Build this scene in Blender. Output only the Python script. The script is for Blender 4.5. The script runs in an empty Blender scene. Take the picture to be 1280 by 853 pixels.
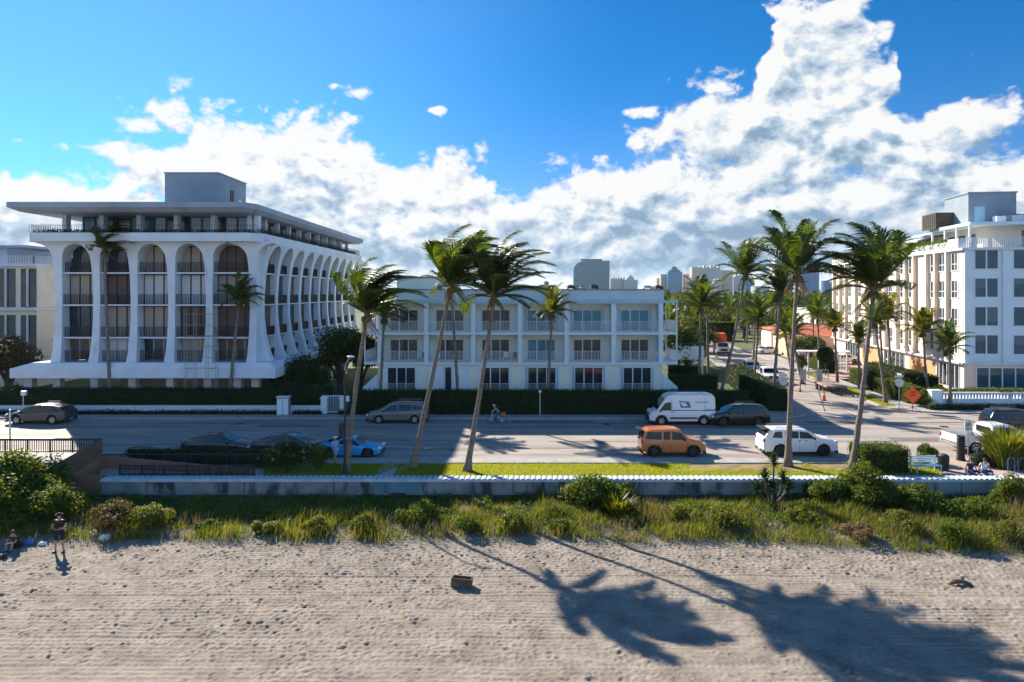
EXPO = 1.2
CLOUDK = 0.38
SKYMUL = (0.030, 0.30, 0.52)
BACKSKY = (0.50, 1.10, 1.35, 1)  # raised tint of the unseen sky opposite the sun, added as blue fill
HAZE = True
import bpy, bmesh, math, random
import numpy as np
from mathutils import Vector, Matrix
R = math.radians
random.seed(11)
RNG = np.random.default_rng(11)
SC = bpy.context.scene
COL = SC.collection
# ---- survey helpers: photo pixel -> place, camera 11 m above the road, looking along +Y
CX, HY, F, H = 652.0, 366.0, 853.3, 11.0
def gx(px, Y): return (px - CX) * Y / F
def gz(py, Y): return H - (py - HY) * Y / F
def gy(py, Z=0.0): return F * (H - Z) / (py - HY)
def gp(px, py, Z=0.0):
    Y = gy(py, Z); return (gx(px, Y), Y, Z)

# ------------------------------------------------------------------ materials
def new_mat(name):
    m = bpy.data.materials.new(name); m.use_nodes = True
    nt = m.node_tree; b = nt.nodes['Principled BSDF']
    return m, nt, b
def c4(c): return (c[0], c[1], c[2], 1.0)
def mat(name, col, rough=0.7, col2=None, scale=3.0, bump=0.0, bscale=None, metal=0.0, spec=0.5, detail=6, contrast=(0.35, 0.65), stretch=None, alpha=None, coat=0.0, dirt=None):
    m, nt, b = new_mat(name); N = nt.nodes; L = nt.links
    b.inputs['Roughness'].default_value = rough
    b.inputs['Metallic'].default_value = metal
    b.inputs['Specular IOR Level'].default_value = spec
    b.inputs['Coat Weight'].default_value = coat
    b.inputs['Base Color'].default_value = c4(col)
    tc = N.new('ShaderNodeTexCoord'); src = tc.outputs['Object']
    if stretch:
        mp = N.new('ShaderNodeMapping'); mp.inputs['Scale'].default_value = stretch
        L.new(src, mp.inputs['Vector']); src = mp.outputs['Vector']
    if col2 is None: col2 = tuple(c * 0.82 for c in col)
    n = N.new('ShaderNodeTexNoise'); n.inputs['Scale'].default_value = scale; n.inputs['Detail'].default_value = detail
    L.new(src, n.inputs['Vector'])
    r = N.new('ShaderNodeMapRange'); r.inputs['From Min'].default_value = contrast[0]; r.inputs['From Max'].default_value = contrast[1]
    L.new(n.outputs['Fac'], r.inputs['Value'])
    mx = N.new('ShaderNodeMix'); mx.data_type = 'RGBA'
    mx.inputs[6].default_value = c4(col); mx.inputs[7].default_value = c4(col2)
    L.new(r.outputs['Result'], mx.inputs['Factor'])
    out = mx.outputs[2]
    if dirt:
        n2 = N.new('ShaderNodeTexNoise'); n2.inputs['Scale'].default_value = dirt[1]; n2.inputs['Detail'].default_value = 8
        mp2 = N.new('ShaderNodeMapping'); mp2.inputs['Scale'].default_value = dirt[3] if len(dirt) > 3 else (1, 1, 0.25)
        L.new(tc.outputs['Object'], mp2.inputs['Vector']); L.new(mp2.outputs['Vector'], n2.inputs['Vector'])
        r2 = N.new('ShaderNodeMapRange'); r2.inputs['From Min'].default_value = dirt[2]; r2.inputs['From Max'].default_value = dirt[2] + 0.12
        L.new(n2.outputs['Fac'], r2.inputs['Value'])
        m2 = N.new('ShaderNodeMix'); m2.data_type = 'RGBA'; L.new(out, m2.inputs[6]); m2.inputs[7].default_value = c4(dirt[0])
        L.new(r2.outputs['Result'], m2.inputs['Factor']); out = m2.outputs[2]
    L.new(out, b.inputs['Base Color'])
    if bump:
        nb = N.new('ShaderNodeTexNoise'); nb.inputs['Scale'].default_value = bscale or scale * 4; nb.inputs['Detail'].default_value = 6
        L.new(src, nb.inputs['Vector'])
        bp = N.new('ShaderNodeBump'); bp.inputs['Strength'].default_value = bump; bp.inputs['Distance'].default_value = 0.05
        L.new(nb.outputs['Fac'], bp.inputs['Height']); L.new(bp.outputs['Normal'], b.inputs['Normal'])
    if alpha is not None: b.inputs['Alpha'].default_value = alpha
    return m
def leaf(name, c1, c2, trans=0.45, tcol=None, rough=0.6, c3=None, spec=0.18):
    """leaf blades: colour differs leaf by leaf, some light passes through"""
    m, nt, b = new_mat(name); N = nt.nodes; L = nt.links
    g = N.new('ShaderNodeNewGeometry')
    cr = N.new('ShaderNodeValToRGB'); e = cr.color_ramp.elements
    e[0].position = 0.0; e[0].color = c4(c1); e[1].position = 0.85; e[1].color = c4(c2)
    if c3:
        k = cr.color_ramp.elements.new(1.0); k.color = c4(c3)
    L.new(g.outputs['Random Per Island'], cr.inputs['Fac'])
    b.inputs['Roughness'].default_value = rough; b.inputs['Specular IOR Level'].default_value = spec
    L.new(cr.outputs['Color'], b.inputs['Base Color'])
    t = N.new('ShaderNodeBsdfTranslucent')
    mt = N.new('ShaderNodeMix'); mt.data_type = 'RGBA'; mt.blend_type = 'MULTIPLY'; mt.inputs['Factor'].default_value = 1.0
    L.new(cr.outputs['Color'], mt.inputs[6]); mt.inputs[7].default_value = c4(tcol or (1.9, 1.7, 0.5))
    L.new(mt.outputs[2], t.inputs['Color'])
    ms = N.new('ShaderNodeMixShader'); ms.inputs['Fac'].default_value = trans
    L.new(b.outputs['BSDF'], ms.inputs[1]); L.new(t.outputs['BSDF'], ms.inputs[2])
    L.new(ms.outputs['Shader'], N['Material Output'].inputs['Surface'])
    return m
def paint(name, col, rough=0.22, metal=0.0, coat=0.5):
    return mat(name, col, rough, tuple(c * 0.93 for c in col), 2.5, metal=metal, coat=coat, spec=.35)
def glass(name, col=(0.02, 0.03, 0.04), rough=0.06, spec=0.5):
    return mat(name, col, rough, tuple(c * 1.6 for c in col), 0.8, spec=spec)

M = {}
M['stucco_white'] = mat('white_stucco', (0.70, 0.76, 0.82), 0.85, (0.60, 0.66, 0.73), 0.5, 0.2, 18, dirt=((0.50, 0.52, 0.52), 1.1, 0.64))
M['stucco_cream'] = mat('cream_stucco', (0.78, 0.83, 0.74), 0.85, (0.71, 0.77, 0.68), 0.6, 0.2, 20, dirt=((0.55, 0.56, 0.46), 1.0, 0.66))
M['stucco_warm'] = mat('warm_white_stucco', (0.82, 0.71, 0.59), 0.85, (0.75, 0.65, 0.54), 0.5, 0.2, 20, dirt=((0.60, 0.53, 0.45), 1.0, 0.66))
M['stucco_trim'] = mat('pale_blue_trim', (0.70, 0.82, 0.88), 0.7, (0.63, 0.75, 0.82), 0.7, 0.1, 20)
M['trim_blue'] = mat('light_blue_fascia', (0.38, 0.60, 0.72), 0.7, (0.32, 0.53, 0.66), 0.6)
M['roof_grey'] = mat('roof_membrane', (0.30, 0.31, 0.33), 0.9, (0.22, 0.23, 0.25), 0.4, dirt=((0.12, 0.12, 0.12), 0.6, 0.62, (1, 1, 1)))
M['fascia_grey'] = mat('grey_fascia', (0.34, 0.40, 0.48), 0.8, (0.28, 0.33, 0.40), 0.5, dirt=((0.2, 0.23, 0.26), 0.8, 0.63))
M['tower_grey'] = mat('grey_render', (0.28, 0.34, 0.40), 0.9, (0.23, 0.28, 0.33), 0.6, 0.15, 10)
M['dark_metal'] = mat('dark_metal', (0.035, 0.035, 0.04), 0.5, metal=0.3)
M['white_metal'] = mat('white_metal', (0.78, 0.80, 0.82), 0.45)
M['grey_metal'] = mat('grey_metal', (0.35, 0.37, 0.38), 0.45, metal=0.5)
M['glass_dark'] = glass('window_glass')
M['glass_teal'] = glass('teal_window_glass', (0.02, 0.16, 0.22), 0.12)
M['glass_blue'] = glass('blue_window_glass', (0.03, 0.07, 0.10), 0.1)
M['curtain'] = mat('beige_curtain', (0.42, 0.36, 0.30), 0.9, (0.34, 0.28, 0.23), 6, stretch=(4, 4, 0.2))
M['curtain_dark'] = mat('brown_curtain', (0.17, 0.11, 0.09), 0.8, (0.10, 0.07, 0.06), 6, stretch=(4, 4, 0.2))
M['blind'] = mat('white_blind', (0.62, 0.62, 0.62), 0.8, (0.52, 0.53, 0.55), 1.5, stretch=(0.5, 0.5, 12))
M['concrete'] = mat('concrete', (0.42, 0.40, 0.37), 0.9, (0.34, 0.32, 0.30), 0.8, 0.3, 15, dirt=((0.2, 0.19, 0.18), 1.2, 0.66, (1, 1, 1)))
M['kerb'] = mat('kerb_concrete', (0.38, 0.37, 0.35), 0.9, (0.29, 0.285, 0.27), 1.5, 0.3, 20, dirt=((0.24, 0.23, 0.22), 1.5, 0.62, (1, 1, 1)))
M['lawn_soil'] = mat('lawn_turf', (0.17, 0.21, 0.015), 0.95, (0.22, 0.23, 0.025), 0.7, 0.5, 30, dirt=((0.20, 0.11, 0.055), 0.35, 0.60, (1, 1, 1)))
M['mulch'] = mat('garden_soil', (0.10, 0.07, 0.045), 0.95, (0.15, 0.11, 0.07), 2.0, 0.5, 20)
M['yard'] = mat('yard_ground', (0.05, 0.08, 0.02), 0.95, (0.10, 0.105, 0.04), 0.15, 0.4, 10)
M['paver'] = mat('pink_driveway_pavers', (0.46, 0.34, 0.29), 0.9, (0.38, 0.28, 0.25), 0.6, 0.2, 20)
M['trunk'] = mat('palm_trunk_bark', (0.24, 0.20, 0.165), 0.9, (0.15, 0.125, 0.105), 2.2, 0.8, 9, stretch=(0.6, 0.6, 5), dirt=((0.09, 0.075, 0.06), 2.0, 0.60, (1, 1, 2.5)))
M['bark'] = mat('tree_bark', (0.13, 0.10, 0.075), 0.95, (0.08, 0.06, 0.05), 4, 0.8, 12)
M['palm_leaf'] = leaf('palm_leaflet', (0.022, 0.062, 0.014), (0.08, 0.125, 0.022), 0.46, (2.0, 1.7, 0.4), 0.42, (0.11, 0.10, 0.025), spec=0.4)
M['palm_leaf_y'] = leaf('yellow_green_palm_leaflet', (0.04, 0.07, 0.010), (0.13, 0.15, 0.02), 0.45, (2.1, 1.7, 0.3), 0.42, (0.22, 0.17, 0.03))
M['rachis'] = mat('palm_leaf_stem', (0.20, 0.17, 0.06), 0.6, (0.13, 0.12, 0.05), 3)
M['palm_dry'] = leaf('dry_palm_leaf', (0.12, 0.075, 0.04), (0.22, 0.15, 0.08), 0.25, (1.3, 1.1, 0.8), 0.8)
M['coconut'] = mat('coconut_husk', (0.16, 0.10, 0.03), 0.6, (0.09, 0.09, 0.02), 3)
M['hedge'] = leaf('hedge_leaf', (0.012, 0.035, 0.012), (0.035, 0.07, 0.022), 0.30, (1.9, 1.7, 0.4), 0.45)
M['hedge_y'] = leaf('sun_tinted_hedge_leaf', (0.04, 0.075, 0.01), (0.11, 0.15, 0.02), 0.40, (2.0, 1.7, 0.4), 0.45)  # hedge leaf copy with yellow sunlight put into its colour
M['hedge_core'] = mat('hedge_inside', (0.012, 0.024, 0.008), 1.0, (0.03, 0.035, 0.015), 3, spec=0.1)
M['bush'] = leaf('bush_leaf', (0.035, 0.08, 0.012), (0.11, 0.16, 0.02), 0.42, (2.0, 1.8, 0.4), 0.6, (0.14, 0.16, 0.03))
M['grape'] = leaf('sea_grape_leaf', (0.03, 0.07, 0.012), (0.10, 0.15, 0.02), 0.42, (2.3, 2.0, 0.3), 0.62, (0.20, 0.16, 0.04), spec=0.2)
M['tree_leaf'] = leaf('tree_leaf', (0.018, 0.038, 0.010), (0.055, 0.085, 0.018), 0.35, (1.9, 1.6, 0.4), 0.5)
M['tree_leaf_y'] = leaf('light_tree_leaf', (0.045, 0.07, 0.012), (0.12, 0.14, 0.022), 0.4, (2.0, 1.7, 0.4), 0.5, (0.2, 0.15, 0.04))
M['tree_leaf_b'] = leaf('brown_green_tree_leaf', (0.05, 0.045, 0.02), (0.10, 0.09, 0.035), 0.4, (1.8, 1.5, 0.6), 0.6)
M['grass'] = leaf('dune_grass_blade', (0.04, 0.08, 0.012), (0.17, 0.19, 0.035), 0.45, (2.0, 1.8, 0.45), 0.55, (0.32, 0.25, 0.10))
M['grass_dry'] = leaf('dry_grass_blade', (0.12, 0.10, 0.04), (0.28, 0.21, 0.11), 0.4, (1.4, 1.25, 0.8), 0.7)
M['turf'] = leaf('turf_blade', (0.14, 0.18, 0.008), (0.27, 0.29, 0.012), 0.5, (2.2, 2.0, 0.2), 0.55, (0.34, 0.30, 0.03))
M['flower'] = leaf('flower_petal', (0.55, 0.36, 0.03), (0.55, 0.22, 0.10), 0.3, (1.2, 1.1, 1.0), 0.6, (0.7, 0.6, 0.5))
M['rubber'] = mat('tyre_rubber', (0.015, 0.015, 0.016), 0.85)
M['rim'] = mat('wheel_rim', (0.45, 0.46, 0.48), 0.35, metal=0.8)
M['rim_dark'] = mat('dark_wheel_rim', (0.06, 0.06, 0.065), 0.4, metal=0.6)
M['carglass'] = glass('car_glass', (0.010, 0.014, 0.018), 0.05, 0.45)
M['headlight'] = mat('headlight_lens', (0.75, 0.78, 0.8), 0.12, spec=0.9)
M['taillight'] = mat('tail_light_lens', (0.35, 0.02, 0.02), 0.2)
M['plastic'] = mat('black_plastic', (0.025, 0.027, 0.03), 0.6)
M['skin'] = mat('skin', (0.42, 0.24, 0.17), 0.6, (0.38, 0.21, 0.15), 8)
M['hair'] = mat('dark_hair', (0.03, 0.022, 0.018), 0.7)
M['black_cloth'] = mat('black_cloth', (0.012, 0.012, 0.014), 0.9)
M['navy_cloth'] = mat('dark_navy_cloth', (0.02, 0.025, 0.05), 0.9)
M['blue_cloth'] = mat('light_blue_cloth', (0.22, 0.45, 0.85), 0.85)
M['white_cloth'] = mat('white_cloth', (0.75, 0.76, 0.78), 0.85)
M['green_cloth'] = mat('green_cloth', (0.12, 0.35, 0.20), 0.85)
M['red_cloth'] = mat('red_cloth', (0.60, 0.10, 0.05), 0.8)
M['denim'] = mat('denim', (0.06, 0.11, 0.25), 0.9)
M['orange'] = mat('orange_plastic', (0.85, 0.12, 0.015), 0.6, (0.75, 0.10, 0.012))
M['wood'] = mat('weathered_wood', (0.16, 0.11, 0.075), 0.9, (0.09, 0.065, 0.05), 4, 0.6, 20, stretch=(0.4, 3, 3))
M['tile'] = mat('terracotta_tiles', (0.55, 0.17, 0.09), 0.85, (0.38, 0.12, 0.07), 1.2, 0.8, 6)
M['brown_wall'] = mat('terracotta_ramp_wall', (0.26, 0.14, 0.09), 0.9, (0.20, 0.11, 0.075), 0.8, 0.3, 12)

# ------------------------------------------------------------------ mesh builder
class MB:
    def __init__(s): s.v = []; s.f = []; s.m = []; s.cur = 0
    def add(s, vs, fs, mi=None):
        o = len(s.v); s.v += [tuple(p) for p in vs]
        for f in fs: s.f.append(tuple(i + o for i in f)); s.m.append(s.cur if mi is None else mi)
    def box(s, x0, x1, y0, y1, z0, z1, mi=None):
        if x0 > x1: x0, x1 = x1, x0
        if y0 > y1: y0, y1 = y1, y0
        if z0 > z1: z0, z1 = z1, z0
        vs = [(x0, y0, z0), (x1, y0, z0), (x1, y1, z0), (x0, y1, z0), (x0, y0, z1), (x1, y0, z1), (x1, y1, z1), (x0, y1, z1)]
        s.add(vs, [(0, 3, 2, 1), (4, 5, 6, 7), (0, 1, 5, 4), (1, 2, 6, 5), (2, 3, 7, 6), (3, 0, 4, 7)], mi); return s
    def obox(s, c, ax, ay, az, mi=None):
        c = Vector(c); ax = Vector(ax); ay = Vector(ay); az = Vector(az); vs = []
        for k in (-1, 1):
            for a, b in ((-1, -1), (1, -1), (1, 1), (-1, 1)): vs.append(c + ax * a + ay * b + az * k)
        s.add(vs, [(0, 3, 2, 1), (4, 5, 6, 7), (0, 1, 5, 4), (1, 2, 6, 5), (2, 3, 7, 6), (3, 0, 4, 7)], mi); return s
    def prism(s, pts, a, b, axis='z', mi=None):
        n = len(pts); area = sum(pts[i][0] * pts[(i + 1) % n][1] - pts[(i + 1) % n][0] * pts[i][1] for i in range(n))
        if area < 0: pts = pts[::-1]
        def P(p, h):
            return (p[0], p[1], h) if axis == 'z' else ((p[0], h, p[1]) if axis == 'y' else (h, p[0], p[1]))
        vs = [P(p, a) for p in pts] + [P(p, b) for p in pts]
        fs = [tuple(range(n))[::-1], tuple(range(n, 2 * n))] + [(i, (i + 1) % n, (i + 1) % n + n, i + n) for i in range(n)]
        if (axis == 'y') != (b < a): fs = [f[::-1] for f in fs]
        s.add(vs, fs, mi); return s
    def tube(s, pts, rad, n=8, mi=None, cap=True):
        pts = [Vector(p) for p in pts]
        if not hasattr(rad, '__len__'): rad = [rad] * len(pts)
        vs = []; ref = Vector((0.31, 0.95, 0.05))
        for i, p in enumerate(pts):
            d = (pts[min(i + 1, len(pts) - 1)] - pts[max(i - 1, 0)]).normalized()
            a = d.cross(ref)
            if a.length < 1e-3: a = d.cross(Vector((1, 0, 0)))
            a.normalize(); b = d.cross(a)
            for k in range(n):
                t = 2 * math.pi * k / n
                vs.append(p + (a * math.cos(t) + b * math.sin(t)) * rad[i])
        fs = []
        for i in range(len(pts) - 1):
            for k in range(n):
                fs.append((i * n + k, (i + 1) * n + k, (i + 1) * n + (k + 1) % n, i * n + (k + 1) % n))
        if cap:
            fs.append(tuple(range(n))); fs.append(tuple(range((len(pts) - 1) * n, len(pts) * n))[::-1])
        s.add(vs, fs, mi); return s
    def ball(s, c, r, seg=10, rings=7, mi=None):
        if not hasattr(r, '__len__'): r = (r, r, r)
        vs = [(c[0], c[1], c[2] - r[2])]
        for i in range(1, rings):
            ph = math.pi * i / rings - math.pi / 2
            for k in range(seg):
                t = 2 * math.pi * k / seg
                vs.append((c[0] + r[0] * math.cos(ph) * math.cos(t), c[1] + r[1] * math.cos(ph) * math.sin(t), c[2] + r[2] * math.sin(ph)))
        vs.append((c[0], c[1], c[2] + r[2])); fs = []
        for k in range(seg): fs.append((0, 1 + (k + 1) % seg, 1 + k))
        for i in range(rings - 2):
            for k in range(seg):
                a = 1 + i * seg
                fs.append((a + k, a + (k + 1) % seg, a + seg + (k + 1) % seg, a + seg + k))
        a = 1 + (rings - 2) * seg
        for k in range(seg): fs.append((a + k, a + (k + 1) % seg, len(vs) - 1))
        s.add(vs, fs, mi); return s
    def build(s, name, mats, parent=None, world=False, smooth=False, angle=None):
        vs = s.v
        if world and parent is not None:
            inv = root_matrix(parent).inverted(); vs = [tuple(inv @ Vector(p)) for p in vs]
        me = bpy.data.meshes.new(name); me.from_pydata(vs, [], s.f)
        if not isinstance(mats, (list, tuple)): mats = [mats]
        for m in mats: me.materials.append(M[m] if isinstance(m, str) else m)
        if len(mats) > 1: me.polygons.foreach_set('material_index', s.m)
        if smooth:
            me.polygons.foreach_set('use_smooth', [True] * len(s.f))
            if angle: me.set_sharp_from_angle(angle=R(angle))
        me.update()
        return link(name, me, parent)
def link(name, me, parent=None):
    o = bpy.data.objects.new(name, me); COL.objects.link(o)
    if parent is not None: o.parent = parent
    return o
def root_matrix(o):
    m = Matrix.Translation(o.location) @ o.rotation_euler.to_matrix().to_4x4()
    if o.scale[0] != 1 or o.scale[2] != 1: m = m @ Matrix.Diagonal((*o.scale, 1))
    return root_matrix(o.parent) @ m if o.parent else m
def tag(o, label, cat, group=None, kind=None):
    o['label'] = label; o['category'] = cat
    if group: o['group'] = group
    if kind: o['kind'] = kind
    return o
def thing(name, label, cat, loc=(0, 0, 0), rz=0.0, group=None):
    o = bpy.data.objects.new(name, None); COL.objects.link(o); o.empty_display_size = 0.3
    o.location = loc; o.rotation_euler = (0, 0, rz)
    return tag(o, label, cat, group)
def struct(o):
    o['kind'] = 'structure'; return o
def copy_tree(o, parent=None):
    c = o.copy(); COL.objects.link(c)
    if parent: c.parent = parent
    for ch in list(o.children): copy_tree(ch, c)
    return c
def fast_mesh(name, verts, nper, mats, parent=None, mi=None):
    """verts (N, nper, 3): N separate faces of nper corners each"""
    v = np.asarray(verts, dtype=np.float32); n = v.shape[0]
    me = bpy.data.meshes.new(name)
    me.vertices.add(n * nper); me.vertices.foreach_set('co', v.reshape(-1))
    me.loops.add(n * nper); me.loops.foreach_set('vertex_index', np.arange(n * nper, dtype=np.int32))
    me.polygons.add(n); me.polygons.foreach_set('loop_start', np.arange(0, n * nper, nper, dtype=np.int32))
    me.polygons.foreach_set('loop_total', np.full(n, nper, dtype=np.int32))
    if not isinstance(mats, (list, tuple)): mats = [mats]
    for m in mats: me.materials.append(M[m] if isinstance(m, str) else m)
    if mi is not None: me.polygons.foreach_set('material_index', np.asarray(mi, dtype=np.int32))
    me.update(calc_edges=True)
    return link(name, me, parent)
def unit(a): return a / np.maximum(np.linalg.norm(a, axis=-1, keepdims=True), 1e-6)
def leaf_quads(P, Nn, size, aspect=0.55, wild=0.8, rng=RNG, up=0.0):
    """diamond leaves at points P, facing roughly along Nn"""
    n = len(P)
    nn = unit(Nn + rng.normal(0, wild, (n, 3)) + np.array([0, 0, up]))
    t = unit(np.cross(nn, rng.normal(0, 1, (n, 3)))); b = np.cross(nn, t)
    s = (np.asarray(size) * rng.uniform(0.65, 1.35, n))[:, None]
    q = np.stack([P - t * s * 0.5, P + b * s * aspect * 0.5 - t * s * 0.05, P + t * s * 0.5 + nn * s * 0.06, P - b * s * aspect * 0.5 - t * s * 0.05], 1)
    return q
def blades(P, h, w, lean=0.35, wind=(0.15, 0, 0), rng=RNG):
    """bent blades, returned as quads (two per blade)"""
    n = len(P); a = rng.uniform(0, 2 * math.pi, n)
    hh = (np.asarray(h) * rng.uniform(0.5, 1.3, n))[:, None]
    d = np.stack([np.cos(a), np.sin(a), np.zeros(n)], 1)
    ln = d * rng.uniform(0.1, 1, n)[:, None] * lean + np.array(wind)
    sdir = np.stack([-np.sin(a), np.cos(a), np.zeros(n)], 1) * (np.asarray(w) * 0.5)[..., None] if hasattr(w, '__len__') else np.stack([-np.sin(a), np.cos(a), np.zeros(n)], 1) * w * 0.5
    up = np.array([0, 0, 1.0])
    m1 = P + (up * 0.55 + ln * 0.3) * hh; tp = P + (up * (1 - 0.25 * lean) + ln) * hh
    q1 = np.stack([P - sdir, P + sdir, m1 + sdir * 0.8, m1 - sdir * 0.8], 1)
    q2 = np.stack([m1 - sdir * 0.8, m1 + sdir * 0.8, tp + sdir * 0.12, tp - sdir * 0.12], 1)
    return np.concatenate([q1, q2], 0)
# ------------------------------------------------------------------ camera, sun, sky
cam = bpy.data.cameras.new('camera'); co = bpy.data.objects.new('camera', cam); COL.objects.link(co)
cam.sensor_width = 36; cam.lens = 36 * F / 1280; co.location = (0, 0, H); co.rotation_euler = (R(90), 0, 0)
cam.shift_x = -(CX - 640) / 1280; cam.shift_y = -(426.5 - HY) / 1280
cam.clip_end = 20000; cam.clip_start = 0.2
SC.camera = co
SUN_AZ, SUN_EL = R(-38.0), R(30.5)     # azimuth from +Y towards +X
SD = Vector((math.sin(SUN_AZ) * math.cos(SUN_EL), math.cos(SUN_AZ) * math.cos(SUN_EL), math.sin(SUN_EL)))
sl = bpy.data.lights.new('sun', 'SUN'); sl.energy = 5.0; sl.angle = R(0.55); sl.color = (1.0, 0.90, 0.76)
so = bpy.data.objects.new('sun', sl); COL.objects.link(so); so.rotation_euler = SD.to_track_quat('Z', 'Y').to_euler(); so.location = (-60, 80, 60)
SC.view_settings.view_transform = 'Standard'; SC.view_settings.look = 'None'; SC.view_settings.exposure = EXPO
SC.view_settings.gamma = 1.0
SC.cycles.max_bounces = 6; SC.cycles.diffuse_bounces = 3; SC.cycles.transmission_bounces = 4; SC.cycles.volume_bounces = 1
SC.cycles.caustics_reflective = False; SC.cycles.caustics_refractive = False

W = bpy.data.worlds.new('World'); SC.world = W; W.use_nodes = True
nt = W.node_tree; N = nt.nodes; L = nt.links
W.cycles.sampling_method = 'MANUAL'; W.cycles.sample_map_resolution = 256
bg = N['Background']; bg.inputs['Strength'].default_value = 0.11
sky = N.new('ShaderNodeTexSky'); sky.sky_type = 'NISHITA'; sky.sun_disc = False
sky.sun_elevation = SUN_EL; sky.sun_rotation = SUN_AZ; sky.air_density = 1.0; sky.dust_density = 0.05; sky.ozone_density = 3.0; sky.altitude = 10
# clouds: a density field over azimuth / elevation, read twice so that the side towards the sun is bright
def azel(px, py):
    az = math.atan2(px - CX, F); return az, math.atan2((HY - py), math.hypot(px - CX, F))
g = bpy.data.node_groups.new('cloud_density', 'ShaderNodeTree')
g.interface.new_socket('AzEl', in_out='INPUT', socket_type='NodeSocketVector')
g.interface.new_socket('D', in_out='OUTPUT', socket_type='NodeSocketFloat')
g.interface.new_socket('Fine', in_out='OUTPUT', socket_type='NodeSocketFloat')
gn = g.nodes; gl = g.links; gi = gn.new('NodeGroupInput'); go = gn.new('NodeGroupOutput')
def mth(tree, op, a, b=None, c=None, clamp=False):
    n = tree.nodes.new('ShaderNodeMath'); n.operation = op; n.use_clamp = clamp
    for i, x in enumerate((a, b, c)):
        if x is None: continue
        if isinstance(x, (int, float)): n.inputs[i].default_value = x
        else: tree.links.new(x, n.inputs[i])
    return n.outputs[0]
sp = gn.new('ShaderNodeSeparateXYZ'); gl.new(gi.outputs[0], sp.inputs[0])
AZ0, AZ1 = -1.0, 1.0
WN = gn.new('ShaderNodeTexNoise'); WN.noise_dimensions = '2D'; WN.inputs['Scale'].default_value = 7; WN.inputs['Detail'].default_value = 4; gl.new(gi.outputs[0], WN.inputs['Vector'])
waz = mth(g, 'MULTIPLY_ADD', mth(g, 'SUBTRACT', WN.outputs['Fac'], 0.5), 0.16, sp.outputs[0])
azn = mth(g, 'MULTIPLY_ADD', waz, 1 / (AZ1 - AZ0), -AZ0 / (AZ1 - AZ0), clamp=True)
fc = gn.new('ShaderNodeFloatCurve'); cv = fc.mapping; cu = cv.curves[0]
TOP = [(-330, 175), (0, 160), (80, 160), (160, 122), (230, 106), (320, 126), (400, 124), (500, 146), (590, 170), (640, 206), (668, 178), (700, 158), (745, 165), (790, 140), (830, 112), (900, 98), (938, 84), (948, 40), (955, -60), (1118, -60), (1136, 60), (1150, 110), (1180, 155), (1215, 140), (1280, 132), (1560, 80)]
pts = []
for px, py in TOP:
    a, e = azel(px, py); pts.append(((a - AZ0) / (AZ1 - AZ0), e / 1.4))
pts = [(0, 0.22)] + pts + [(1, 0.24)]
cu.points[0].location = pts[0]; cu.points[1].location = pts[-1]
for p in pts[1:-1]: cu.points.new(*p)
for p in cu.points: p.handle_type = 'VECTOR'
cv.update(); gl.new(azn, fc.inputs['Value'])
edge = mth(g, 'MULTIPLY', fc.outputs[0], 1.4)
below = mth(g, 'SUBTRACT', edge, sp.outputs[1])              # >0 inside the cloud bank
base = mth(g, 'MULTIPLY', below, 12.0)
base = mth(g, 'MINIMUM', base, 1.2)
# soft blue gaps in the bank
def gap(px, py, rx, ry, amt, b0):
    a, e = azel(px, py)
    v = gn.new('ShaderNodeVectorMath'); v.operation = 'SUBTRACT'; gl.new(gi.outputs[0], v.inputs[0]); v.inputs[1].default_value = (a, e, 0)
    w = gn.new('ShaderNodeVectorMath'); w.operation = 'MULTIPLY'; gl.new(v.outputs[0], w.inputs[0]); w.inputs[1].default_value = (F / rx, F / ry, 0)
    l = gn.new('ShaderNodeVectorMath'); l.operation = 'LENGTH'; gl.new(w.outputs[0], l.inputs[0])
    k = mth(g, 'SUBTRACT', 1.0, l.outputs['Value'], clamp=True)
    return mth(g, 'MULTIPLY_ADD', k, -amt, b0)
for (px, py, rx, ry, am) in [(640, 215, 45, 40, 0.8), (1070, 215, 90, 28, 0.25), (880, 335, 260, 26, 0.45), (560, 325, 150, 22, 0.3), (1010, 330, 120, 40, 0.5), (1150, 60, 30, 60, 0.9), (1128, 20, 50, 70, 0.75), (1105, 110, 40, 30, 0.35), (960, 30, 22, 40, 0.4), (1010, 60, 50, 40, 0.2),
                            (60, 205, 90, 22, 0.4), (1250, 205, 60, 20, 0.35), (200, 175, 120, 20, 0.3)]:
    base = gap(px, py, rx, ry, am, base)
for (px, py, rx, ry, am) in [(1217, 66, 50, 14, 1.1), (452, 116, 34, 12, 0.9), (543, 137, 22, 8, 0.9), (145, 122, 18, 6, 0.8), (790, 140, 34, 10, 0.9), (1215, 150, 70, 26, 0.8), (350, 208, 120, 40, 0.5),
                            (700, 200, 60, 50, 0.4), (420, 106, 20, 7, 0.8)]:
    base = gap(px, py, rx, ry, -am, mth(g, 'ADD', base, 0.0))
mp = gn.new('ShaderNodeMapping'); mp.inputs['Scale'].default_value = (1.0, 1.45, 1.0); gl.new(gi.outputs[0], mp.inputs['Vector'])
def nz(scale, detail, rough, dist=0.0):
    n = gn.new('ShaderNodeTexNoise'); n.noise_dimensions = '2D'; n.inputs['Scale'].default_value = scale; n.inputs['Detail'].default_value = detail
    n.inputs['Roughness'].default_value = rough; n.inputs['Distortion'].default_value = dist
    gl.new(mp.outputs['Vector'], n.inputs['Vector']); return n.outputs['Fac']
n1 = nz(4.6, 9, 0.64, 0.0)
vo = gn.new('ShaderNodeTexVoronoi'); vo.voronoi_dimensions = '2D'; vo.feature = 'SMOOTH_F1'; vo.inputs['Scale'].default_value = 19; vo.inputs['Detail'].default_value = 1.5; vo.inputs['Roughness'].default_value = 0.55
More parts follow.
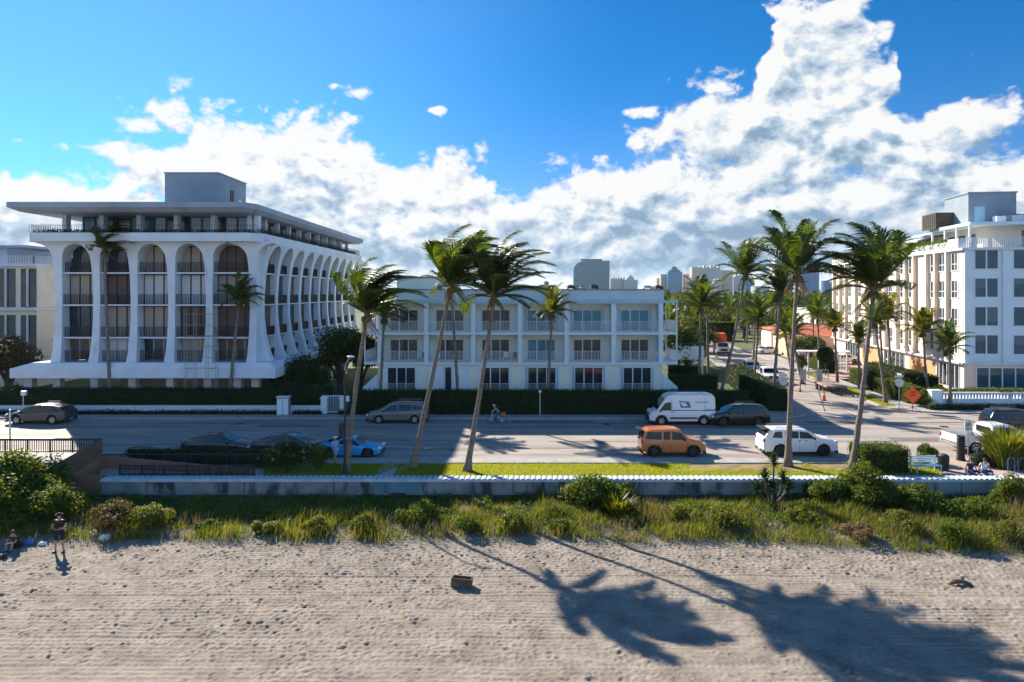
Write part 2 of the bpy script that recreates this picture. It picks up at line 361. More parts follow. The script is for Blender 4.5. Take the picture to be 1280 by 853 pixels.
vo.inputs['Smoothness'].default_value = 0.6
wv = gn.new('ShaderNodeVectorMath'); wv.operation = 'MULTIPLY_ADD'
nw = gn.new('ShaderNodeTexNoise'); nw.noise_dimensions = '2D'; nw.inputs['Scale'].default_value = 9; nw.inputs['Detail'].default_value = 4; gl.new(mp.outputs['Vector'], nw.inputs['Vector'])
gl.new(nw.outputs['Color'], wv.inputs[0]); wv.inputs[1].default_value = (0.09, 0.09, 0); gl.new(mp.outputs['Vector'], wv.inputs[2])
gl.new(wv.outputs[0], vo.inputs['Vector'])
bil = mth(g, 'SUBTRACT', 0.45, vo.outputs['Distance'])
nn = mth(g, 'MULTIPLY', mth(g, 'SUBTRACT', n1, 0.5), 2.3)
vo2 = gn.new('ShaderNodeTexVoronoi'); vo2.voronoi_dimensions = '2D'; vo2.feature = 'F1'; vo2.inputs['Scale'].default_value = 52; vo2.inputs['Detail'].default_value = 2.0; vo2.inputs['Roughness'].default_value = 0.6
wv2 = gn.new('ShaderNodeVectorMath'); wv2.operation = 'MULTIPLY_ADD'; nw2 = gn.new('ShaderNodeTexNoise'); nw2.noise_dimensions = '2D'; nw2.inputs['Scale'].default_value = 26; nw2.inputs['Detail'].default_value = 4; gl.new(mp.outputs['Vector'], nw2.inputs['Vector'])
gl.new(nw2.outputs['Color'], wv2.inputs[0]); wv2.inputs[1].default_value = (0.035, 0.035, 0); gl.new(mp.outputs['Vector'], wv2.inputs[2]); gl.new(wv2.outputs[0], vo2.inputs['Vector'])
bil2 = mth(g, 'SUBTRACT', 0.42, vo2.outputs['Distance'])
fine = mth(g, 'ADD', nn, mth(g, 'MULTIPLY_ADD', bil2, 0.25, mth(g, 'MULTIPLY', bil, 0.80)))
gl.new(mth(g, 'ADD', base, fine), go.inputs[0]); gl.new(fine, go.inputs[1])
tc = N.new('ShaderNodeTexCoord'); sx = N.new('ShaderNodeSeparateXYZ'); L.new(tc.outputs['Generated'], sx.inputs[0])
azv = mth(nt, 'ARCTAN2', sx.outputs[0], sx.outputs[1])
elv = mth(nt, 'ARCSINE', sx.outputs[2])
cb = N.new('ShaderNodeCombineXYZ'); L.new(azv, cb.inputs[0]); L.new(elv, cb.inputs[1])
gA = N.new('ShaderNodeGroup'); gA.node_tree = g; L.new(cb.outputs[0], gA.inputs[0])
of = N.new('ShaderNodeVectorMath'); of.operation = 'ADD'; L.new(cb.outputs[0], of.inputs[0]); of.inputs[1].default_value = (-0.010, 0.018, 0)
gB = N.new('ShaderNodeGroup'); gB.node_tree = g; L.new(of.outputs[0], gB.inputs[0])
def ss(v, a, b, t0=0.0, t1=1.0, tree=None):
    n = N.new('ShaderNodeMapRange'); n.interpolation_type = 'SMOOTHSTEP'
    n.inputs['From Min'].default_value = a; n.inputs['From Max'].default_value = b; n.inputs['To Min'].default_value = t0; n.inputs['To Max'].default_value = t1
    L.new(v, n.inputs['Value']); return n.outputs['Result']
alpha = ss(gA.outputs['D'], -0.05, 0.42)
diff = mth(nt, 'SUBTRACT', gA.outputs['D'], gB.outputs['D'])
lit = mth(nt, 'MULTIPLY_ADD', diff, 1.05, 0.66)
bn = N.new('ShaderNodeTexNoise'); bn.noise_dimensions = '2D'; bn.inputs['Scale'].default_value = 3.6; bn.inputs['Detail'].default_value = 4; bn.inputs['Roughness'].default_value = 0.5
bm = N.new('ShaderNodeMapping'); bm.inputs['Scale'].default_value = (1, 2.2, 1); bm.inputs['Location'].default_value = (3.3, 1.7, 0); L.new(cb.outputs[0], bm.inputs['Vector']); L.new(bm.outputs['Vector'], bn.inputs['Vector'])
broad = ss(bn.outputs['Fac'], 0.40, 0.66)
inside = ss(gA.outputs['D'], 0.35, 1.3, 0.0, 0.50)
thick = mth(nt, 'MULTIPLY', broad, inside)
bri = mth(nt, 'SUBTRACT', lit, thick, clamp=True)
dsun = N.new('ShaderNodeVectorMath'); dsun.operation = 'DOT_PRODUCT'; L.new(tc.outputs['Generated'], dsun.inputs[0]); dsun.inputs[1].default_value = SD
near = ss(dsun.outputs['Value'], 0.6, 1.0, 0.0, 0.22)
low = ss(elv, 0.20, 0.02, 0.0, 0.12)
bri = mth(nt, 'SUBTRACT', mth(nt, 'ADD', bri, near), low, clamp=True)
cr = N.new('ShaderNodeValToRGB'); e = cr.color_ramp.elements
K = CLOUDK
e[0].position = 0.0; e[0].color = (0.27 * K, 0.40 * K, 0.56 * K, 1)
e[1].position = 0.85; e[1].color = (1.0 * K, 1.0 * K, 1.0 * K, 1)
k = cr.color_ramp.elements.new(0.40); k.color = (0.54 * K, 0.67 * K, 0.82 * K, 1)
L.new(bri, cr.inputs['Fac'])
cs = N.new('ShaderNodeMix'); cs.data_type = 'RGBA'; cs.blend_type = 'MULTIPLY'; cs.inputs['Factor'].default_value = 1.0
L.new(cr.outputs['Color'], cs.inputs[6]); cs.inputs[7].default_value = (10, 10, 10, 1)
back = N.new('ShaderNodeMapRange'); back.inputs['From Min'].default_value = 0.25; back.inputs['From Max'].default_value = -0.6; back.inputs['To Min'].default_value = 1.0; back.inputs['To Max'].default_value = 1.35; L.new(dsun.outputs['Value'], back.inputs['Value'])  # unseen clouds opposite the sun brightened to fill shaded fronts
bc = N.new('ShaderNodeVectorMath'); bc.operation = 'SCALE'; L.new(cs.outputs[2], bc.inputs[0]); L.new(back.outputs['Result'], bc.inputs['Scale'])

# deep azure of the open sky, as polarised in the photograph
sm = N.new('ShaderNodeMix'); sm.data_type = 'RGBA'; sm.blend_type = 'MULTIPLY'; sm.inputs['Factor'].default_value = 1.0
L.new(sky.outputs['Color'], sm.inputs[6]); hz = ss(elv, 0.06, 0.34)
hm = N.new('ShaderNodeMix'); hm.data_type = 'RGBA'; L.new(hz, hm.inputs['Factor']); hm.inputs[6].default_value = (0.20, 0.33, 0.52, 1); hm.inputs[7].default_value = c4(SKYMUL)
# the air is paler round the sun; unseen sky opposite is brightened for fill
def skymix(fac, a, col):
    n = N.new('ShaderNodeMix'); n.data_type = 'RGBA'; L.new(fac, n.inputs['Factor']); L.new(a, n.inputs[6]); n.inputs[7].default_value = col; return n.outputs[2]
dsun = N.new('ShaderNodeVectorMath'); dsun.operation = 'DOT_PRODUCT'; L.new(tc.outputs['Generated'], dsun.inputs[0]); dsun.inputs[1].default_value = SD
k1 = skymix(ss(dsun.outputs['Value'], 0.72, 0.99), hm.outputs[2], (0.20, 0.46, 0.62, 1))
k2 = skymix(ss(dsun.outputs['Value'], 0.2, -0.5), k1, BACKSKY)
L.new(k2, sm.inputs[7])
mx = N.new('ShaderNodeMix'); mx.data_type = 'RGBA'; L.new(alpha, mx.inputs['Factor']); L.new(sm.outputs[2], mx.inputs[6]); L.new(bc.outputs[0], mx.inputs[7])
L.new(mx.outputs[2], bg.inputs['Color'])
# ------------------------------------------------------------------ ground, sand, road
SAND = -1.2
def vnoise(X, Y, s, seed=0):
    """cheap smooth value noise on arrays"""
    r = np.random.default_rng(seed); T = r.random((256, 256))
    x = X / s; y = Y / s; xi = np.floor(x).astype(int); yi = np.floor(y).astype(int)
    fx = x - xi; fy = y - yi; fx = fx * fx * (3 - 2 * fx); fy = fy * fy * (3 - 2 * fy)
    a = T[xi & 255, yi & 255]; b = T[(xi + 1) & 255, yi & 255]; c = T[xi & 255, (yi + 1) & 255]; d = T[(xi + 1) & 255, (yi + 1) & 255]
    return (a * (1 - fx) + b * fx) * (1 - fy) + (c * (1 - fx) + d * fx) * fy
def sand_edge(X):      # where plants begin
    return 33.6 + 0.9 * (vnoise(X, X * 0 + 3, 5.0, 5) - 0.5) + 0.6 * (vnoise(X, X * 0 + 7, 1.7, 6) - 0.5) - 1.6 * np.clip((X - 12) / 8, 0, 1) - 1.0 * np.clip((X - 20) / 6, 0, 1)
def sand_z(X, Y):
    z = SAND + 0.10 * (vnoise(X, Y, 6.0, 1) - 0.5) + 0.07 * (vnoise(X, Y, 1.9, 2) - 0.5)
    return z + 0.30 * np.clip((Y - sand_edge(X) + 0.8) / 3.0, 0, 1)
def grid_mesh(name, xs, ys, zf, m):
    X, Y = np.meshgrid(xs, ys); Z = zf(X, Y); v = np.stack([X, Y, Z], -1).reshape(-1, 3)
    nx, ny = len(xs), len(ys); i = np.arange(nx - 1)[None, :] + np.arange(ny - 1)[:, None] * nx
    f = np.stack([i, i + 1, i + nx + 1, i + nx], -1).reshape(-1, 4).astype(np.int32)
    me = bpy.data.meshes.new(name); me.vertices.add(len(v)); me.vertices.foreach_set('co', v.astype(np.float32).reshape(-1))
    me.loops.add(f.size); me.loops.foreach_set('vertex_index', f.reshape(-1)); me.polygons.add(len(f))
    me.polygons.foreach_set('loop_start', np.arange(0, f.size, 4, dtype=np.int32)); me.polygons.foreach_set('loop_total', np.full(len(f), 4, dtype=np.int32))
    me.polygons.foreach_set('use_smooth', np.ones(len(f), dtype=bool)); me.materials.append(m); me.update(calc_edges=True)
    return link(name, me)
def sand_fine(X, Y):
    Z = sand_z(X, Y); h = np.zeros_like(Z); x0, y0 = X[0, 0], Y[0, 0]; dx = X[0, 1] - X[0, 0]; dy = Y[1, 0] - Y[0, 0]
    r = np.random.default_rng(4); n = 32000
    # trodden sand: footprints with a pit and a pushed-up rim, denser near the plants and in trails
    px = r.uniform(x0, X[0, -1], n); py = r.uniform(y0, Y[-1, 0], n)
    keep = vnoise(px, py, 3.5, 8) * 0.9 + vnoise(px, py, 1.1, 9) * 0.4 + np.clip((py - 27) / 12, 0, .35) > r.uniform(0.25, 1.0, n)
    for a, b in zip(px[keep], py[keep]):
        s = r.uniform(0.04, 0.085); el = r.uniform(1.0, 1.9); an = r.uniform(0, 3.14); dp = r.uniform(0.008, 0.024)
        k = int(0.42 / dx) + 1; ci = int((a - x0) / dx); cj = int((b - y0) / dy)
        i0, i1 = max(ci - k, 0), min(ci + k + 1, X.shape[1]); kk = int(0.42 / dy) + 1; j0, j1 = max(cj - kk, 0), min(cj + kk + 1, X.shape[0])
        if i0 >= i1 or j0 >= j1: continue
        xx = X[j0:j1, i0:i1] - a; yy = Y[j0:j1, i0:i1] - b
        u = (xx * math.cos(an) + yy * math.sin(an)) / el; v = -xx * math.sin(an) + yy * math.cos(an)
        q = (u * u + v * v) / (s * s)
        h[j0:j1, i0:i1] += dp * (-1.15 * np.exp(-q) + 0.75 * np.exp(-(np.sqrt(q) - 1.7) ** 2 * 3))
    h += 0.022 * (vnoise(X, Y, 0.22, 12) - 0.5) + 0.018 * (vnoise(X, Y, 0.11, 13) - 0.5)
    # vehicle tracks along the beach
    for yc, wd in ((27.4, .28), (29.1, .28), (24.0, .30), (22.3, .30), (26.2, .15)):
        t = np.abs(Y - yc - 0.25 * (vnoise(X, Y * 0, 9.0, 14) - .5))
        w = np.clip(1 - t / wd, 0, 1); w = w * w * (3 - 2 * w)
        h = h * (1 - 0.6 * w) - 0.02 * w + 0.008 * w * np.sin(X * 2 * math.pi / 0.22)
    h += 0.014 * np.sin(Y * 2 * math.pi / 0.26 + 0.8 * vnoise(X, Y, 1.3, 18)) * np.clip(vnoise(X, Y, 5, 19) * 1.6 - .35, 0, 1)
    h += 0.006 * np.sin(Y * 2 * math.pi / 0.3 + 3 * vnoise(X, Y, 4, 15)) * vnoise(X, Y, 3, 16)
    return Z + h
m, nt_, b_ = new_mat('beach_sand_surface'); N_ = nt_.nodes; L_ = nt_.links
tc_ = N_.new('ShaderNodeTexCoord')
def nzz(s, d=6, st=None):
    n = N_.new('ShaderNodeTexNoise'); n.inputs['Scale'].default_value = s; n.inputs['Detail'].default_value = d
    if st:
        q = N_.new('ShaderNodeMapping'); q.inputs['Scale'].default_value = st; L_.new(tc_.outputs['Object'], q.inputs['Vector']); L_.new(q.outputs['Vector'], n.inputs['Vector'])
    else: L_.new(tc_.outputs['Object'], n.inputs['Vector'])
    return n.outputs['Fac']
cr_ = N_.new('ShaderNodeValToRGB'); e_ = cr_.color_ramp.elements
e_[0].position = 0.3; e_[0].color = (0.215, 0.182, 0.15, 1); e_[1].position = 0.62; e_[1].color = (0.325, 0.28, 0.235, 1)
L_.new(nzz(0.9, 9), cr_.inputs['Fac']); 
cr2 = N_.new('ShaderNodeValToRGB'); e2 = cr2.color_ramp.elements
e2[0].position = 0.30; e2[0].color = (0.55, 0.5, 0.46, 1); e2[1].position = 0.46; e2[1].color = (1, 1, 1, 1)
L_.new(nzz(9, 5, (1, 1, 1)), cr2.inputs['Fac'])
mm = N_.new('ShaderNodeMix'); mm.data_type = 'RGBA'; mm.blend_type = 'MULTIPLY'; mm.inputs['Factor'].default_value = 0.6
L_.new(cr_.outputs['Color'], mm.inputs[6]); L_.new(cr2.outputs['Color'], mm.inputs[7]); L_.new(mm.outputs[2], b_.inputs['Base Color'])
bp_ = N_.new('ShaderNodeBump'); bp_.inputs['Strength'].default_value = 0.7; bp_.inputs['Distance'].default_value = 0.03
ad = N_.new('ShaderNodeMath'); ad.operation = 'ADD'; L_.new(nzz(14, 5), ad.inputs[0]); L_.new(nzz(45, 3), ad.inputs[1])
L_.new(ad.outputs[0], bp_.inputs['Height']); L_.new(bp_.outputs['Normal'], b_.inputs['Normal'])
b_.inputs['Roughness'].default_value = 0.95; b_.inputs['Specular IOR Level'].default_value = 0.15
M['sand'] = m
xs = np.concatenate([np.arange(-27, 29.01, 0.055)])
ys = np.arange(15.0, 36.01, 0.055)
struct(grid_mesh('beach_sand', xs, ys, sand_fine, m))
# the rest of the beach, coarser, all round that sheet and 4 mm lower
def coarse(X, Y):
    inside = (X > -26.0) & (X < 28.0) & (Y > 16.2) & (Y < 35.2)
    return sand_z(X, Y) - np.where(inside, 0.12, 0.012)
struct(grid_mesh('beach', np.arange(-120, 121, 0.6), np.arange(-30, 40.3, 0.5), coarse, m))
mb = MB(); mb.add([(-400, -400, -1.9), (400, -400, -1.9), (400, -25, -1.9), (-400, -25, -1.9)], [(0, 1, 2, 3)])
struct(mb.build('sea_water', mat('sea_water', (0.02, 0.12, 0.16), 0.08, bump=0.6, bscale=0.6)))

# asphalt
m, nt_, b_ = new_mat('asphalt'); N_ = nt_.nodes; L_ = nt_.links; tc_ = N_.new('ShaderNodeTexCoord')
cr_ = N_.new('ShaderNodeValToRGB'); e_ = cr_.color_ramp.elements
e_[0].position = 0.30; e_[0].color = (0.27, 0.24, 0.215, 1); e_[1].position = 0.70; e_[1].color = (0.42, 0.37, 0.33, 1)
L_.new(nzz(0.35, 8, (0.35, 1.6, 1)), cr_.inputs['Fac'])
cr2 = N_.new('ShaderNodeValToRGB'); e2 = cr2.color_ramp.elements
e2[0].position = 0.36; e2[0].color = (0.62, 0.62, 0.62, 1); e2[1].position = 0.5; e2[1].color = (1, 1, 1, 1)
L_.new(nzz(0.5, 3, (0.06, 1.8, 1)), cr2.inputs['Fac'])
mm = N_.new('ShaderNodeMix'); mm.data_type = 'RGBA'; mm.blend_type = 'MULTIPLY'; mm.inputs['Factor'].default_value = 0.8
L_.new(cr_.outputs['Color'], mm.inputs[6]); L_.new(cr2.outputs['Color'], mm.inputs[7]); L_.new(mm.outputs[2], b_.inputs['Base Color'])
bp_ = N_.new('ShaderNodeBump'); bp_.inputs['Strength'].default_value = 0.5; bp_.inputs['Distance'].default_value = 0.012
L_.new(nzz(60, 3), bp_.inputs['Height']); L_.new(bp_.outputs['Normal'], b_.inputs['Normal']); b_.inputs['Roughness'].default_value = 0.8; b_.inputs['Specular IOR Level'].default_value = 0.25
M['asphalt'] = m
M['tar'] = mat('tar_seam', (0.035, 0.034, 0.035), 0.6)
M['line_white'] = mat('white_road_paint', (0.62, 0.62, 0.60), 0.7, (0.30, 0.29, 0.28), 5, contrast=(0.45, 0.6))
M['line_yellow'] = mat('yellow_road_paint', (0.72, 0.42, 0.12), 0.7, (0.40, 0.27, 0.14), 5, contrast=(0.45, 0.6))

mb = MB(); mb.add([(-7000, 40.0, -0.06), (7000, 40.0, -0.06), (7000, 14000, -0.06), (-7000, 14000, -0.06)], [(0, 1, 2, 3)])
struct(mb.build('ground', 'yard'))
YN, YF = 45.0, 59.3
mb = MB(); mb.add([(-200, YN, 0), (200, YN, 0), (200, 62.0, 0.0), (-200, 62.0, 0.0)], [(0, 1, 2, 3)])
struct(mb.build('road', 'asphalt'))
DX = 0.125
def cx(Y): return 29.9 + DX * (Y - 60)
# side street with rounded mouth
HWL, HWR = 3.9, 3.9
left = [(cx(Y) - HWL, Y) for Y in (64.6, 90, 130, 180, 420)]
right = [(cx(Y) + HWR, Y) for Y in (66.0, 90, 130, 180, 420)]
lm = [(cx(64.6) - HWL - 4.9 * (1 - math.sin(a)), 59.35 + 5.2 * (1 - math.cos(a))) for a in np.linspace(0, math.pi / 2, 9)]
rm = [(cx(66.0) + HWR + 5.0 * (1 - math.sin(a)), 61.9 + 4.1 * (1 - math.cos(a))) for a in np.linspace(0, math.pi / 2, 9)]
poly = lm + left[1:] + right[::-1] + rm[::-1][1:]
mb = MB(); mb.add([(x, y, 0.004) for x, y in poly], [tuple(range(len(poly)))[::-1]]); o = mb.build('side_street', 'asphalt'); struct(o)
# kerbed pavements
def pave(name, pts, z=0.12, m='kerb', z0=-0.04):
    mb = MB(); mb.prism(pts, z0, z); return struct(mb.build(name, m))
pave('near_pavement', [(-200, 43.7), (200, 43.7), (200, YN), (-200, YN)])
pl = [(-200, YF), ] + lm + [(cx(Y) - HWL, Y) for Y in (90, 130, 180)] + [(cx(180) - HWL - 1.8, 180)] + [(cx(66) - HWL - 1.8, 66), (20.6, 60.9), (-200, 60.9)]
pave('far_pavement', pl)
pr = [(200, 61.95)] + rm + [(cx(Y) + HWR, Y) for Y in (90, 130)] + [(cx(130) + HWR + 3.0, 130), (cx(69) + HWR + 3.0, 69), (39.6, 63.2), (200, 63.2)]
pave('right_pavement', pr)
# verge lawns along the side street
pave('street_verge', [(cx(67) + HWR + 0.25, 67), (cx(66) + HWR + 1.4, 65.5), (cx(92) + HWR + 1.4, 92), (cx(92) + HWR + 0.25, 92)], 0.135, 'lawn_soil')
pave('corner_verge', [(cx(63.5) - HWL - 3.6, 62.5), (cx(64) - HWL - 1.4, 62.9), (cx(78) - HWL - 0.25, 78), (cx(78) - HWL - 1.3, 78), (cx(66) - HWL - 2.4, 66)], 0.135, 'lawn_soil')
# lawn behind the sea wall, with a path and worn earth
pave('lawn', [(-200, 40.2), (200, 40.2), (200, 43.69), (-200, 43.69)], 0.05, 'lawn_soil')
pave('lawn_path', [(gx(465, 40.25), 40.25), (gx(489, 40.25), 40.25), (gx(499, 43.7), 43.7), (gx(478, 43.7), 43.7)], 0.056, 'concrete')
pave('plaza_path', [(gx(1180, 40.3), 40.3), (gx(1285, 40.3), 40.3), (45, 45.0), (gx(1178, 45), 45.0)], 0.126, 'paver', 0.0)
pave('earth_patch', [(gx(a, b), b) for a, b in ((840, 43.5), (905, 42.2), (965, 41.8), (1060, 42.0), (1110, 42.8), (1090, 43.5))], 0.054, mat('bare_earth', (0.33, 0.20, 0.12), 0.95, (0.14, 0.13, 0.05), 1.2, 0.4, 25))
# road markings and seams, sheets just above the asphalt
mb = MB(); 
def strip(mb, x0, y0, x1, y1, w, z=0.008):
    d = Vector((x1 - x0, y1 - y0, 0)); n = Vector((-d.y, d.x, 0)).normalized() * w / 2
    mb.add([(x0 - n.x, y0 - n.y, z), (x1 - n.x, y1 - n.y, z), (x1 + n.x, y1 + n.y, z), (x0 + n.x, y0 + n.y, z)], [(0, 1, 2, 3)])
strip(mb, -200, 52.35, -7.5, 52.35, 0.13); strip(mb, -7.5, 52.35, 10, 54.2, 0.13)
strip(mb, -60, 54.4, -9.5, 54.4, 0.13)
for px0, px1 in ((158, 192), (252, 285), (345, 388), (430, 490)):
    strip(mb, gx(px0, 54.3), 54.3, gx(px1, 52.5), 52.5, 0.32)
struct(mb.build('yellow_road_marking', 'line_yellow'))
mb = MB()
for a in np.arange(-190, -60, 5.0): strip(mb, a, 56.9, a + 2.4, 56.9, 0.1)
strip(mb, -12, 54.2, 8, 54.4, 0.14)
strip(mb, gx(790, 52.3), 52.3, gx(850, 54.6), 54.6, 0.12)
# worn arrows
for px_, y_ in ((500, 48.3), (700, 47.8), (880, 48.6), (1060, 48.4)):
    x_ = gx(px_, y_); strip(mb, x_, y_, x_ + 1.7, y_, 0.16); mb.add([(x_ + 1.7, y_ - .35, .008), (x_ + 2.7, y_, .008), (x_ + 1.7, y_ + .35, .008)], [(0, 1, 2)])
strip(mb, 26.2, 60.4, 29.7, 60.7, 0.45); strip(mb, cx(62), 61.5, cx(75), 75, 0.12, 0.010)
strip(mb, 24.3, 59.9, 40, 60.9, 0.13)
struct(mb.build('white_road_marking', 'line_white'))
mb = MB()
for (x0, y0, x1, y1) in ((-90, 55.6, 20, 55.7), (-60, 57.9, 45, 57.8), (2, 50.4, 60, 50.7), (-80, 49.5, -5, 49.4), (30, 54.0, 75, 56.5), (22, 57.0, 60, 58.8), (28, 63, 37, 86)):
    n = 24; r = random.Random(int(x0 * 7 + y0))
    pr_ = (x0, y0)
    for k in range(1, n + 1):
        q = (x0 + (x1 - x0) * k / n, y0 + (y1 - y0) * k / n + r.uniform(-.06, .06)); strip(mb, pr_[0], pr_[1], q[0], q[1], 0.09, 0.007 if y0 < 60 else 0.012); pr_ = q
struct(mb.build('tar_seams', 'tar'))
for k, (px_, y_, w_, d_, c_) in enumerate(((705, 49.6, 3.2, 1.1, .20), (905, 51.0, 5.0, 1.6, .24), (1010, 57.4, 4.2, 1.0, .17), (560, 47.3, 2.6, .9, .22), (1120, 50.5, 6.0, 1.3, .19), (320, 55.9, 5.0, .8, .18), (640, 57.6, 7.0, .9, .2), (1150, 59.5, 3.0, 1.2, .2))):
    mb = MB(); x_ = gx(px_, y_); mb.add([(x_, y_, .0055), (x_ + w_, y_ + .05, .0055), (x_ + w_ - .05, y_ + d_, .0055), (x_ + .04, y_ + d_ - .03, .0055)], [(0, 1, 2, 3)]); struct(mb.build('asphalt_patch', mat('repair_asphalt', (c_, c_ * .92, c_ * .84), .85, (c_ * .75, c_ * .68, c_ * .62), 1.5, .3, 40)))
# manhole covers
for px_, y_ in ((300, 57.2), (758, 57.0), (1180, 56.0)):
    mb = MB(); mb.tube([(0, 0, 0.009), (0, 0, 0.018)], 0.36, 16)
    o = mb.build('manhole_cover', 'dark_metal'); o.location = (gx(px_, y_), y_, 0)
    tag(o, {300: 'round iron manhole cover in the road nearest the white apartment block', 758: 'round iron manhole cover left of the parked white delivery van', 1180: 'round iron manhole cover in the road near the orange diamond sign'}[px_], 'manhole cover', 'manhole covers in the road')

# ------------------------------------------------------------------ sea wall
M['wall'] = mat('sea_wall_concrete', (0.27, 0.29, 0.29), 0.9, (0.16, 0.18, 0.19), 0.9, 0.5, 12, dirt=((0.05, 0.055, 0.055), 1.3, 0.50, (1, 1, 0.35)))
M['wall_low'] = mat('algae_dark_concrete', (0.085, 0.095, 0.09), 0.95, (0.04, 0.045, 0.04), 0.8, 0.6, 10, dirt=((0.17, 0.18, 0.17), 1.2, 0.58, (1, 1, 1)))
M['wall_blue'] = mat('blue_painted_concrete', (0.12, 0.25, 0.32), 0.9, (0.10, 0.20, 0.26), 0.9, 0.3, 12, dirt=((0.05, 0.06, 0.06), 1.2, 0.64, (1, 1, 0.35)))
M['wall_green'] = mat('blue_green_washed_concrete', (0.20, 0.30, 0.32), 0.9, (0.27, 0.31, 0.31), 0.7, 0.4, 12, dirt=((0.05, 0.055, 0.05), 1.1, 0.56, (1, 1, 0.3)))
XL = gx(126, 39.6)
wl = thing('sea_wall', 'long stained concrete sea wall with a scalloped white coping above the dunes', 'wall', (0, 39.8, SAND))
mb = MB(); mb.box(XL, 90, 39.62, 40.14, -1.9, 0.035); o = mb.build('wall_body', 'wall', wl, True)
mb = MB(); mb.box(gx(467, 39.6), gx(524, 39.6), 39.604, 39.62, -0.62, 0.035); mb.build('painted_panel', 'wall_blue', wl, True)
mb = MB(); mb.box(gx(1000, 39.6), 60, 39.606, 39.62, -0.8, 0.035); mb.build('painted_panel', 'wall_green', wl, True)
mb = MB()
mb.box(XL, 90, 39.56, 39.66, -0.72, -0.62); mb.build('ledge', 'wall', wl, True)
mb = MB(); mb.box(XL, 90, 39.59, 39.618, -1.9, -0.722); mb.build('footing', 'wall_low', wl, True)
for k in range(14):
    mb = MB(); q = XL + 3.1 + k * 5.2; mb.box(q, q + .05, 39.598, 39.62, -0.62, 0.034); mb.build('expansion_joint', 'wall_low', wl, True)
mb = MB(); mb.box(XL, 90, 39.50, 40.26, 0.035, 0.165)
x = XL
while x < 60:
    mb.prism([(x + 0.02, 0.165), (x + 0.30, 0.165), (x + 0.285, 0.195), (x + 0.25, 0.22), (x + 0.16, 0.235), (x + 0.07, 0.22), (x + 0.035, 0.195)], 39.52, 40.24, 'y'); x += 0.32
mb.build('coping', mat('white_coping', (0.50, 0.58, 0.64), 0.8, (0.36, 0.44, 0.50), 1.5, dirt=((0.3, 0.33, 0.34), 2.0, 0.62, (1, 1, 1))), wl, True)
# ------------------------------------------------------------------ palms
def crown_arrays(seed, L, nf, wind, young=0.0, dead=3, leaflets=46, wide=1.0):
    r = random.Random(seed); quads = []; mis = []
    def q(a, b, c, d, mi): quads.append([tuple(a), tuple(b), tuple(c), tuple(d)]); mis.append(mi)
    W = Vector(wind)
    for i in range(nf):
        az = i * 2.39996 + r.uniform(-.25, .25); t = (i + 0.5) / nf
        dry = i >= nf - dead
        e = R(88 - 88 * t ** 1.25) + R(r.uniform(-8, 8)); e += young
        if dry: e = R(r.uniform(-70, -35))
        l = L * (0.72 + 0.38 * math.sin(math.pi * min(t + .2, 1))) * r.uniform(0.85, 1.08)
        if dry: l *= 0.6
        d = Vector((math.cos(az) * math.cos(e), math.sin(az) * math.cos(e), math.sin(e))); p = Vector((0, 0, 0)) + Vector((d.x, d.y, 0)) * 0.12
        n = 14; st = l / n; P = [p.copy()]; D = [d.copy()]; g = r.uniform(0.06, 0.12)
        for k in range(n):
            s = (k + 1) / n
            d = (d + Vector((0, 0, -g * (0.35 + s))) * (1.2 if not dry else 1.6) + W * (0.30 * (0.3 + s)) * 0.45).normalized()
            p = p + d * st; P.append(p.copy()); D.append(d.copy())
        # stem: flat tapering strip, two crossed sides
        for k in range(n):
            w0 = 0.055 * (1 - k / n) + 0.012; w1 = 0.055 * (1 - (k + 1) / n) + 0.012
            sd = D[k].cross(Vector((0, 0, 1)))
            if sd.length < .05: sd = Vector((1, 0, 0))
            sd.normalize(); up = sd.cross(D[k])
            q(P[k] - sd * w0, P[k] + sd * w0, P[k + 1] + sd * w1, P[k + 1] - sd * w1, 1)
            q(P[k] - up * w0 * .7, P[k] + up * w0 * .7, P[k + 1] + up * w1 * .7, P[k + 1] - up * w1 * .7, 1)
        side = D[0].cross(Vector((0, 0, 1)))
        if side.length < .05: side = Vector((math.sin(az), -math.cos(az), 0))
        side.normalize()
        m = leaflets if not dry else leaflets // 3
        for j in range(m):
            s = 0.13 + 0.87 * (j + 0.5) / m; x = s * n; k = min(int(x), n - 1); fr = x - k
            pp = P[k].lerp(P[k + 1], fr); dd = D[k].lerp(D[k + 1], fr).normalized()
            sd = dd.cross(Vector((0, 0, 1)))
            if sd.length < 0.15: sd = side.copy()
            sd.normalize()
            if sd.dot(side) < 0: sd = -sd
            side = sd; up = sd.cross(dd).normalized()
            if up.z < 0 and not dry: up = -up
            ll = l * (0.24 * math.sin(math.pi * (0.12 + 0.84 * s)) ** 0.7 + 0.035) * r.uniform(0.8, 1.1)
            for sg in (-1, 1):
                if dry and r.random() < .3: continue
                a = dd * (0.45 + 0.5 * s) + sd * sg * 0.9 + up * (0.28 if not dry else -.2) + Vector((r.uniform(-.12, .12), r.uniform(-.12, .12), r.uniform(-.12, .12))) + W * 0.35
                a.normalize(); b = (a + Vector((0, 0, -0.75 - (0.5 if dry else 0))) + W * 0.35).normalized()
                wv = a.cross(up).normalized() * 0.040 * wide * (l / 4) ** .5
                m1 = pp + a * ll * 0.5; tip = m1 + b * ll * 0.5
                mi = 2 if dry else 0
                q(pp - wv * .6, pp + wv * .6, m1 + wv, m1 - wv, mi); q(m1 - wv, m1 + wv, tip + wv * .12, tip - wv * .12, mi)
    return np.array(quads, dtype=np.float32), mis
CROWNS = {}
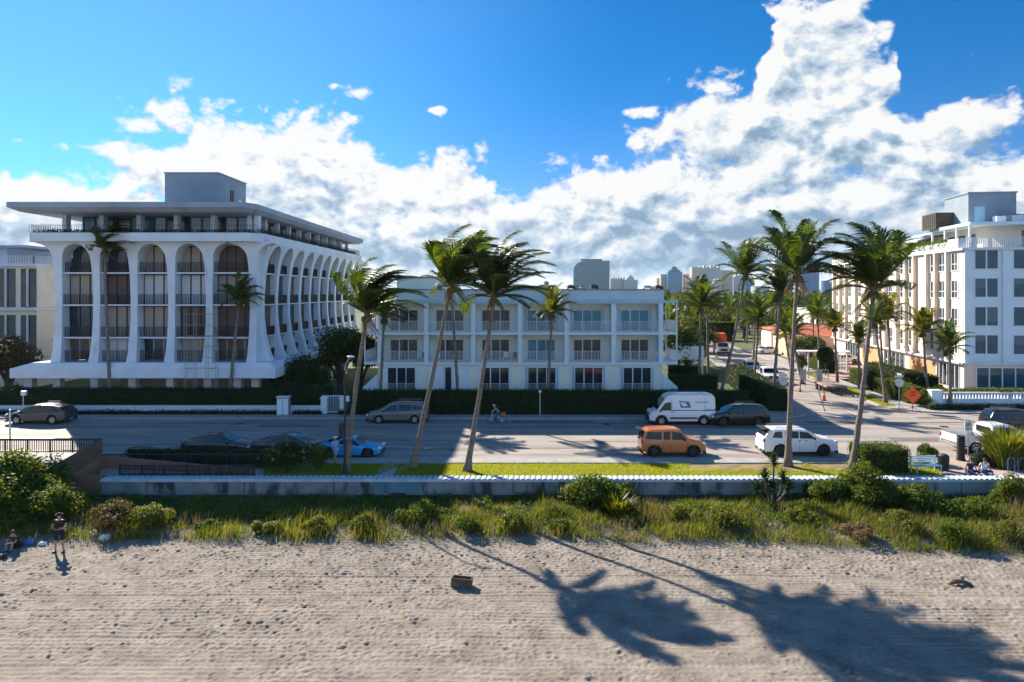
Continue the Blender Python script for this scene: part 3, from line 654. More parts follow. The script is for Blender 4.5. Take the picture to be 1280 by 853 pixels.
def crown_mesh(key):
    if key in CROWNS: return CROWNS[key]
    kind, seed = key
    P = dict(big=dict(L=4.5, nf=27, wind=(0.75, 0.05, 0.16), leaflets=60, dead=3), blown=dict(L=4.5, nf=28, wind=(1.15, -0.1, 0.18), leaflets=60, dead=3),
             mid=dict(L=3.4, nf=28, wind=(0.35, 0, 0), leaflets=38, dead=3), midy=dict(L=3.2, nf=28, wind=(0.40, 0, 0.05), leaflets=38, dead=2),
             small=dict(L=2.7, nf=22, wind=(0.30, 0, 0), leaflets=28, wide=1.4), far=dict(L=3.2, nf=17, wind=(0.25, 0, 0), leaflets=18, dead=3, wide=2.4))[kind]
    qd, mi = crown_arrays(seed, **P)
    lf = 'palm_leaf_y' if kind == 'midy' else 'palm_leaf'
    o = fast_mesh('crown', qd, 4, [lf, 'rachis', 'palm_dry'], None, mi); me = o.data; bpy.data.objects.remove(o)
    CROWNS[key] = me; return me
def palm(label, base, top, kind='big', seed=1, group='palms along the front', bend=0.35, r0=0.185, r1=0.105, scale=1.0, spin=0.0, nuts=True, yb=0.0, low=None):
    """base, top: world points; trunk leans out from its foot, then rises"""
    b = Vector(base); t = Vector(top) - b
    th = thing('palm_tree', label, 'palm tree', b, 0, group)
    c1 = Vector((t.x * bend, t.y * bend, t.z * 0.05)) if low is None else Vector(low)
    c1 = Vector((t.x * (0.33 + bend * .5), t.y * .5 + yb, t.z * 0.33)); c2 = Vector((t.x * (0.66 + bend * .45), t.y * .8 + yb, t.z * 0.66))
    pts = []; rad = []; n = 26 if kind != 'far' else 8
    rr = random.Random(seed)
    for i in range(n + 1):
        s = i / n; p = 3 * (1 - s) ** 2 * s * c1 + 3 * (1 - s) * s * s * c2 + s ** 3 * t
        pts.append(p + Vector((rr.uniform(-.015, .015), rr.uniform(-.015, .015), 0)))
        rad.append((r1 + (r0 - r1) * (1 - s) ** 1.5 + 0.16 * math.exp(-s * t.z / 0.45)) * (1 + rr.uniform(-.05, .05)))
    rad[-1] *= 1.5; rad[-2] *= 1.25
    pts[0].z -= 0.15
    mb = MB(); mb.tube(pts, rad, 12 if kind != 'far' else 7); mb.build('trunk', 'trunk', th, smooth=True)
    o = link('crown', crown_mesh((kind, seed)), th); o.location = t; o.rotation_euler = (rr.uniform(-.05, .05), 0, spin); o.scale = (scale,) * 3
    if nuts:
        mb = MB()
        for k in range(9):
            a = rr.uniform(0, 6.28); mb.ball((t.x + .26 * math.cos(a), t.y + .26 * math.sin(a), t.z - .18 - rr.uniform(0, .25)), (0.12, 0.12, 0.15), 8, 6)
        mb.tube([t + Vector((0, 0, -0.35)), t + Vector((0, 0, .1)), t + Vector((0, 0, .45))], [r1 * 1.4, r1 * 2.0, r1 * .6], 8)
        mb.build('coconut_cluster', 'coconut', th, smooth=True)
    return th
def P3(px, py, Y): return (gx(px, Y), Y, gz(py, Y))
def pg(px, Y, z=0.1): return (gx(px, Y), Y, z)
FRONT = 'tall coconut palms on the lawn by the sea wall'
palm('coconut palm at the left end of the lawn, trunk beside the dark street lamp', pg(433, 41.8), P3(459, 392, 42.6), 'blown', 1, FRONT, bend=-0.25, scale=0.86)
palm('steeply leaning coconut palm rooted in the shaded part of the lawn', pg(516, 42.6), P3(564, 357, 43.0), 'blown', 2, FRONT, bend=0.05, yb=-.3, scale=0.92)
palm('coconut palm rising where the sunlit lawn begins, its crown blown to the right', pg(584, 41.9), P3(618, 372, 42.4), 'big', 3, FRONT, bend=0.05, scale=0.94)
palm('upright coconut palm on the lawn in front of the white parked suv', pg(985, 43.1), P3(997, 343, 43.1), 'big', 4, FRONT, bend=-0.3, r0=0.20, scale=0.94, spin=1.0)
palm('right-leaning coconut palm at the right end of the lawn by the bush row', pg(1066, 42.4), P3(1092, 362, 42.2), 'big', 5, FRONT, bend=0.1, r0=0.20, scale=0.98, spin=2.2)
GARD = 'garden palms in front of the buildings'
palm('thin palm in front of the white arched building, second arch, tallest there', pg(139, 63.6), P3(131, 312, 63.6), 'blown', 6, GARD, scale=0.72, r0=.18)
palm('shorter drooping palm in front of the rightmost arch of the white building', pg(286, 63.4), P3(299, 378, 63.4), 'small', 7, GARD, r0=.17, scale=1.0, bend=-.2)
palm('small palm at the left end of the cream building', pg(475, 63.2), P3(480, 398, 63.2), 'mid', 8, GARD, r0=.17, bend=-.2, scale=.85)
palm('slim curved palm against the second bay of the cream building, behind the leaning beach palm', pg(573, 63.4), P3(563, 360, 63.2), 'mid', 9, GARD, r0=.17, bend=-.3, scale=1.0)
palm('yellow-green palm standing before the fourth bay of the cream building', pg(683, 63.5), P3(690, 392, 63.6), 'midy', 10, GARD, r0=.17, bend=.1, scale=.85, spin=.6)  # yellow light on this crown put into its leaf colour
ST = 'palms lining the side street'
palm('curved palm rising left of the side street above the parked pickup', pg(897, 66.5), P3(931, 344, 67.5), 'mid', 11, ST, bend=.25, scale=1.15, r0=.19)
palm('straight palm left of the side street behind the hedge, nearest the cream building', pg(873, 72), P3(876, 384, 72), 'mid', 12, ST, scale=1.0, spin=1)
palm('slender palm just right of the one nearest the cream building', pg(886, 79), P3(884, 382, 79), 'mid', 13, ST, scale=1.0, spin=2)
palm('palm on the corner verge beside the stop sign', pg(966, 66.2), P3(975, 366, 66.2), 'mid', 14, ST, scale=.95, bend=.1, spin=3)
palm('thin palm on the left kerb of the side street beside the pickup bonnet', pg(941, 80), P3(948, 402, 82), 'small', 15, ST, scale=1.2, spin=2.5)
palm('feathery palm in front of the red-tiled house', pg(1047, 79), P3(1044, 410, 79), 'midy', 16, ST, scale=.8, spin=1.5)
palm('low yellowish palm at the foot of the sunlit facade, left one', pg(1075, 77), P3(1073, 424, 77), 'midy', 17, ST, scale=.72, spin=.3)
palm('palm with hooked foot on the right verge of the street', pg(1107, 67.2), P3(1093, 405, 68), 'mid', 18, ST, bend=-.45, scale=.72, r0=.15)
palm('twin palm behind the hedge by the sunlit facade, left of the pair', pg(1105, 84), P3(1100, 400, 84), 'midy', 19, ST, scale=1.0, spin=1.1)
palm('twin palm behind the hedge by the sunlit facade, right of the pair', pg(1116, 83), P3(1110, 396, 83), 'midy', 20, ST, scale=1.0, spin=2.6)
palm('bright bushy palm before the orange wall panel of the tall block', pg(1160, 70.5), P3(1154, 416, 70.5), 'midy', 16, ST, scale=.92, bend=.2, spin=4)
palm('dark spreading palm before the corner of the tall block', pg(1188, 64.2), P3(1187, 436, 64.2), 'small', 7, ST, scale=1.0, spin=.9)
palm('short bare-trunked palm on the far verge of the side street', pg(942, 112), P3(943, 400, 112), 'mid', 12, ST, scale=.9, spin=4)
palm('bent palm beside the white flatbed trailer', pg(1003, 82), P3(990, 420, 84), 'small', 15, ST, scale=1.1, spin=5, bend=-.3)
palm('palm on the right verge seen just left of the pergola', pg(990, 92), P3(981, 415, 94), 'small', 7, ST, scale=1.1, spin=3, bend=-.3)
palm('distant palm beside the pale villa on the street', pg(1030, 130), P3(1028, 398, 130), 'mid', 18, ST, scale=1.0, spin=3)

# ------------------------------------------------------------------ hedges, trees, bushes
def hedge(name, label, x0, x1, y0, y1, z1, leafm='hedge', dens=150, size=0.11, rz=0, loc=None, z0=0.0, group=None, core='hedge_core', wob=0.06, cat='hedge'):
    cxx, cyy = (x0 + x1) / 2, (y0 + y1) / 2
    lx, ly = (x1 - x0) / 2, (y1 - y0) / 2
    th = thing(name, label, cat, loc or (cxx, cyy, z0), rz, group); h = z1 - z0
    r = np.random.default_rng(abs(hash((round(x0, 2), round(y1, 2)))) % 9999)
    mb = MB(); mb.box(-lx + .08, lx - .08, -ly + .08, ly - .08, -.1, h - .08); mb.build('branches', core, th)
    P = []; Nn = []
    for ax, a, b, sg in ((1, 2 * lx, h, -1), (1, 2 * lx, h, 1), (0, 2 * ly, h, -1), (0, 2 * ly, h, 1), (2, 2 * lx, 2 * ly, 1)):
        n = int(a * b * dens * (0.5 if sg == 1 and ax == 1 else 1)); u = r.uniform(-a / 2, a / 2, n); v = r.uniform(0, b, n)
        off = r.normal(0, wob, n)
        if ax == 1: p = np.stack([u, sg * ly + off * 1, v], 1); nn = np.tile([0, sg, 0.2], (n, 1))
        elif ax == 0: p = np.stack([sg * lx + off, u, v], 1); nn = np.tile([sg, 0, 0.2], (n, 1))
        else: p = np.stack([u, v - b / 2, h + off * .9], 1); nn = np.tile([0, 0, 1.0], (n, 1))
        bump = (vnoise(p[:, 0] + 50 + cxx, p[:, 2] + p[:, 1] + 50, 0.8, 3) - .5) * 0.14
        p = p + nn * bump[:, None]
        P.append(p); Nn.append(nn)
    P = np.concatenate(P); Nn = np.concatenate(Nn)
    fast_mesh('foliage', leaf_quads(P, Nn.astype(float), size, 0.6, 0.75, r), 4, leafm, th)
    return th
def clump_points(r, c, rad, n, flat=1.0, bottom=-0.3):
    d = unit(r.normal(0, 1, (n * 2, 3))); d = d[d[:, 2] > bottom][:n]
    k = len(d); s = r.uniform(0.72, 1.03, k)[:, None]
    lump = 1 + 0.16 * np.sin(d[:, :1] * 7 + c[0]) * np.sin(d[:, 1:2] * 6 + c[1]) + 0.1 * np.sin(d[:, 2:3] * 9)
    return np.array(c) + d * s * lump * np.array([rad, rad, rad * flat]), d
FOL = {}
def foliage_mesh(seed, rad, h, nclump, leaves, size, leafm, bottom=-0.25, squash=0.8, spread=0.72):
    key = (seed, rad, h, nclump, leaves, size, leafm)
    if key in FOL: return FOL[key]
    r = np.random.default_rng(seed); P = []; Nn = []
    for i in range(nclump):
        d = unit(r.normal(0, 1, 3)); d[2] = abs(d[2]) * 1.0 - 0.25
        c = d * r.uniform(0.35, spread) * np.array([rad, rad, h])
        p, nn = clump_points(r, c, r.uniform(.28, .5) * min(rad, h * 1.3), leaves, squash, -0.6); P.append(p); Nn.append(nn)
    P = np.concatenate(P); Nn = np.concatenate(Nn)
    o = fast_mesh('foliage', leaf_quads(P, Nn, size, 0.62, 0.6, r, 0.15), 4, leafm); me = o.data; bpy.data.objects.remove(o)
    FOL[key] = me; return me
def tree(label, loc, rad, h, trunk_h, leafm='tree_leaf', seed=1, nclump=26, leaves=150, size=0.3, group=None, name='tree', cat='tree', key=None):
    th = thing(name, label, cat, loc, random.Random(seed * 31 + int(loc[0])).uniform(0, 6), group)
    r = random.Random(seed); mb = MB(); H0 = trunk_h + h * .5
    mb.tube([(0, 0, -.2), (r.uniform(-.1, .1), 0, trunk_h * .5), (r.uniform(-.2, .2), r.uniform(-.2, .2), H0)], [rad * .09 + .05, rad * .07 + .04, rad * .04], 8)
    for k in range(6):
        a = k * 1.05 + r.uniform(0, .5); q = rad * r.uniform(.45, .75)
        mb.tube([(0, 0, trunk_h * r.uniform(.6, 1.0)), (q * .5 * math.cos(a), q * .5 * math.sin(a), trunk_h + h * .35), (q * math.cos(a), q * math.sin(a), trunk_h + h * r.uniform(.5, .9))], [rad * .045, rad * .03, rad * .012], 6)
    mb.build('trunk', 'bark', th)
    o = link('crown', foliage_mesh(seed, rad, h, nclump, leaves, size, leafm), th); o.location = (0, 0, trunk_h + h * .45)
    return th
def bush(label, loc, rad, h, leafm='bush', seed=1, nclump=14, leaves=240, size=0.12, name='shrub', cat='shrub', group=None, stems=7):
    th = thing(name, label, cat, loc, random.Random(seed * 7).uniform(0, 6), group); r = random.Random(seed); mb = MB()
    for k in range(stems):
        a = k * 6.28 / stems + r.uniform(0, .5); q = rad * r.uniform(.3, .7)
        mb.tube([(0.1 * math.cos(a), 0.1 * math.sin(a), -.15), (q * .6 * math.cos(a), q * .6 * math.sin(a), h * .4), (q * math.cos(a), q * math.sin(a), h * .75)], [.05, .035, .015], 5)
    mb.build('branches', 'bark', th)
    rr = np.random.default_rng(seed); P = []; Nn = []
    for i in range(nclump):
        a = rr.uniform(0, 6.28); q = rad * rr.uniform(0, .72) ; cz = h * rr.uniform(.25, .72) * (1 - 0.35 * q / rad)
        p, nn = clump_points(rr, (q * math.cos(a), q * math.sin(a), cz), rr.uniform(.26, .42) * min(rad, h), leaves, .85, -0.5); P.append(p); Nn.append(nn)
    P = np.concatenate(P); Nn = np.concatenate(Nn); k = P[:, 2] > 0.02
    fast_mesh('foliage', leaf_quads(P[k], Nn[k], size, 0.7, 0.6, rr, 0.2), 4, leafm, th)
    return th
# ------------------------------------------------------------------ hedges along the road
hedge('hedge', 'tall clipped dark hedge behind the white garden wall of the arched building', gx(-60, 62.9), gx(361, 62.9), 62.4, 63.8, gz(486, 62.9), dens=120)
hedge('hedge', 'tall hedge block right of the metal cabinet, with a slightly lower end by the gate', gx(362, 62.9), gx(414, 62.9), 62.4, 63.8, gz(484, 62.9), dens=120)
hedge('hedge', 'low clipped hedge at the kerb below the white garden wall', gx(-60, 60.9), gx(344, 60.9), 60.95, 61.5, gz(514, 61), dens=130)
hedge('hedge', 'short low hedge at the kerb between metal cabinet and gate pillar', gx(365, 61), gx(402, 61), 60.95, 61.5, gz(514, 61), dens=130)
hedge('hedge', 'short dark hedge piece between the gate and the street lamp', gx(422, 61), gx(436, 61), 61.0, 61.8, gz(512, 61.5), dens=130)
hedge('hedge', 'long tall dark hedge in front of the cream building', gx(440, 61.2), 20.4, 60.95, 62.3, gz(489, 61.2), dens=150)
hedge('hedge', 'tall dark hedge running back along the left side of the street', -1.0, 1.0, -10.5, 10.5, 2.2, dens=120, rz=-math.atan(DX), loc=(cx(73) - HWL - 2.9, 73, 0))
hedge('hedge', 'dark hedge in the garden behind the white delivery van', gx(838, 69), 19.9, 69.0, 70.4, 2.6, dens=90)
hedge('hedge', 'second dark hedge further back behind the van, under the pale canopy', gx(838, 79), gx(876, 79), 79, 80.6, 2.5, dens=80, size=.14)
# right side
hedge('hedge', 'dark shaded hedge at the pavement in front of the tall block', gx(1160, 63.6), gx(1160, 63.6) + 34, 63.3, 64.1, gz(506, 63.7), dens=120)
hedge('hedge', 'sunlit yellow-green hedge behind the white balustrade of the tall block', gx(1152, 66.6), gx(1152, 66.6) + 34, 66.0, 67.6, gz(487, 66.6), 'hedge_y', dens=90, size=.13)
rzs = -math.atan(DX)
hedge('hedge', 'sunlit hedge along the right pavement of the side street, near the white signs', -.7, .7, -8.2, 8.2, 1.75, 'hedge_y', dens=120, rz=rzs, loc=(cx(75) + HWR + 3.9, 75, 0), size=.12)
hedge('hedge', 'dark leafy hedge behind the sunlit one at the foot of the tall block', -1.0, 1.0, -7.5, 7.5, 2.3, 'hedge', dens=90, rz=rzs, loc=(cx(78) + HWR + 7.0, 78, 0), size=.15)
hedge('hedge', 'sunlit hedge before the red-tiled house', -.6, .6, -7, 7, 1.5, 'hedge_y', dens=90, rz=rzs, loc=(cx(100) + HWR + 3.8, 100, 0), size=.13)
hedge('hedge', 'square clipped shrub beside the pergola gate', -.9, .9, -.9, .9, 1.9, 'hedge', dens=90, rz=rzs, loc=(gx(1036, 93), 93, 0), size=.13)
for i, (px, Y) in enumerate(((868, 128), (872, 133), (878, 139))): pass
M['balu'] = M['white_metal']
w = thing('garden_wall', 'long low white garden wall between the two hedges of the arched building', 'wall', (gx(150, 61.9), 61.9, 0))
mb = MB(); mb.box(gx(-60, 61.9), gx(402, 61.9), 61.75, 62.05, -.1, gz(508.5, 61.9)); mb.build('wall_body', 'stucco_white', w, True)
mb = MB(); mb.box(gx(-60, 61.9), gx(402, 61.9), 61.70, 62.10, gz(508.5, 61.9), gz(507, 61.9)); mb.build('coping', 'stucco_white', w, True)
# metal cabinet
c = thing('utility_cabinet', 'grey metal utility cabinet standing at the kerb before the low hedge', 'cabinet', (gx(354.5, 60.5), 60.5, .12))
mb = MB(); mb.box(-.52, .52, -.25, .3, 0, 1.62); mb.build('housing', 'grey_metal', c)
for s in (-1, 1):
    mb = MB(); mb.box(s * .26 - .23, s * .26 + .23, -.27, -.25, .12, 1.5)
    for k in range(7): mb.box(s * .26 - .17, s * .26 + .17, -.285, -.27, .3 + k * .07, .33 + k * .07)
    d = mb.build('door', 'stucco_trim', c)
mb = MB(); mb.box(-.58, .58, -.3, .35, 1.62, 1.70); mb.build('lid', 'stucco_white', c)
mb = MB(); mb.box(-.6, .6, -.35, .4, -.02, .06); mb.build('base', 'concrete', c)
# gate
g_ = thing('garden_gate', 'pale metal garden gate hung between two white pillars', 'gate', (gx(417, 61.6), 61.6, .1))
mb = MB()
for k in range(9): mb.box(-.58 + k * .145 - .015, -.58 + k * .145 + .015, -.015, .015, .1, 1.6)
mb.box(-.62, .62, -.03, .03, .1, .16); mb.box(-.62, .62, -.03, .03, 1.55, 1.62); mb.box(-.64, -.6, -.03, .03, 0, 1.66); mb.box(.6, .64, -.03, .03, 0, 1.66); mb.build('gate_leaf', 'stucco_trim', g_)
for px_, lb in ((405.5, 'white gate pillar with stepped cap, left of the garden gate'), (429, 'white gate pillar right of the garden gate')):
    c = thing('gate_pillar', lb, 'pillar', (gx(px_, 61.6), 61.6, .1), 0, 'gate pillars')
    mb = MB(); mb.box(-.26, .26, -.26, .26, 0, 1.35); mb.build('shaft', 'stucco_white', c)
    mb = MB(); mb.box(-.33, .33, -.33, .33, 1.35, 1.45); mb.box(-.22, .22, -.22, .22, 1.45, 1.6); mb.build('cap', 'stucco_white', c)
# bushy trees between white block and cream building
tree('large rounded dark-leaved tree filling the gap right of the arched building', (gx(425, 72), 72, 0), 3.6, 5.2, 2.0, 'tree_leaf', 3, 30, 260, .24)
tree('low spreading tree beside the sloping plinth of the arched building', (gx(375, 68), 68, 0), 3.2, 3.4, .8, 'tree_leaf', 4, 26, 260, .22)
tree('dark tree behind the hedge at the left end of the cream building', (gx(452, 75), 75, 0), 2.6, 5.0, 1.6, 'tree_leaf', 5, 24, 240, .24)
tree('brownish sea almond tree in front of the far-left white building', (gx(10, 69), 69, 0), 3.4, 4.6, 1.8, 'tree_leaf_b', 6, 26, 240, .3)
tree('brownish tree at the left edge, leaning towards the arched building', (gx(-40, 71), 71, 0), 3.6, 5.0, 1.6, 'tree_leaf_b', 7, 26, 240, .3)
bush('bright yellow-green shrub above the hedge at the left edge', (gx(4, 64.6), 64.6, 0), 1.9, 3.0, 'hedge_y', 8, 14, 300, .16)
tree('small dark tree under the canopy behind the delivery van', (gx(858, 92), 92, 0), 2.2, 3.0, 1.2, 'tree_leaf', 9, 18, 160, .24)
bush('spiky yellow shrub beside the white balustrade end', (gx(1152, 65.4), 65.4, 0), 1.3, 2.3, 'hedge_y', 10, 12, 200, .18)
for i, (px, Y, rad, h, lb) in enumerate(((1092, 76.5, 1.5, 2.8, 'dark rounded shrub below the arched window of the tall block'), (1135, 72, 1.5, 2.6, 'dark shrub below the orange panel of the tall block'), (1172, 70, 1.4, 2.4, 'dark shrub near the corner of the tall block'), (1118, 73, 1.2, 2.3, 'reddish shrub between the two dark ones by the tall block'))):
    bush(lb, (gx(px, Y), Y, 0), rad, h, 'tree_leaf' if i != 3 else 'tree_leaf_b', 20 + i, 12, 160, .16, group='shrubs at the foot of the tall block')
# spherical topiary by the pergola
t = thing('topiary', 'dark tree clipped into a ball beside the white pergola', 'topiary', (gx(1032, 90), 90, 0))
mb = MB(); mb.tube([(0, 0, -.1), (0, 0, 2.2)], .09, 8); mb.build('trunk', 'bark', t)
r_ = np.random.default_rng(2); d_ = unit(r_.normal(0, 1, (4200, 3))); 
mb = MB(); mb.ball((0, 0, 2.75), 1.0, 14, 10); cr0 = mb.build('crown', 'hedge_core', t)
fast_mesh('foliage', leaf_quads(np.array([0, 0, 2.75]) + d_ * r_.uniform(1.0, 1.14, (4200, 1)), d_, .13, .6, .5, r_), 4, 'hedge', cr0)
# shrubs on the plaza by the wall
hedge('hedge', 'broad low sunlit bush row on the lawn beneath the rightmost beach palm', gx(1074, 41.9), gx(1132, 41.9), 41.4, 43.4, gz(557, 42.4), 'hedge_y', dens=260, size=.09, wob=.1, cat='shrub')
bush('rounded dark-green bush next to the black litter bin', (gx(1158, 43.6), 43.6, 0.1), 1.0, 1.5, 'bush', 30, 14, 260, .09)
t = thing('shrub', 'small clipped dome of dark shrub beside the black bollard', 'shrub', (gx(1225, 43.0), 43.0, .1))
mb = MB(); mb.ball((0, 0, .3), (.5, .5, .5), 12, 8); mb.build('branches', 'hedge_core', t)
d_ = unit(r_.normal(0, 1, (3000, 3))); fast_mesh('foliage', leaf_quads(np.array([0, 0, .3]) + d_ * np.array([.58, .58, .56]), d_, .07, .6, .4, r_), 4, 'hedge', t)
def spiky(label, loc, rad, h, n, seed, matn='grass', wdt=.035, name='ornamental_grass', cat='shrub'):
    r = np.random.default_rng(seed); a = r.uniform(0, 6.28, n); q = rad * np.sqrt(r.uniform(0, 1, n)) * .55
    P = np.stack([q * np.cos(a), q * np.sin(a), r.uniform(-.05, h * .25, n)], 1); hh = h * r.uniform(.55, 1.1, n) * (1 - .3 * q / rad)
    d = np.stack([np.cos(a), np.sin(a), np.zeros(n)], 1) * r.uniform(.1, 1, n)[:, None] * rad / h; s = np.stack([-np.sin(a), np.cos(a), np.zeros(n)], 1) * wdt
    up = np.array([0, 0, 1.]); m1 = P + (up * .6 + d * .35) * hh[:, None]; tp = P + (up * .92 + d) * hh[:, None]
    q1 = np.stack([P - s, P + s, m1 + s * .8, m1 - s * .8], 1); q2 = np.stack([m1 - s * .8, m1 + s * .8, tp + s * .1, tp - s * .1], 1)
    o = fast_mesh(name, np.concatenate([q1, q2]), 4, matn); o.location = loc; return tag(o, label, cat)
spiky('large fountain-shaped ornamental grass by the white pickup', (gx(1259, 42.6), 42.6, .1), 1.75, 2.3, 2600, 3, 'grass')
# flowering shrub left
bush('flowering shrub with yellow and pink blooms between the iron fence and the blue sports car', (gx(362, 42.0), 42.0, .1), 1.9, 2.0, 'tree_leaf', 31, 26, 420, .085)
fb = bpy.data.objects[-1] if False else None
r_ = np.random.default_rng(8); a_ = r_.uniform(0, 6.28, 50); q_ = np.sqrt(r_.uniform(0, 1, 50)) * 1.9
par = [o for o in COL.objects if o.get('label', '').startswith('flowering shrub')][0]
Pf = np.stack([q_ * np.cos(a_), q_ * np.sin(a_) , .5 + 1.35 * np.sqrt(np.clip(1 - (q_ / 2.0) ** 2, 0, 1)) * r_.uniform(.5, 1, 50)], 1)
Pf = np.repeat(Pf, 5, 0) + r_.normal(0, .05, (250, 3))
fast_mesh('blossom', leaf_quads(Pf, unit(r_.normal(0, 1, (250, 3))), .1, .8, .3, r_), 4, 'flower', par)
bush('second leafy shrub touching the flowering one, nearer the blue sports car', (gx(398, 42.6), 42.6, .1), 1.15, 1.7, 'bush', 32, 14, 300, .08)
hedge('hedge', 'dark clipped hedge behind the iron fence on the left', gx(160, 43.3), gx(345, 43.3), 43.0, 43.6, gz(561, 43.3), dens=240, size=.08)

# ------------------------------------------------------------------ dune plants
def in_frame_x(Y): return gx(-40, Y), gx(1320, Y)
def dune_blades(name, n, x0, x1, y0, y1, h, w, matn, label, thresh=0.0, seed=1, lean=.5, edge=0.0, wind=(.12, 0, 0)):
    r = np.random.default_rng(seed); x = r.uniform(x0, x1, n); y = r.uniform(y0, y1, n)
    k = (y > sand_edge(x) + edge + r.exponential(.25, n) * -1) & (vnoise(x, y, .7, seed + 20) * .65 + vnoise(x, y, 2.3, seed + 40) * .35 > thresh + r.uniform(-.12, .12, n))
    x, y = x[k], y[k]; hv = h * (.3 + 1.35 * vnoise(x, y, 1.3, seed + 60) ** 1.5) * np.where(y > 37.3, .6, 1.0)
    P = np.stack([x, y, sand_z(x, y) - .04], 1)
    o = fast_mesh(name, blades(P, hv, w, lean, wind, r), 4, matn); return tag(o, label, 'grass', kind='stuff')
XW0, XW1 = -29, 31
dune_blades('dune_grass', 100000, XW0, XW1, 30.5, 39.5, .62, .022, 'grass', 'green and straw dune grass covering the strip below the sea wall', .36, 1)
dune_blades('dune_grass', 22000, XW0, XW1, 30.5, 39.4, .75, .018, 'grass_dry', 'dry straw-coloured dune grass mixed through the green strip', .50, 2)
# leafy creeping ground cover at the foot of the wall
def cover(label, n, x0, x1, y0, y1, zmax, size, matn, seed, thresh, edge):
    r = np.random.default_rng(seed); x = r.uniform(x0, x1, n); y = r.uniform(y0, y1, n)
    hn = vnoise(x, y, 1.1, seed) * .6 + vnoise(x, y, .45, seed + 1) * .4
    k = (hn > thresh) & (y > sand_edge(x) + edge); x, y, hn = x[k], y[k], hn[k]
    z = sand_z(x, y) + zmax * (hn - thresh) / (1 - thresh) * r.uniform(.35, 1.0, len(x))
    o = fast_mesh('ground_cover', leaf_quads(np.stack([x, y, z], 1), np.tile([0, -.3, .8], (len(x), 1)), size, .65, .7, r), 4, matn)
    return tag(o, label, 'ground cover', kind='stuff')
cover('dark leafy undergrowth at the foot of the sea wall', 85000, XW0, XW1, 34.6, 39.5, .65, .10, 'bush', 51, .36, 1.0)
cover('creeping green plants along the edge of the sand', 26000, XW0, XW1, 32.0, 36.5, .55, .085, 'grass', 57, .48, -.15)
DB = 'dune shrubs below the sea wall'
def dz(px, Y): x = gx(px, Y); return (x, Y, float(sand_z(np.array([[x]]), np.array([[Y]]))[0, 0]) - .05)
bush('broad glossy sea grape bush with sunlit leaves in the middle below the wall', dz(735, 37.9), 1.9, 2.0, 'grape', 40, 24, 420, .13, 'sea_grape_bush', 'bush', DB)
bush('dark smaller bush touching the right side of the broad sea grape', dz(786, 38.4), 1.1, 1.7, 'grape', 41, 12, 300, .12, 'sea_grape_bush', 'bush', DB)
bush('tall sea grape bush at the right, reaching over the wall coping', dz(1080, 38.2), 1.7, 2.7, 'grape', 42, 22, 400, .13, 'sea_grape_bush', 'bush', DB)
bush('sea grape bush left of the tall one on the right, darker', dz(1035, 38.4), 1.4, 2.0, 'grape', 43, 16, 340, .12, 'sea_grape_bush', 'bush', DB)
bush('wide low sea grape thicket below the two people at the wall', dz(1150, 36.7), 2.0, 1.7, 'grape', 44, 22, 380, .12, 'sea_grape_bush', 'bush', DB)
bush('leafy bush at the right edge against the wall', dz(1268, 37.9), 1.3, 2.2, 'grape', 45, 16, 340, .12, 'sea_grape_bush', 'bush', DB)
bush('low bush between the right edge one and the low thicket', dz(1215, 36.2), 1.5, 1.2, 'bush', 46, 14, 300, .10, 'dune_bush', 'bush', DB)
bush('huge dark sea grape at the left edge with round sunlit leaves', dz(12, 37.0), 3.1, 3.7, 'grape', 47, 44, 520, .17, 'sea_grape_bush', 'bush', DB)
bush('low dark sea grape mound between the huge one and the standing man', dz(66, 36.2), 1.9, 1.9, 'grape', 50, 20, 380, .14, 'sea_grape_bush', 'bush', DB)
bush('dark scrub mound directly behind the sitting person', dz(14, 35.2), 1.9, 1.7, 'grape', 52, 20, 380, .13, 'dune_bush', 'bush', DB)
bush('brownish scrub bush right of the man in black', dz(140, 34.7), 1.5, 1.5, 'tree_leaf_b', 48, 20, 340, .09, 'dune_bush', 'bush', DB)
bush('greener scrub bush next to the brownish one', dz(190, 35.0), 1.3, 1.4, 'grass', 49, 16, 340, .09, 'dune_bush', 'bush', DB)
for i, (px, Y, rad, h, mt, lb) in enumerate((
    (262, 34.6, .9, .8, 'bush', 'small green dune bush at the sand edge, left of centre'), (335, 34.4, .8, .75, 'grass', 'pale dune bush at the sand edge below the flowering shrub'),
    (395, 34.3, .8, .8, 'grass', 'pale round dune bush below the blue sports car'), (455, 34.5, .9, .8, 'bush', 'green dune bush below the blue painted wall panel'),
    (520, 35.6, 1.0, 1.3, 'bush', 'upright dark bush against the blue painted panel'), (585, 34.5, .9, .85, 'bush', 'dune bush at the sand edge above the long palm shadow'),
    (640, 34.6, 1.0, .9, 'grass', 'pale dune bush left of the broad sea grape'), (700, 34.6, 1.0, .8, 'bush', 'low dune bush in front of the broad sea grape'),
    (850, 35.6, 1.2, 1.0, 'grass', 'straw-green dune bush right of the fan palm'), (905, 35.0, 1.3, 1.1, 'grass', 'larger straw-green dune bush above the sand notch'),
    (1000, 35.2, 1.4, 1.2, 'grass', 'tussocky dune bush below the spiky yucca'), (1070, 33.7, 1.1, .9, 'grass_dry', 'dry dune bush at the sand edge on the right'),
    (1125, 34.5, 1.2, 1.0, 'grass', 'dune bush in front of the low thicket'), (1190, 33.0, 1.3, 1.0, 'bush', 'green dune bush nearest the driftwood'), (1262, 33.0, 1.4, 1.3, 'grass', 'tall tussock bush at the right edge of the sand'))):
    bush(lb, dz(px, Y), rad * (.8 + .55 * ((i * 37) % 10) / 10), h * (.75 + .6 * ((i * 53) % 10) / 10), mt, 60 + i, 14, 300, .085, 'dune_bush', 'bush', DB)
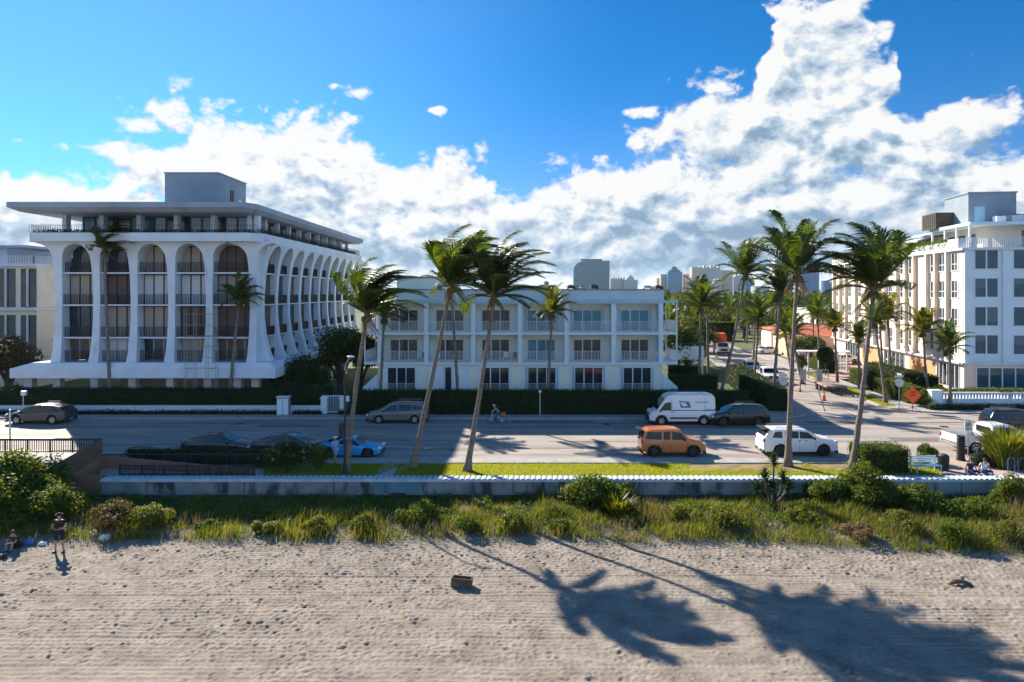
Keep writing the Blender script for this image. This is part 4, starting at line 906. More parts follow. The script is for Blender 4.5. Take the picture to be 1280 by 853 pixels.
spiky('fan-leaved saw palmetto in front of the broad sea grape', dz(772, 36.4), 1.1, 1.1, 420, 21, 'palm_leaf_y', .05, 'saw_palmetto', 'palmetto')
# yucca-like plant rising over the wall
yk = thing('yucca_plant', 'tall spiky yucca rising above the wall in front of the white suv', 'yucca', dz(965, 38.0))
mb = MB()
tips = [(-.4, 0, 1.9), (.15, .1, 2.75), (.6, -.1, 1.8), (-.1, -.3, 1.4), (.95, .1, 1.3), (-.8, .1, 1.2)]
for t_ in tips: mb.tube([(0, 0, 0), (t_[0] * .7, t_[1], t_[2] * .5), t_], [.08, .06, .04], 6)
mb.build('stem', 'bark', yk)
QQ = []
for k, t_ in enumerate(tips):
    r = np.random.default_rng(90 + k); n = 150; d = unit(r.normal(0, 1, (n, 3)) + np.array([0, 0, .45])); l = r.uniform(.35, .6, n)[:, None]
    s = unit(np.cross(d, r.normal(0, 1, (n, 3)))) * .028; P = np.array(t_) - d * 0 + np.stack([np.zeros(n), np.zeros(n), r.uniform(-.45, .1, n)], 1)
    QQ.append(np.stack([P - s, P + s, P + d * l + s * .1, P + d * l - s * .1], 1))
fast_mesh('foliage', np.concatenate(QQ), 4, 'hedge', yk)
# turf blades on the lawn
r = np.random.default_rng(77); n = 60000; x = r.uniform(-12.5, 33, n); y = r.uniform(40.3, 43.65, n)
path = (x - gx(465, 40.25) > (y - 40.25) * .43 - .05) & (x - gx(489, 40.25) < (y - 40.25) * .28 + .05)
pl_ = (x > gx(1178, 42)); ep = (vnoise(x, y, 1.0, 4) > .35) & (x > gx(845, 42)) & (x < gx(1105, 42)) & (y > 41.9)
k = ~(path | pl_ | ep); x, y = x[k], y[k]
tag(fast_mesh('lawn_grass', blades(np.stack([x, y, np.full(len(x), .045)], 1), .10, .02, .5, (.05, 0, 0), r), 4, 'turf'), 'short mown yellow-green grass behind the sea wall', 'grass', kind='stuff')
r = np.random.default_rng(78); n = 9000; t_ = r.uniform(0, 1, n); Y_ = 65.5 + t_ * 26; x = 29.9 + DX * (Y_ - 60) + HWR + .3 + r.uniform(0, 1.05, n)
tag(fast_mesh('verge_grass', blades(np.stack([x, Y_, np.full(n, .12)], 1), .13, .04, .5, (.05, 0, 0), r), 4, 'turf'), 'yellow-green verge grass along the right kerb of the side street', 'grass', kind='stuff')
# ------------------------------------------------------------------ white arched apartment block (left)
FY = 64.6; XR = gx(323, FY); BAY = 3.60
colx = [gx(p, FY) for p in (73.5, 120.5, 167.5, 214.5, 261.5)] + [XR - .5]
A = thing('apartment_building', 'white apartment block with rows of arches, flared piers and an overhanging flat roof', 'building', (-35, 64.6, 0))
ZP, ZT = 4.45, 15.75
floors = [gz(421.5, FY), gz(380.8, FY), gz(340.5, FY)]           # slab levels between plinth and arches
XG = XR - .52; YG = FY + 1.05; XL0 = gx(68, FY); YE = 101.0
# plinth: a sloping skirt slab on recessed ground floor
mb = MB()
x0, x1 = gx(12, 63.6), gx(344, 63.6); y0, y1 = 63.6, 104.0
o_ = [(x0, y0), (x1, y0), (x1, y1), (x0, y1)]; i_ = [(x0 + 1.9, y0 + .25), (x1 - .5, y0 + .25), (x1 - .5, y1 - .3), (x0 + 1.9, y1 - .3)]
zb, zm, zt = gz(473, 63.6), gz(468, 63.6) + .5, gz(454, 63.6)
vs = [(x, y, zb) for x, y in o_] + [(x, y, zm) for x, y in o_] + [(x, y, zt) for x, y in i_]
mb.add(vs, [(3, 2, 1, 0)] + [(k, (k + 1) % 4, 4 + (k + 1) % 4, 4 + k) for k in range(4)] + [(4 + k, 4 + (k + 1) % 4, 8 + (k + 1) % 4, 8 + k) for k in range(4)] + [(8, 9, 10, 11)])
mb.build('plinth', 'stucco_white', A, True)
mb = MB(); mb.box(x0 + 8, XG - 1.5, 67.5, 100, -.05, zb - .01); mb.build('ground_floor_wall', 'curtain', A, True)
for px in (38, 73, 120, 167, 214, 261, 298, 320): mb = MB(); xx = gx(px, 65.5); mb.box(xx - .35, xx + .35, 65.2, 65.9, -.05, zb - .003); mb.build('ground_pier', 'stucco_white', A, True)
for Y_ in (72, 79, 86, 93): mb = MB(); mb.box(x1 - 1.6, x1 - 1.0, Y_, Y_ + .6, -.05, zb - .003); mb.build('ground_pier', 'stucco_white', A, True)
# inner wall core
mb = MB(); mb.box(XL0 + 2.2, XG - .15, YG + .15, YE - .5, ZP - .2, ZT + .2); mb.build('wall', 'stucco_white', A, True)
# piers: lofted, spreading into arches at the top
def pier(cx_, cy_, outward, along, hw_max, name='pier', out_x=True):
    """outward, along unit vectors; returns lofted pier"""
    zs = [ZP - .05, 5.2, 6.8, 8.6, 10.5, 12.5, 13.6, 14.2]; ow = [.95, .62, .22, .02, 0, .12, .28, .38]; hw = [.48, .42, .36, .32, .32, .35, .40, .46]
    rr_ = hw_max - .46
    for a in np.linspace(12, 90, 8):
        z = 14.2 + 1.42 * math.sin(R(a)); zs.append(z); ow.append(.38 + .5 * math.sin(R(a))); hw.append(hw_max - rr_ * math.cos(R(a)))
    zs.append(ZT + .06); ow.append(.9); hw.append(hw_max)
    mb = MB(); o = Vector(outward); a = Vector(along); vs = []
    for z, w, h in zip(zs, ow, hw):
        for q, s in ((w * (1 if out_x else .55), -1), (w * (1 if out_x else .55), 1), (-1.12, 1), (-1.12, -1)):
            p = Vector((cx_, cy_, z)) + o * q + a * h * s; vs.append(p)
    n = len(zs); fs = [(3, 2, 1, 0), tuple(4 * (n - 1) + k for k in range(4))]
    for i in range(n - 1):
        for k in range(4): fs.append((4 * i + k, 4 * i + (k + 1) % 4, 4 * i + 4 + (k + 1) % 4, 4 * i + 4 + k))
    mb.add(vs, fs); return mb
for i, x in enumerate(colx):
    hm = BAY / 2 if i < 4 else 1.8
    if i == 5: hm = 2.1
    pier(x, FY, (0, -1, 0), (1, 0, 0), hm - .004 * i, out_x=False).build('pier', 'stucco_white', A, True)
ys_ = [FY + 1.0 + k * 3.62 for k in range(11)]
for k, y in enumerate(ys_): pier(XR - .02, y + .3, (1, 0, 0), (0, 1, 0), 1.8 - .003 * k).build('pier', 'stucco_white', A, True)
for k in range(4): pier(XL0 - .1, ys_[k] + .6, (-1, 0, 0), (0, 1, 0), 1.79).build('pier', 'stucco_white', A, True)
# floor slabs
for z in floors:
    mb = MB(); mb.box(XL0 - .2, XR - .12, FY + .12, YE, z - .14, z); mb.build('floor_slab', 'stucco_white', A, True)
# windows and rails, front
def win(parent, x0, x1, y, z0, z1, style, mull=3, fr='stucco_white', along='x', sgn=-1, gl='glass_dark', fw=.06, rec=.0):
    """framed glazing in a wall plane; sgn: side the pane faces"""
    mb = MB()
    def bx(a, b, c, d, e, f):
        if along == 'x': mb.box(a, b, y + sgn * c, y + sgn * d, e, f)
        else: mb.box(y + sgn * c, y + sgn * d, a, b, e, f)
    bx(x0, x1, 0, .05, z0, z0 + fw); bx(x0, x1, 0, .05, z1 - fw, z1)
    for k in range(mull + 1):
        c = x0 + (x1 - x0) * k / mull; lo = c - fw / 2 + (fw / 2 if k == 0 else 0) - (fw / 2 if k == mull else 0)
        bx(lo, lo + fw, 0, .053, z0 + fw, z1 - fw)
    f = mb.build('window_frame', fr, parent, True)
    mb = MB()
    bx(x0 + .01, x1 - .01, .004, .02, z0 + .01, z1 - .01); mb2 = mb; mb2.build('window_pane', gl, f, False) if False else None
    o = mb.build('window_pane', gl, parent, True)
    o.parent = f
    return f
rs = random.Random(5)
def rail(mb, x0, x1, y, z, h=1.0, gap=.14, w=.014, along='x', top=.03):
    n = max(2, int((x1 - x0) / gap))
    for k in range(n + 1):
        c = x0 + (x1 - x0) * k / n
        if along == 'x': mb.box(c - w, c + w, y - w, y + w, z + .06, z + h - top)
        else: mb.box(y - w, y + w, c - w, c + w, z + .06, z + h - top)
    for (a, b) in ((z + .04, z + .08), (z + h - top, z + h)):
        if along == 'x': mb.box(x0, x1, y - top, y + top, a, b)
        else: mb.box(y - top, y + top, x0, x1, a, b)
levels = [ZP + .1] + floors; tops = floors + [ZT - .1]
styles = ['curtain', 'blind', 'glass_dark', 'curtain_dark', 'glass_teal']
pick = {(0, 0): 'curtain_dark', (0, 1): 'blind', (0, 2): 'glass_dark', (0, 3): 'curtain', (0, 4): 'curtain_dark',
        (1, 0): 'glass_dark', (1, 1): 'curtain', (1, 2): 'curtain', (1, 3): 'curtain_dark', (1, 4): 'curtain_dark',
        (2, 0): 'curtain', (2, 1): 'curtain_dark', (2, 2): 'blind', (2, 3): 'blind', (2, 4): 'curtain',
        (3, 0): 'glass_dark', (3, 1): 'glass_dark', (3, 2): 'curtain', (3, 3): 'curtain', (3, 4): 'curtain_dark'}
for f in range(4):
    for i in range(5):
        a, b = colx[i] + .34, colx[i + 1] - .34; z0 = levels[f]; z1 = tops[f] - .16
        s = pick[(f, i)]
        mb = MB(); mb.box(a, b, YG + .08, YG + .14, z0, z1); mb.build('glazing', s, A, True)
        mb = MB(); n = 3 if i != 4 else 4
        for k in range(n + 1): c = a + (b - a) * k / n; mb.box(c - .05, c + .05, YG + .02, YG + .075, z0, z1)
        mb.box(a, b, YG + .03, YG + .07, z1 - .1, z1); mb.build('window_frame', 'dark_metal' if f else 'grey_metal', A, True)
        mb = MB(); rail(mb, a, b, FY + .22, z0 - .05, 1.0, .14, .019, top=.04); mb.build('balcony_railing', 'dark_metal', A, True)
    for k in range(10):
        a, b = ys_[k] + .72, ys_[k + 1] - .12; z0 = levels[f]; z1 = tops[f] - .16
        mb = MB(); mb.box(XG - .1, XG - .04, a, b, z0, z1); mb.build('glazing', rs.choice(['glass_dark', 'curtain_dark', 'curtain', 'glass_dark']), A, True)
        mb = MB(); rail(mb, a, b, XR - .12, z0 - .05, .95, .16, .02, along='y'); mb.box(XR - .17, XR - .15, a, b, z0, z0 + .8); mb.build('balcony_railing', 'dark_metal', A, True)
    for k in range(3):
        a, b = ys_[k] + 1.0, ys_[k + 1] + .2; z0 = levels[f]
        mb = MB(); mb.box(XL0 - 1.0, XL0 + .2, a, b, z0 - .22, z0 - .07); rail(mb, a, b, XL0 - .95, z0 - .07, .95, .16, along='y'); rail(mb, XL0 - .9, XL0, a, z0 - .07, .95, .16)
        mb.build('balcony_railing', 'dark_metal', A, True)
# terrace band under the penthouse
bl, br_ = gx(28, 63.0), gx(324, 63.0)
mb = MB(); zb0, zb1 = gz(305, 63) + .25, gz(291, 63)
mb.prism([(bl + .9, 63.0), (br_ - 1.2, 63.0), (br_, 64.2), (br_, 103.3), (bl, 103.3), (bl, 63.9)], ZT, zb1); mb.build('terrace_band', 'stucco_white', A, True)
mb = MB(); rail(mb, bl + .4, br_ - .3, 63.3, zb1, .75, .22); rail(mb, 64.3, 103, br_ - .25, zb1, .75, .25, along='y'); rail(mb, 64, 103, bl + .25, zb1, .75, .3, along='y'); mb.build('terrace_railing', 'dark_metal', A, True)
mb = MB()
r_ = np.random.default_rng(3); xx = r_.uniform(bl + .6, br_ - .5, 2600); Pp = np.stack([xx, r_.uniform(63.5, 63.9, 2600), zb1 + r_.uniform(0, .35, 2600)], 1)
yy = r_.uniform(64.5, 102, 3600); P2 = np.stack([r_.uniform(br_ - .75, br_ - .4, 3600), yy, zb1 + r_.uniform(0, .55, 3600)], 1)
o = fast_mesh('planter_greenery', leaf_quads(np.concatenate([Pp, P2]) - np.array([-35, 64.6, 0]), np.tile([0, -.3, 1.], (6200, 1)), .16, .6, .8, r_), 4, 'hedge', A)
mb = MB(); ZR0, ZR1 = gz(262, 62.0) + .1, gz(252.5, 62.0)
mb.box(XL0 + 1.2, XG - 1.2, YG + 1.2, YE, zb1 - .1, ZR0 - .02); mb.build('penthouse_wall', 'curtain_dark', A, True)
for i, x in enumerate(colx):
    mb = MB(); mb.box(x - .2, x + .2, YG - .3, YG + .4, zb1 - .02, ZR0 - .01); mb.build('penthouse_column', 'stucco_white', A, True)
for k, y in enumerate(ys_):
    mb = MB(); mb.box(XG - .9, XG - .45, y - .15, y + .15, zb1 - .02, ZR0 - .01); mb.build('penthouse_column', 'stucco_white', A, True)
for k, xx in enumerate(np.linspace(XL0 + 1.4, XG - 1.2, 15)[:-1]):
    w_ = (XG - XL0 - 2.6) / 14
    mb = MB(); mb.box(xx + .12, xx + w_ - .12, YG + 1.1, YG + 1.19, zb1 + .1, ZR0 - .35); mb.build('penthouse_window', ['glass_teal', 'glass_dark', 'blind', 'curtain', 'glass_dark'][(k * 7) % 5] if k < 9 else ['blind', 'trim_blue', 'glass_dark'][k % 3], A, True)
for k, yy in enumerate(np.linspace(YG + 1, YE - .5, 21)[:-1]):
    mb = MB(); mb.box(XG - 1.2, XG - 1.12, yy + .15, yy + 1.45, zb1 + .1, ZR0 - .35); mb.build('penthouse_window', ['curtain', 'glass_dark', 'blind', 'glass_dark'][k % 4], A, True)
# flat roof with tapering edge
rx0, rx1 = gx(8, 62.0), gx(311, 62.0); mb = MB()
lo = [(rx0 + .8, 62.6), (rx1 - .7, 62.6), (rx1 - .3, 64.5), (rx1 - .3, 105), (rx0 + .8, 105)]; hi = [(rx0, 62.0), (rx1 - .6, 62.0), (rx1 + .15, 63.6), (rx1 + .15, 106), (rx0, 106)]
vs = [(x, y, ZR0 - .25) for x, y in lo] + [(x, y, ZR0 + .12) for x, y in hi] + [(x, y, ZR1) for x, y in hi]
mb.add(vs, [(4, 3, 2, 1, 0)] + [(k, (k + 1) % 5, 5 + (k + 1) % 5, 5 + k) for k in range(5)] + [(5 + k, 5 + (k + 1) % 5, 10 + (k + 1) % 5, 10 + k) for k in range(5)] + [(10, 11, 12, 13, 14)])
roof = mb.build('roof', 'fascia_grey', A, True)
tx0, tx1 = gx(206, 70), gx(273, 70)
mb = MB(); mb.box(tx0, tx1, 70, 77.0, ZR1 - .05, gz(217, 70)); tw = mb.build('stair_tower', 'tower_grey', A, True)
mb = MB(); mb.box(tx0 - .08, tx1 + .08, 69.92, 77.1, gz(217, 70), gz(217, 70) + .12); mb.build('tower_coping', 'tower_grey', A, True).parent = A
mb = MB(); mb.box(tx1, tx1 + .06, 72.8, 73.7, ZR1 + .9, ZR1 + 2.7); o = mb.build('vent_louvre', 'dark_metal', A, True)
mb = MB(); mb.box(tx1, tx1 + .05, 75.0, 75.8, ZR1 - .02, ZR1 + 1.9); mb.build('roof_door', 'stucco_trim', A, True)
# rooftop machines
for i, (px, w, h, lb) in enumerate(((189, 1.2, .55, 'low grey air handler on the white block roof left of the tower'), (213, .9, .4, 'smallest grey box on the white block roof at the tower foot'))):
    t = thing('roof_air_unit', lb, 'air unit', (gx(px, 68), 68, ZR1), 0)
    mb = MB(); mb.box(-w / 2, w / 2, -.4, .4, .08, h); mb.build('housing', 'grey_metal', t)
    mb = MB(); mb.tube([(0, 0, h), (0, 0, h + .08)], .3, 12); mb.build('fan_grille', 'dark_metal', t)
    mb = MB(); mb.box(-w / 2, -w / 2 + .1, -.4, .4, 0, .08); mb.box(w / 2 - .1, w / 2, -.4, .4, 0, .08); mb.build('skid', 'dark_metal', t)
# scaffold before the arched front
t = thing('scaffold', 'thin metal scaffold tower standing in front of the arched facade', 'scaffold', (gx(247, 63.2), 62.9, 0))
mb = MB()
for a in (-1.1, -.2, .9, 1.8):
    for b in (-.0, .45): mb.tube([(a, b, 0), (a, b, 9.6)], .024, 5)
for z in np.arange(1, 9.7, 1.0):
    mb.tube([(-1.1, 0, z), (-.2, 0, z)], .018, 5); mb.tube([(.9, 0, z), (1.8, 0, z)], .018, 5); mb.tube([(-1.1, .45, z), (1.8, .45, z)], .018, 5)
mb.build('poles', 'grey_metal', t)
mb = MB(); mb.box(-1.1, 1.8, .02, .43, 6.95, 7.0); mb.build('deck', 'wood', t)

# ------------------------------------------------------------------ far-left white building
B = thing('apartment_building', 'partly visible white block with dark tall windows at the left edge', 'building', (gx(10, 80), 80, 0))
bx1 = gx(46, 80); z_t = gz(333, 80)
mb = MB(); mb.box(bx1 - 26, bx1, 80, 98, -.05, z_t); mb.build('wall', 'stucco_warm', B, True)
mb = MB(); mb.box(bx1 - 26, bx1 + .3, 79.4, 98, gz(388, 80), gz(388, 80) + .22); mb.box(bx1 - 26, bx1 + .3, 79.4, 98, z_t, z_t + .2); mb.build('floor_slab', 'stucco_white', B, True)
mb = MB(); rail(mb, bx1 - 20, bx1, 79.5, z_t + .2, 1.0, .3, .02); rail(mb, 79.5, 97, bx1, z_t + .2, 1.0, .4, .02, along='y'); mb.build('roof_railing', 'white_metal', B, True)
for px, w in ((9, 1.3), (36, 1.2), (-20, 1.4), (-60, 1.4)):
    for (a, b) in ((gz(384, 80), gz(336, 80)), (gz(440, 80), gz(394, 80))):
        mb = MB(); mb.box(gx(px, 80) - w * .75, gx(px, 80) + w * .75, 79.93, 80.05, a, b); mb.build('window', 'glass_dark', B, True)
        mb = MB(); mb.box(gx(px, 80) - .09, gx(px, 80) + .05, 79.7, 79.93, a, b); mb.build('mullion', 'stucco_white', B, True)
mb = MB(); mb.box(bx1 - 26, gx(9, 84), 84, 96, z_t, gz(310, 84)); mb.build('penthouse_wall', 'stucco_white', B, True)
mb = MB(); mb.box(bx1 - 27, gx(32, 82.5), 82.5, 97, gz(310, 83), gz(310, 83) + .3); mb.build('roof', 'fascia_grey', B, True)

# ------------------------------------------------------------------ cream three-storey building (centre)
Cc = thing('apartment_building', 'cream three-storey building with pale blue balconies between the beach palms', 'building', (0, 68, 0))
Y0 = 68.0; xs6 = [gx(p, Y0) for p in (474.7, 533, 591.7, 650, 708.3, 766.8, 826)]
X0, X1 = xs6[0] - .25, xs6[-1] + .25
zr, zf, z3, z2 = gz(361.5, Y0), gz(380, Y0), gz(415.5, Y0), gz(453, Y0)
YW = Y0 + 1.5
mb = MB(); mb.box(X0 + .1, X1 - .1, YW, 88, -.05, zr - .5); mb.build('wall', 'stucco_cream', Cc, True)
mb = MB(); mb.box(X0 + .1, X1 - .1, Y0 + .02, YW, -.05, z2 - .26); mb.build('ground_floor_wall', 'stucco_cream', Cc, True)
mb = MB(); mb.box(X0 - .05, X1 + .05, Y0 - .12, 88.1, zf + .42, zr - .12); mb.build('parapet', mat('parapet_render', (0.55, 0.68, 0.72), .8, (.48, .6, .65), .5, dirt=((.35, .42, .42), 1, .62)), Cc, True)
mb = MB(); mb.box(X0 - .15, X1 + .15, Y0 - .25, 88.2, zf + .1, zf + .42); mb.build('fascia', 'trim_blue', Cc, True)
mb = MB(); mb.box(X0, X1, Y0 - .02, YW + .02, zf, zf + .1); mb.build('soffit', 'stucco_cream', Cc, True)
mb = MB(); mb.box(X0 - .12, X1 + .12, Y0 - .2, 88.2, zr - .12, zr); mb.build('roof', 'roof_grey', Cc, True)
for z in (z2, z3):
    mb = MB(); mb.box(X0 - .05, X1 + .05, Y0 - .22, YW, z - .24, z); mb.build('balcony_slab', 'stucco_trim', Cc, True)
for x in xs6:
    mb = MB(); mb.box(x - .22, x + .22, Y0 - .1, YW, z2, zf); mb.build('column', 'stucco_trim', Cc, True)
top_g = ['glass_dark', 'glass_dark', 'glass_dark', 'glass_teal', 'glass_teal', 'glass_teal']
def cwin(parent, a, b, y, z0, z1, g, n=3, thick=.07):
    mb = MB(); mb.box(a, b, y - .03, y, z0, z1); 
    f = MB(); f.box(a - .06, b + .06, y - .11, y, z1, z1 + .1); f.box(a - .06, b + .06, y - .13, y, z0 - .08, z0)
    for k in range(n + 1):
        c = a + (b - a) * k / n; w = thick * (1.5 if k == 1 else 1); f.box(c - w / 2, c + w / 2, y - .1, y - .031, z0, z1)
    fo = f.build('window_frame', 'white_metal', parent, True); p = mb.build('window_pane', g, parent, True); return fo
for i in range(6):
    a, b = xs6[i], xs6[i + 1]; m_ = (a + b) / 2 - (0.15 if i < 5 else 0)
    # third floor
    w = 1.42 if i > 2 else 1.40
    cwin(Cc, m_ - w, m_ + w, YW - .004, z3 + .12, z3 + 2.15, top_g[i], 3, .06)
    if i >= 3:
        mb = MB(); mb.box(m_ - w - .3, m_ + w + .3, YW - .03, YW - .005, z3, z3 + 2.35); mb.build('window_surround', 'trim_blue', Cc, True)
    cwin(Cc, m_ - 1.38, m_ + 1.38, YW - .004, z2 + .12, z2 + 2.15, 'glass_teal' if i == 3 else 'glass_dark', 3)
    for z in (z2, z3):
        mb = MB(); rail(mb, a + .22, b - .22, Y0 - .12, z, 1.12, .14, .017, top=.03); mb.build('balcony_railing', 'white_metal', Cc, True)
    if i == 1:
        cwin(Cc, m_ - .35, m_ + .35, Y0 + .015, .75, z2 - .5, 'glass_dark', 1)
        for s in (-1, 1):
            mb = MB(); mb.box(m_ + s * 1.25 - .8, m_ + s * 1.25 + .8, Y0 - .06, Y0 + .015, .6, z2 - .45)
            for k in range(14): mb.box(m_ + s * 1.25 - .72, m_ + s * 1.25 + .72, Y0 - .085, Y0 - .06, .75 + k * .19, .83 + k * .19)
            mb.build('louvred_shutter', 'stucco_trim', Cc, True)
    else:
        mb = MB(); mb.box(m_ - 1.65, m_ + 1.65, Y0 - .015, Y0 + .018, 1.0, z2 - .42); mb.build('window_surround', 'trim_blue' if i > 2 else 'stucco_trim', Cc, True)
        cwin(Cc, m_ - 1.38, m_ + 1.38, Y0 - .02, 1.15, z2 - .55, 'glass_dark', 3)
        mb = MB(); rail(mb, m_ - 1.4, m_ + 1.4, Y0 - .28, 1.0, 1.0, .13, .012, top=.022); mb.build('window_guard', 'white_metal', Cc, True)
# side balconies and the ground-floor stair guard
for s, xe in ((-1, X0), (1, X1)):
    for z in (z2, z3) if s == 1 else (z2, z3):
        mb = MB(); a, b = (xe - 1.35, xe) if s == -1 else (xe, xe + 1.45)
        mb.box(a, b, Y0 + .1, Y0 + 5.5, z - .24, z); mb.build('balcony_slab', 'stucco_trim', Cc, True)
        mb = MB(); rail(mb, a, b, Y0 + .2, z, 1.12, .13, .012); rail(mb, Y0 + .2, Y0 + 5.4, a + .05 if s == -1 else b - .05, z, 1.12, .16, .012, along='y'); mb.build('balcony_railing', 'white_metal', Cc, True)
        for yy in (Y0 + .2, Y0 + 5.3):
            xx = a + .07 if s == -1 else b - .07
            mb = MB(); mb.box(xx - .06, xx + .06, yy - .06, yy + .06, z, z + (2.9 if z == z3 else 3.0)); mb.build('balcony_post', 'white_metal', Cc, True)
    mb = MB(); mb.prism([(xe, .3), (xe + s * 1.5, .3), (xe + s * 1.5, 1.55), (xe, 2.9)], Y0 + .3, Y0 + .42, 'y'); mb.build('stair_guard', 'stucco_trim', Cc, True)
mb = MB(); mb.box(X1, X1 + 1.5, Y0 + .1, Y0 + 5.5, zf + .1, zf + .3); mb.build('side_canopy', 'trim_blue', Cc, True)
# rear wing of the cream building and things on its roof
BW = thing('apartment_building', 'rear cream wing rising behind the left part of the cream building', 'building', (gx(520, 84), 90, 0))
mb = MB(); mb.box(gx(496, 90), gx(560, 90), 90, 104, -.05, gz(348, 90)); mb.build('wall', 'stucco_cream', BW, True)
mb = MB(); mb.box(gx(495, 90), gx(561, 90), 89.8, 104.2, gz(348, 90), gz(346, 90)); mb.build('roof', 'roof_grey', BW, True)
def unit_(px0, px1, py, Y, label, name='roof_air_unit', m='grey_metal', cat='air unit', d=1.6, fan=True):
    t = thing(name, label, cat, (gx((px0 + px1) / 2, Y), Y, zr), 0, 'machines on the cream building roof'); w = (gx(px1, Y) - gx(px0, Y)) / 2; h = max(gz(py, Y) - zr, .3)
    mb = MB(); mb.box(-w, w, -d / 2, d / 2, .1, h); mb.build('housing', m, t)
    mb = MB(); mb.box(-w, -w + .12, -d / 2, d / 2, 0, .1); mb.box(w - .12, w, -d / 2, d / 2, 0, .1); mb.build('skid', 'dark_metal', t)
    mb = MB(); mb.tube([(0, 0, h), (0, 0, h + .1)], min(w, d / 2) * .7, 12); mb.build('fan_grille', 'dark_metal', t)
    for k in range(3):
        pass
    return t
unit_(663, 697, 357.5, 73, 'long low grey duct box on the cream roof above its fourth bay')
unit_(680, 686, 353, 75, 'narrow upright vent stack on the cream roof above the long duct box', 'vent_stack', 'concrete', 'vent', 1.0)
unit_(709, 718, 357.5, 76, 'brownish roof unit just left of the glass tower on the skyline', m='wood')
unit_(719, 723, 359, 76, 'tiny dark roof unit below the glass tower, first of two')
unit_(725, 732, 358.5, 76, 'tiny dark roof unit below the glass tower, second of two')
unit_(738, 747, 357, 76, 'black domed roof unit below the right edge of the glass tower', m='dark_metal')
unit_(803, 816, 358.5, 74, 'pale low roof unit near the right end of the cream roof', m='stucco_white')
unit_(818, 827, 359.5, 70, 'dark flat box on the right end of the cream roof', m='dark_metal')
unit_(600, 612, 358, 76, 'grey roof unit behind the second leaning palm crown')
unit_(640, 655, 357, 78, 'wide roof unit left of the long duct box', m='concrete')
# patio chairs on two balconies
def chair(label, loc, m):
    t = thing('patio_chair', label, 'chair', loc, random.Random(len(label)).uniform(-.6, .6), 'chairs on the middle balconies')
    mb = MB(); mb.box(-.24, .24, -.24, .24, .40, .45); mb.build('seat', m, t)
    mb = MB(); mb.box(-.24, .24, .2, .25, .45, .92); mb.build('backrest', m, t)
    for a in (-.21, .21):
        for b in (-.21, .21): mb = MB(); mb.box(a - .02, a + .02, b - .02, b + .02, 0, .4); mb.build('leg', m, t)
chair('dark patio chair on the middle balcony right of the third bay', (gx(644, 68.7), 68.7, z2), 'dark_metal')
chair('white patio chair on the middle balcony behind the second leaning trunk', (gx(632, 68.8), 68.8, z2), 'white_metal')
chair('blue-grey patio chair on the middle balcony of the second bay', (gx(547, 68.7), 68.7, z2), 'stucco_trim')
chair('dark patio chair on the middle balcony of the first bay', (gx(528, 68.7), 68.7, z2), 'plastic')

# pale canopy / carport between cream building and street
t = thing('carport', 'pale blue-grey flat canopy on posts behind the cream building', 'carport', (gx(865, 92), 92, 0))
mb = MB(); mb.box(gx(842, 90), gx(880, 90), 90, 92, gz(450, 90), gz(433, 90)); mb.build('fascia', 'stucco_trim', t, True)
mb = MB(); mb.box(gx(842, 90), gx(880, 90), 92, 108, gz(436, 90), gz(434, 90)); mb.build('roof', 'stucco_white', t, True)
for px in (846, 868, 878): mb = MB(); mb.box(gx(px, 91) - .08, gx(px, 91) + .08, 90.9, 91.1, 0, gz(450, 90)); mb.build('post', 'white_metal', t, True)
# ------------------------------------------------------------------ tall block on the right, turned with its street
M['blind_blue'] = mat('drawn_blind_behind_glass', (.10, .16, .20), .3, (.07, .12, .16), 3)
RC = (gx(1205, 73), 73.0)
ang = -math.atan(DX + .006)
D_ = thing('apartment_building', 'tall right-hand block, sunlit cream side, blue-shaded front and roof terrace', 'building', (RC[0], RC[1], 0), ang)
ZB = 15.75; LY = 43.0; LX = 30.0
mb = MB(); mb.box(0, LX, 0, LY, -.05, ZB - .2); mb.build('wall', 'stucco_warm', D_)  # warm sunlight of the side put into the stucco colour
mb = MB(); mb.box(0, LX, -.004, 0.3, 3.56, ZB - .21); mb.build('front_shade_tint', 'stucco_trim', D_)  # thin added face, blue of the shade put into its colour
mb = MB(); mb.box(-.35, LX + .3, -.35, LY + .3, ZB - .2, ZB + .02); mb.box(-.5, 0, 0, LY, 3.35, 3.55); mb.box(-.35, LX, -.35, 0, 3.35, 3.55); mb.build('cornice', 'stucco_white', D_)
rows = [12.7 + .9, 9.7 + .9, 6.65 + .9, 3.6 + .9]      # sill heights
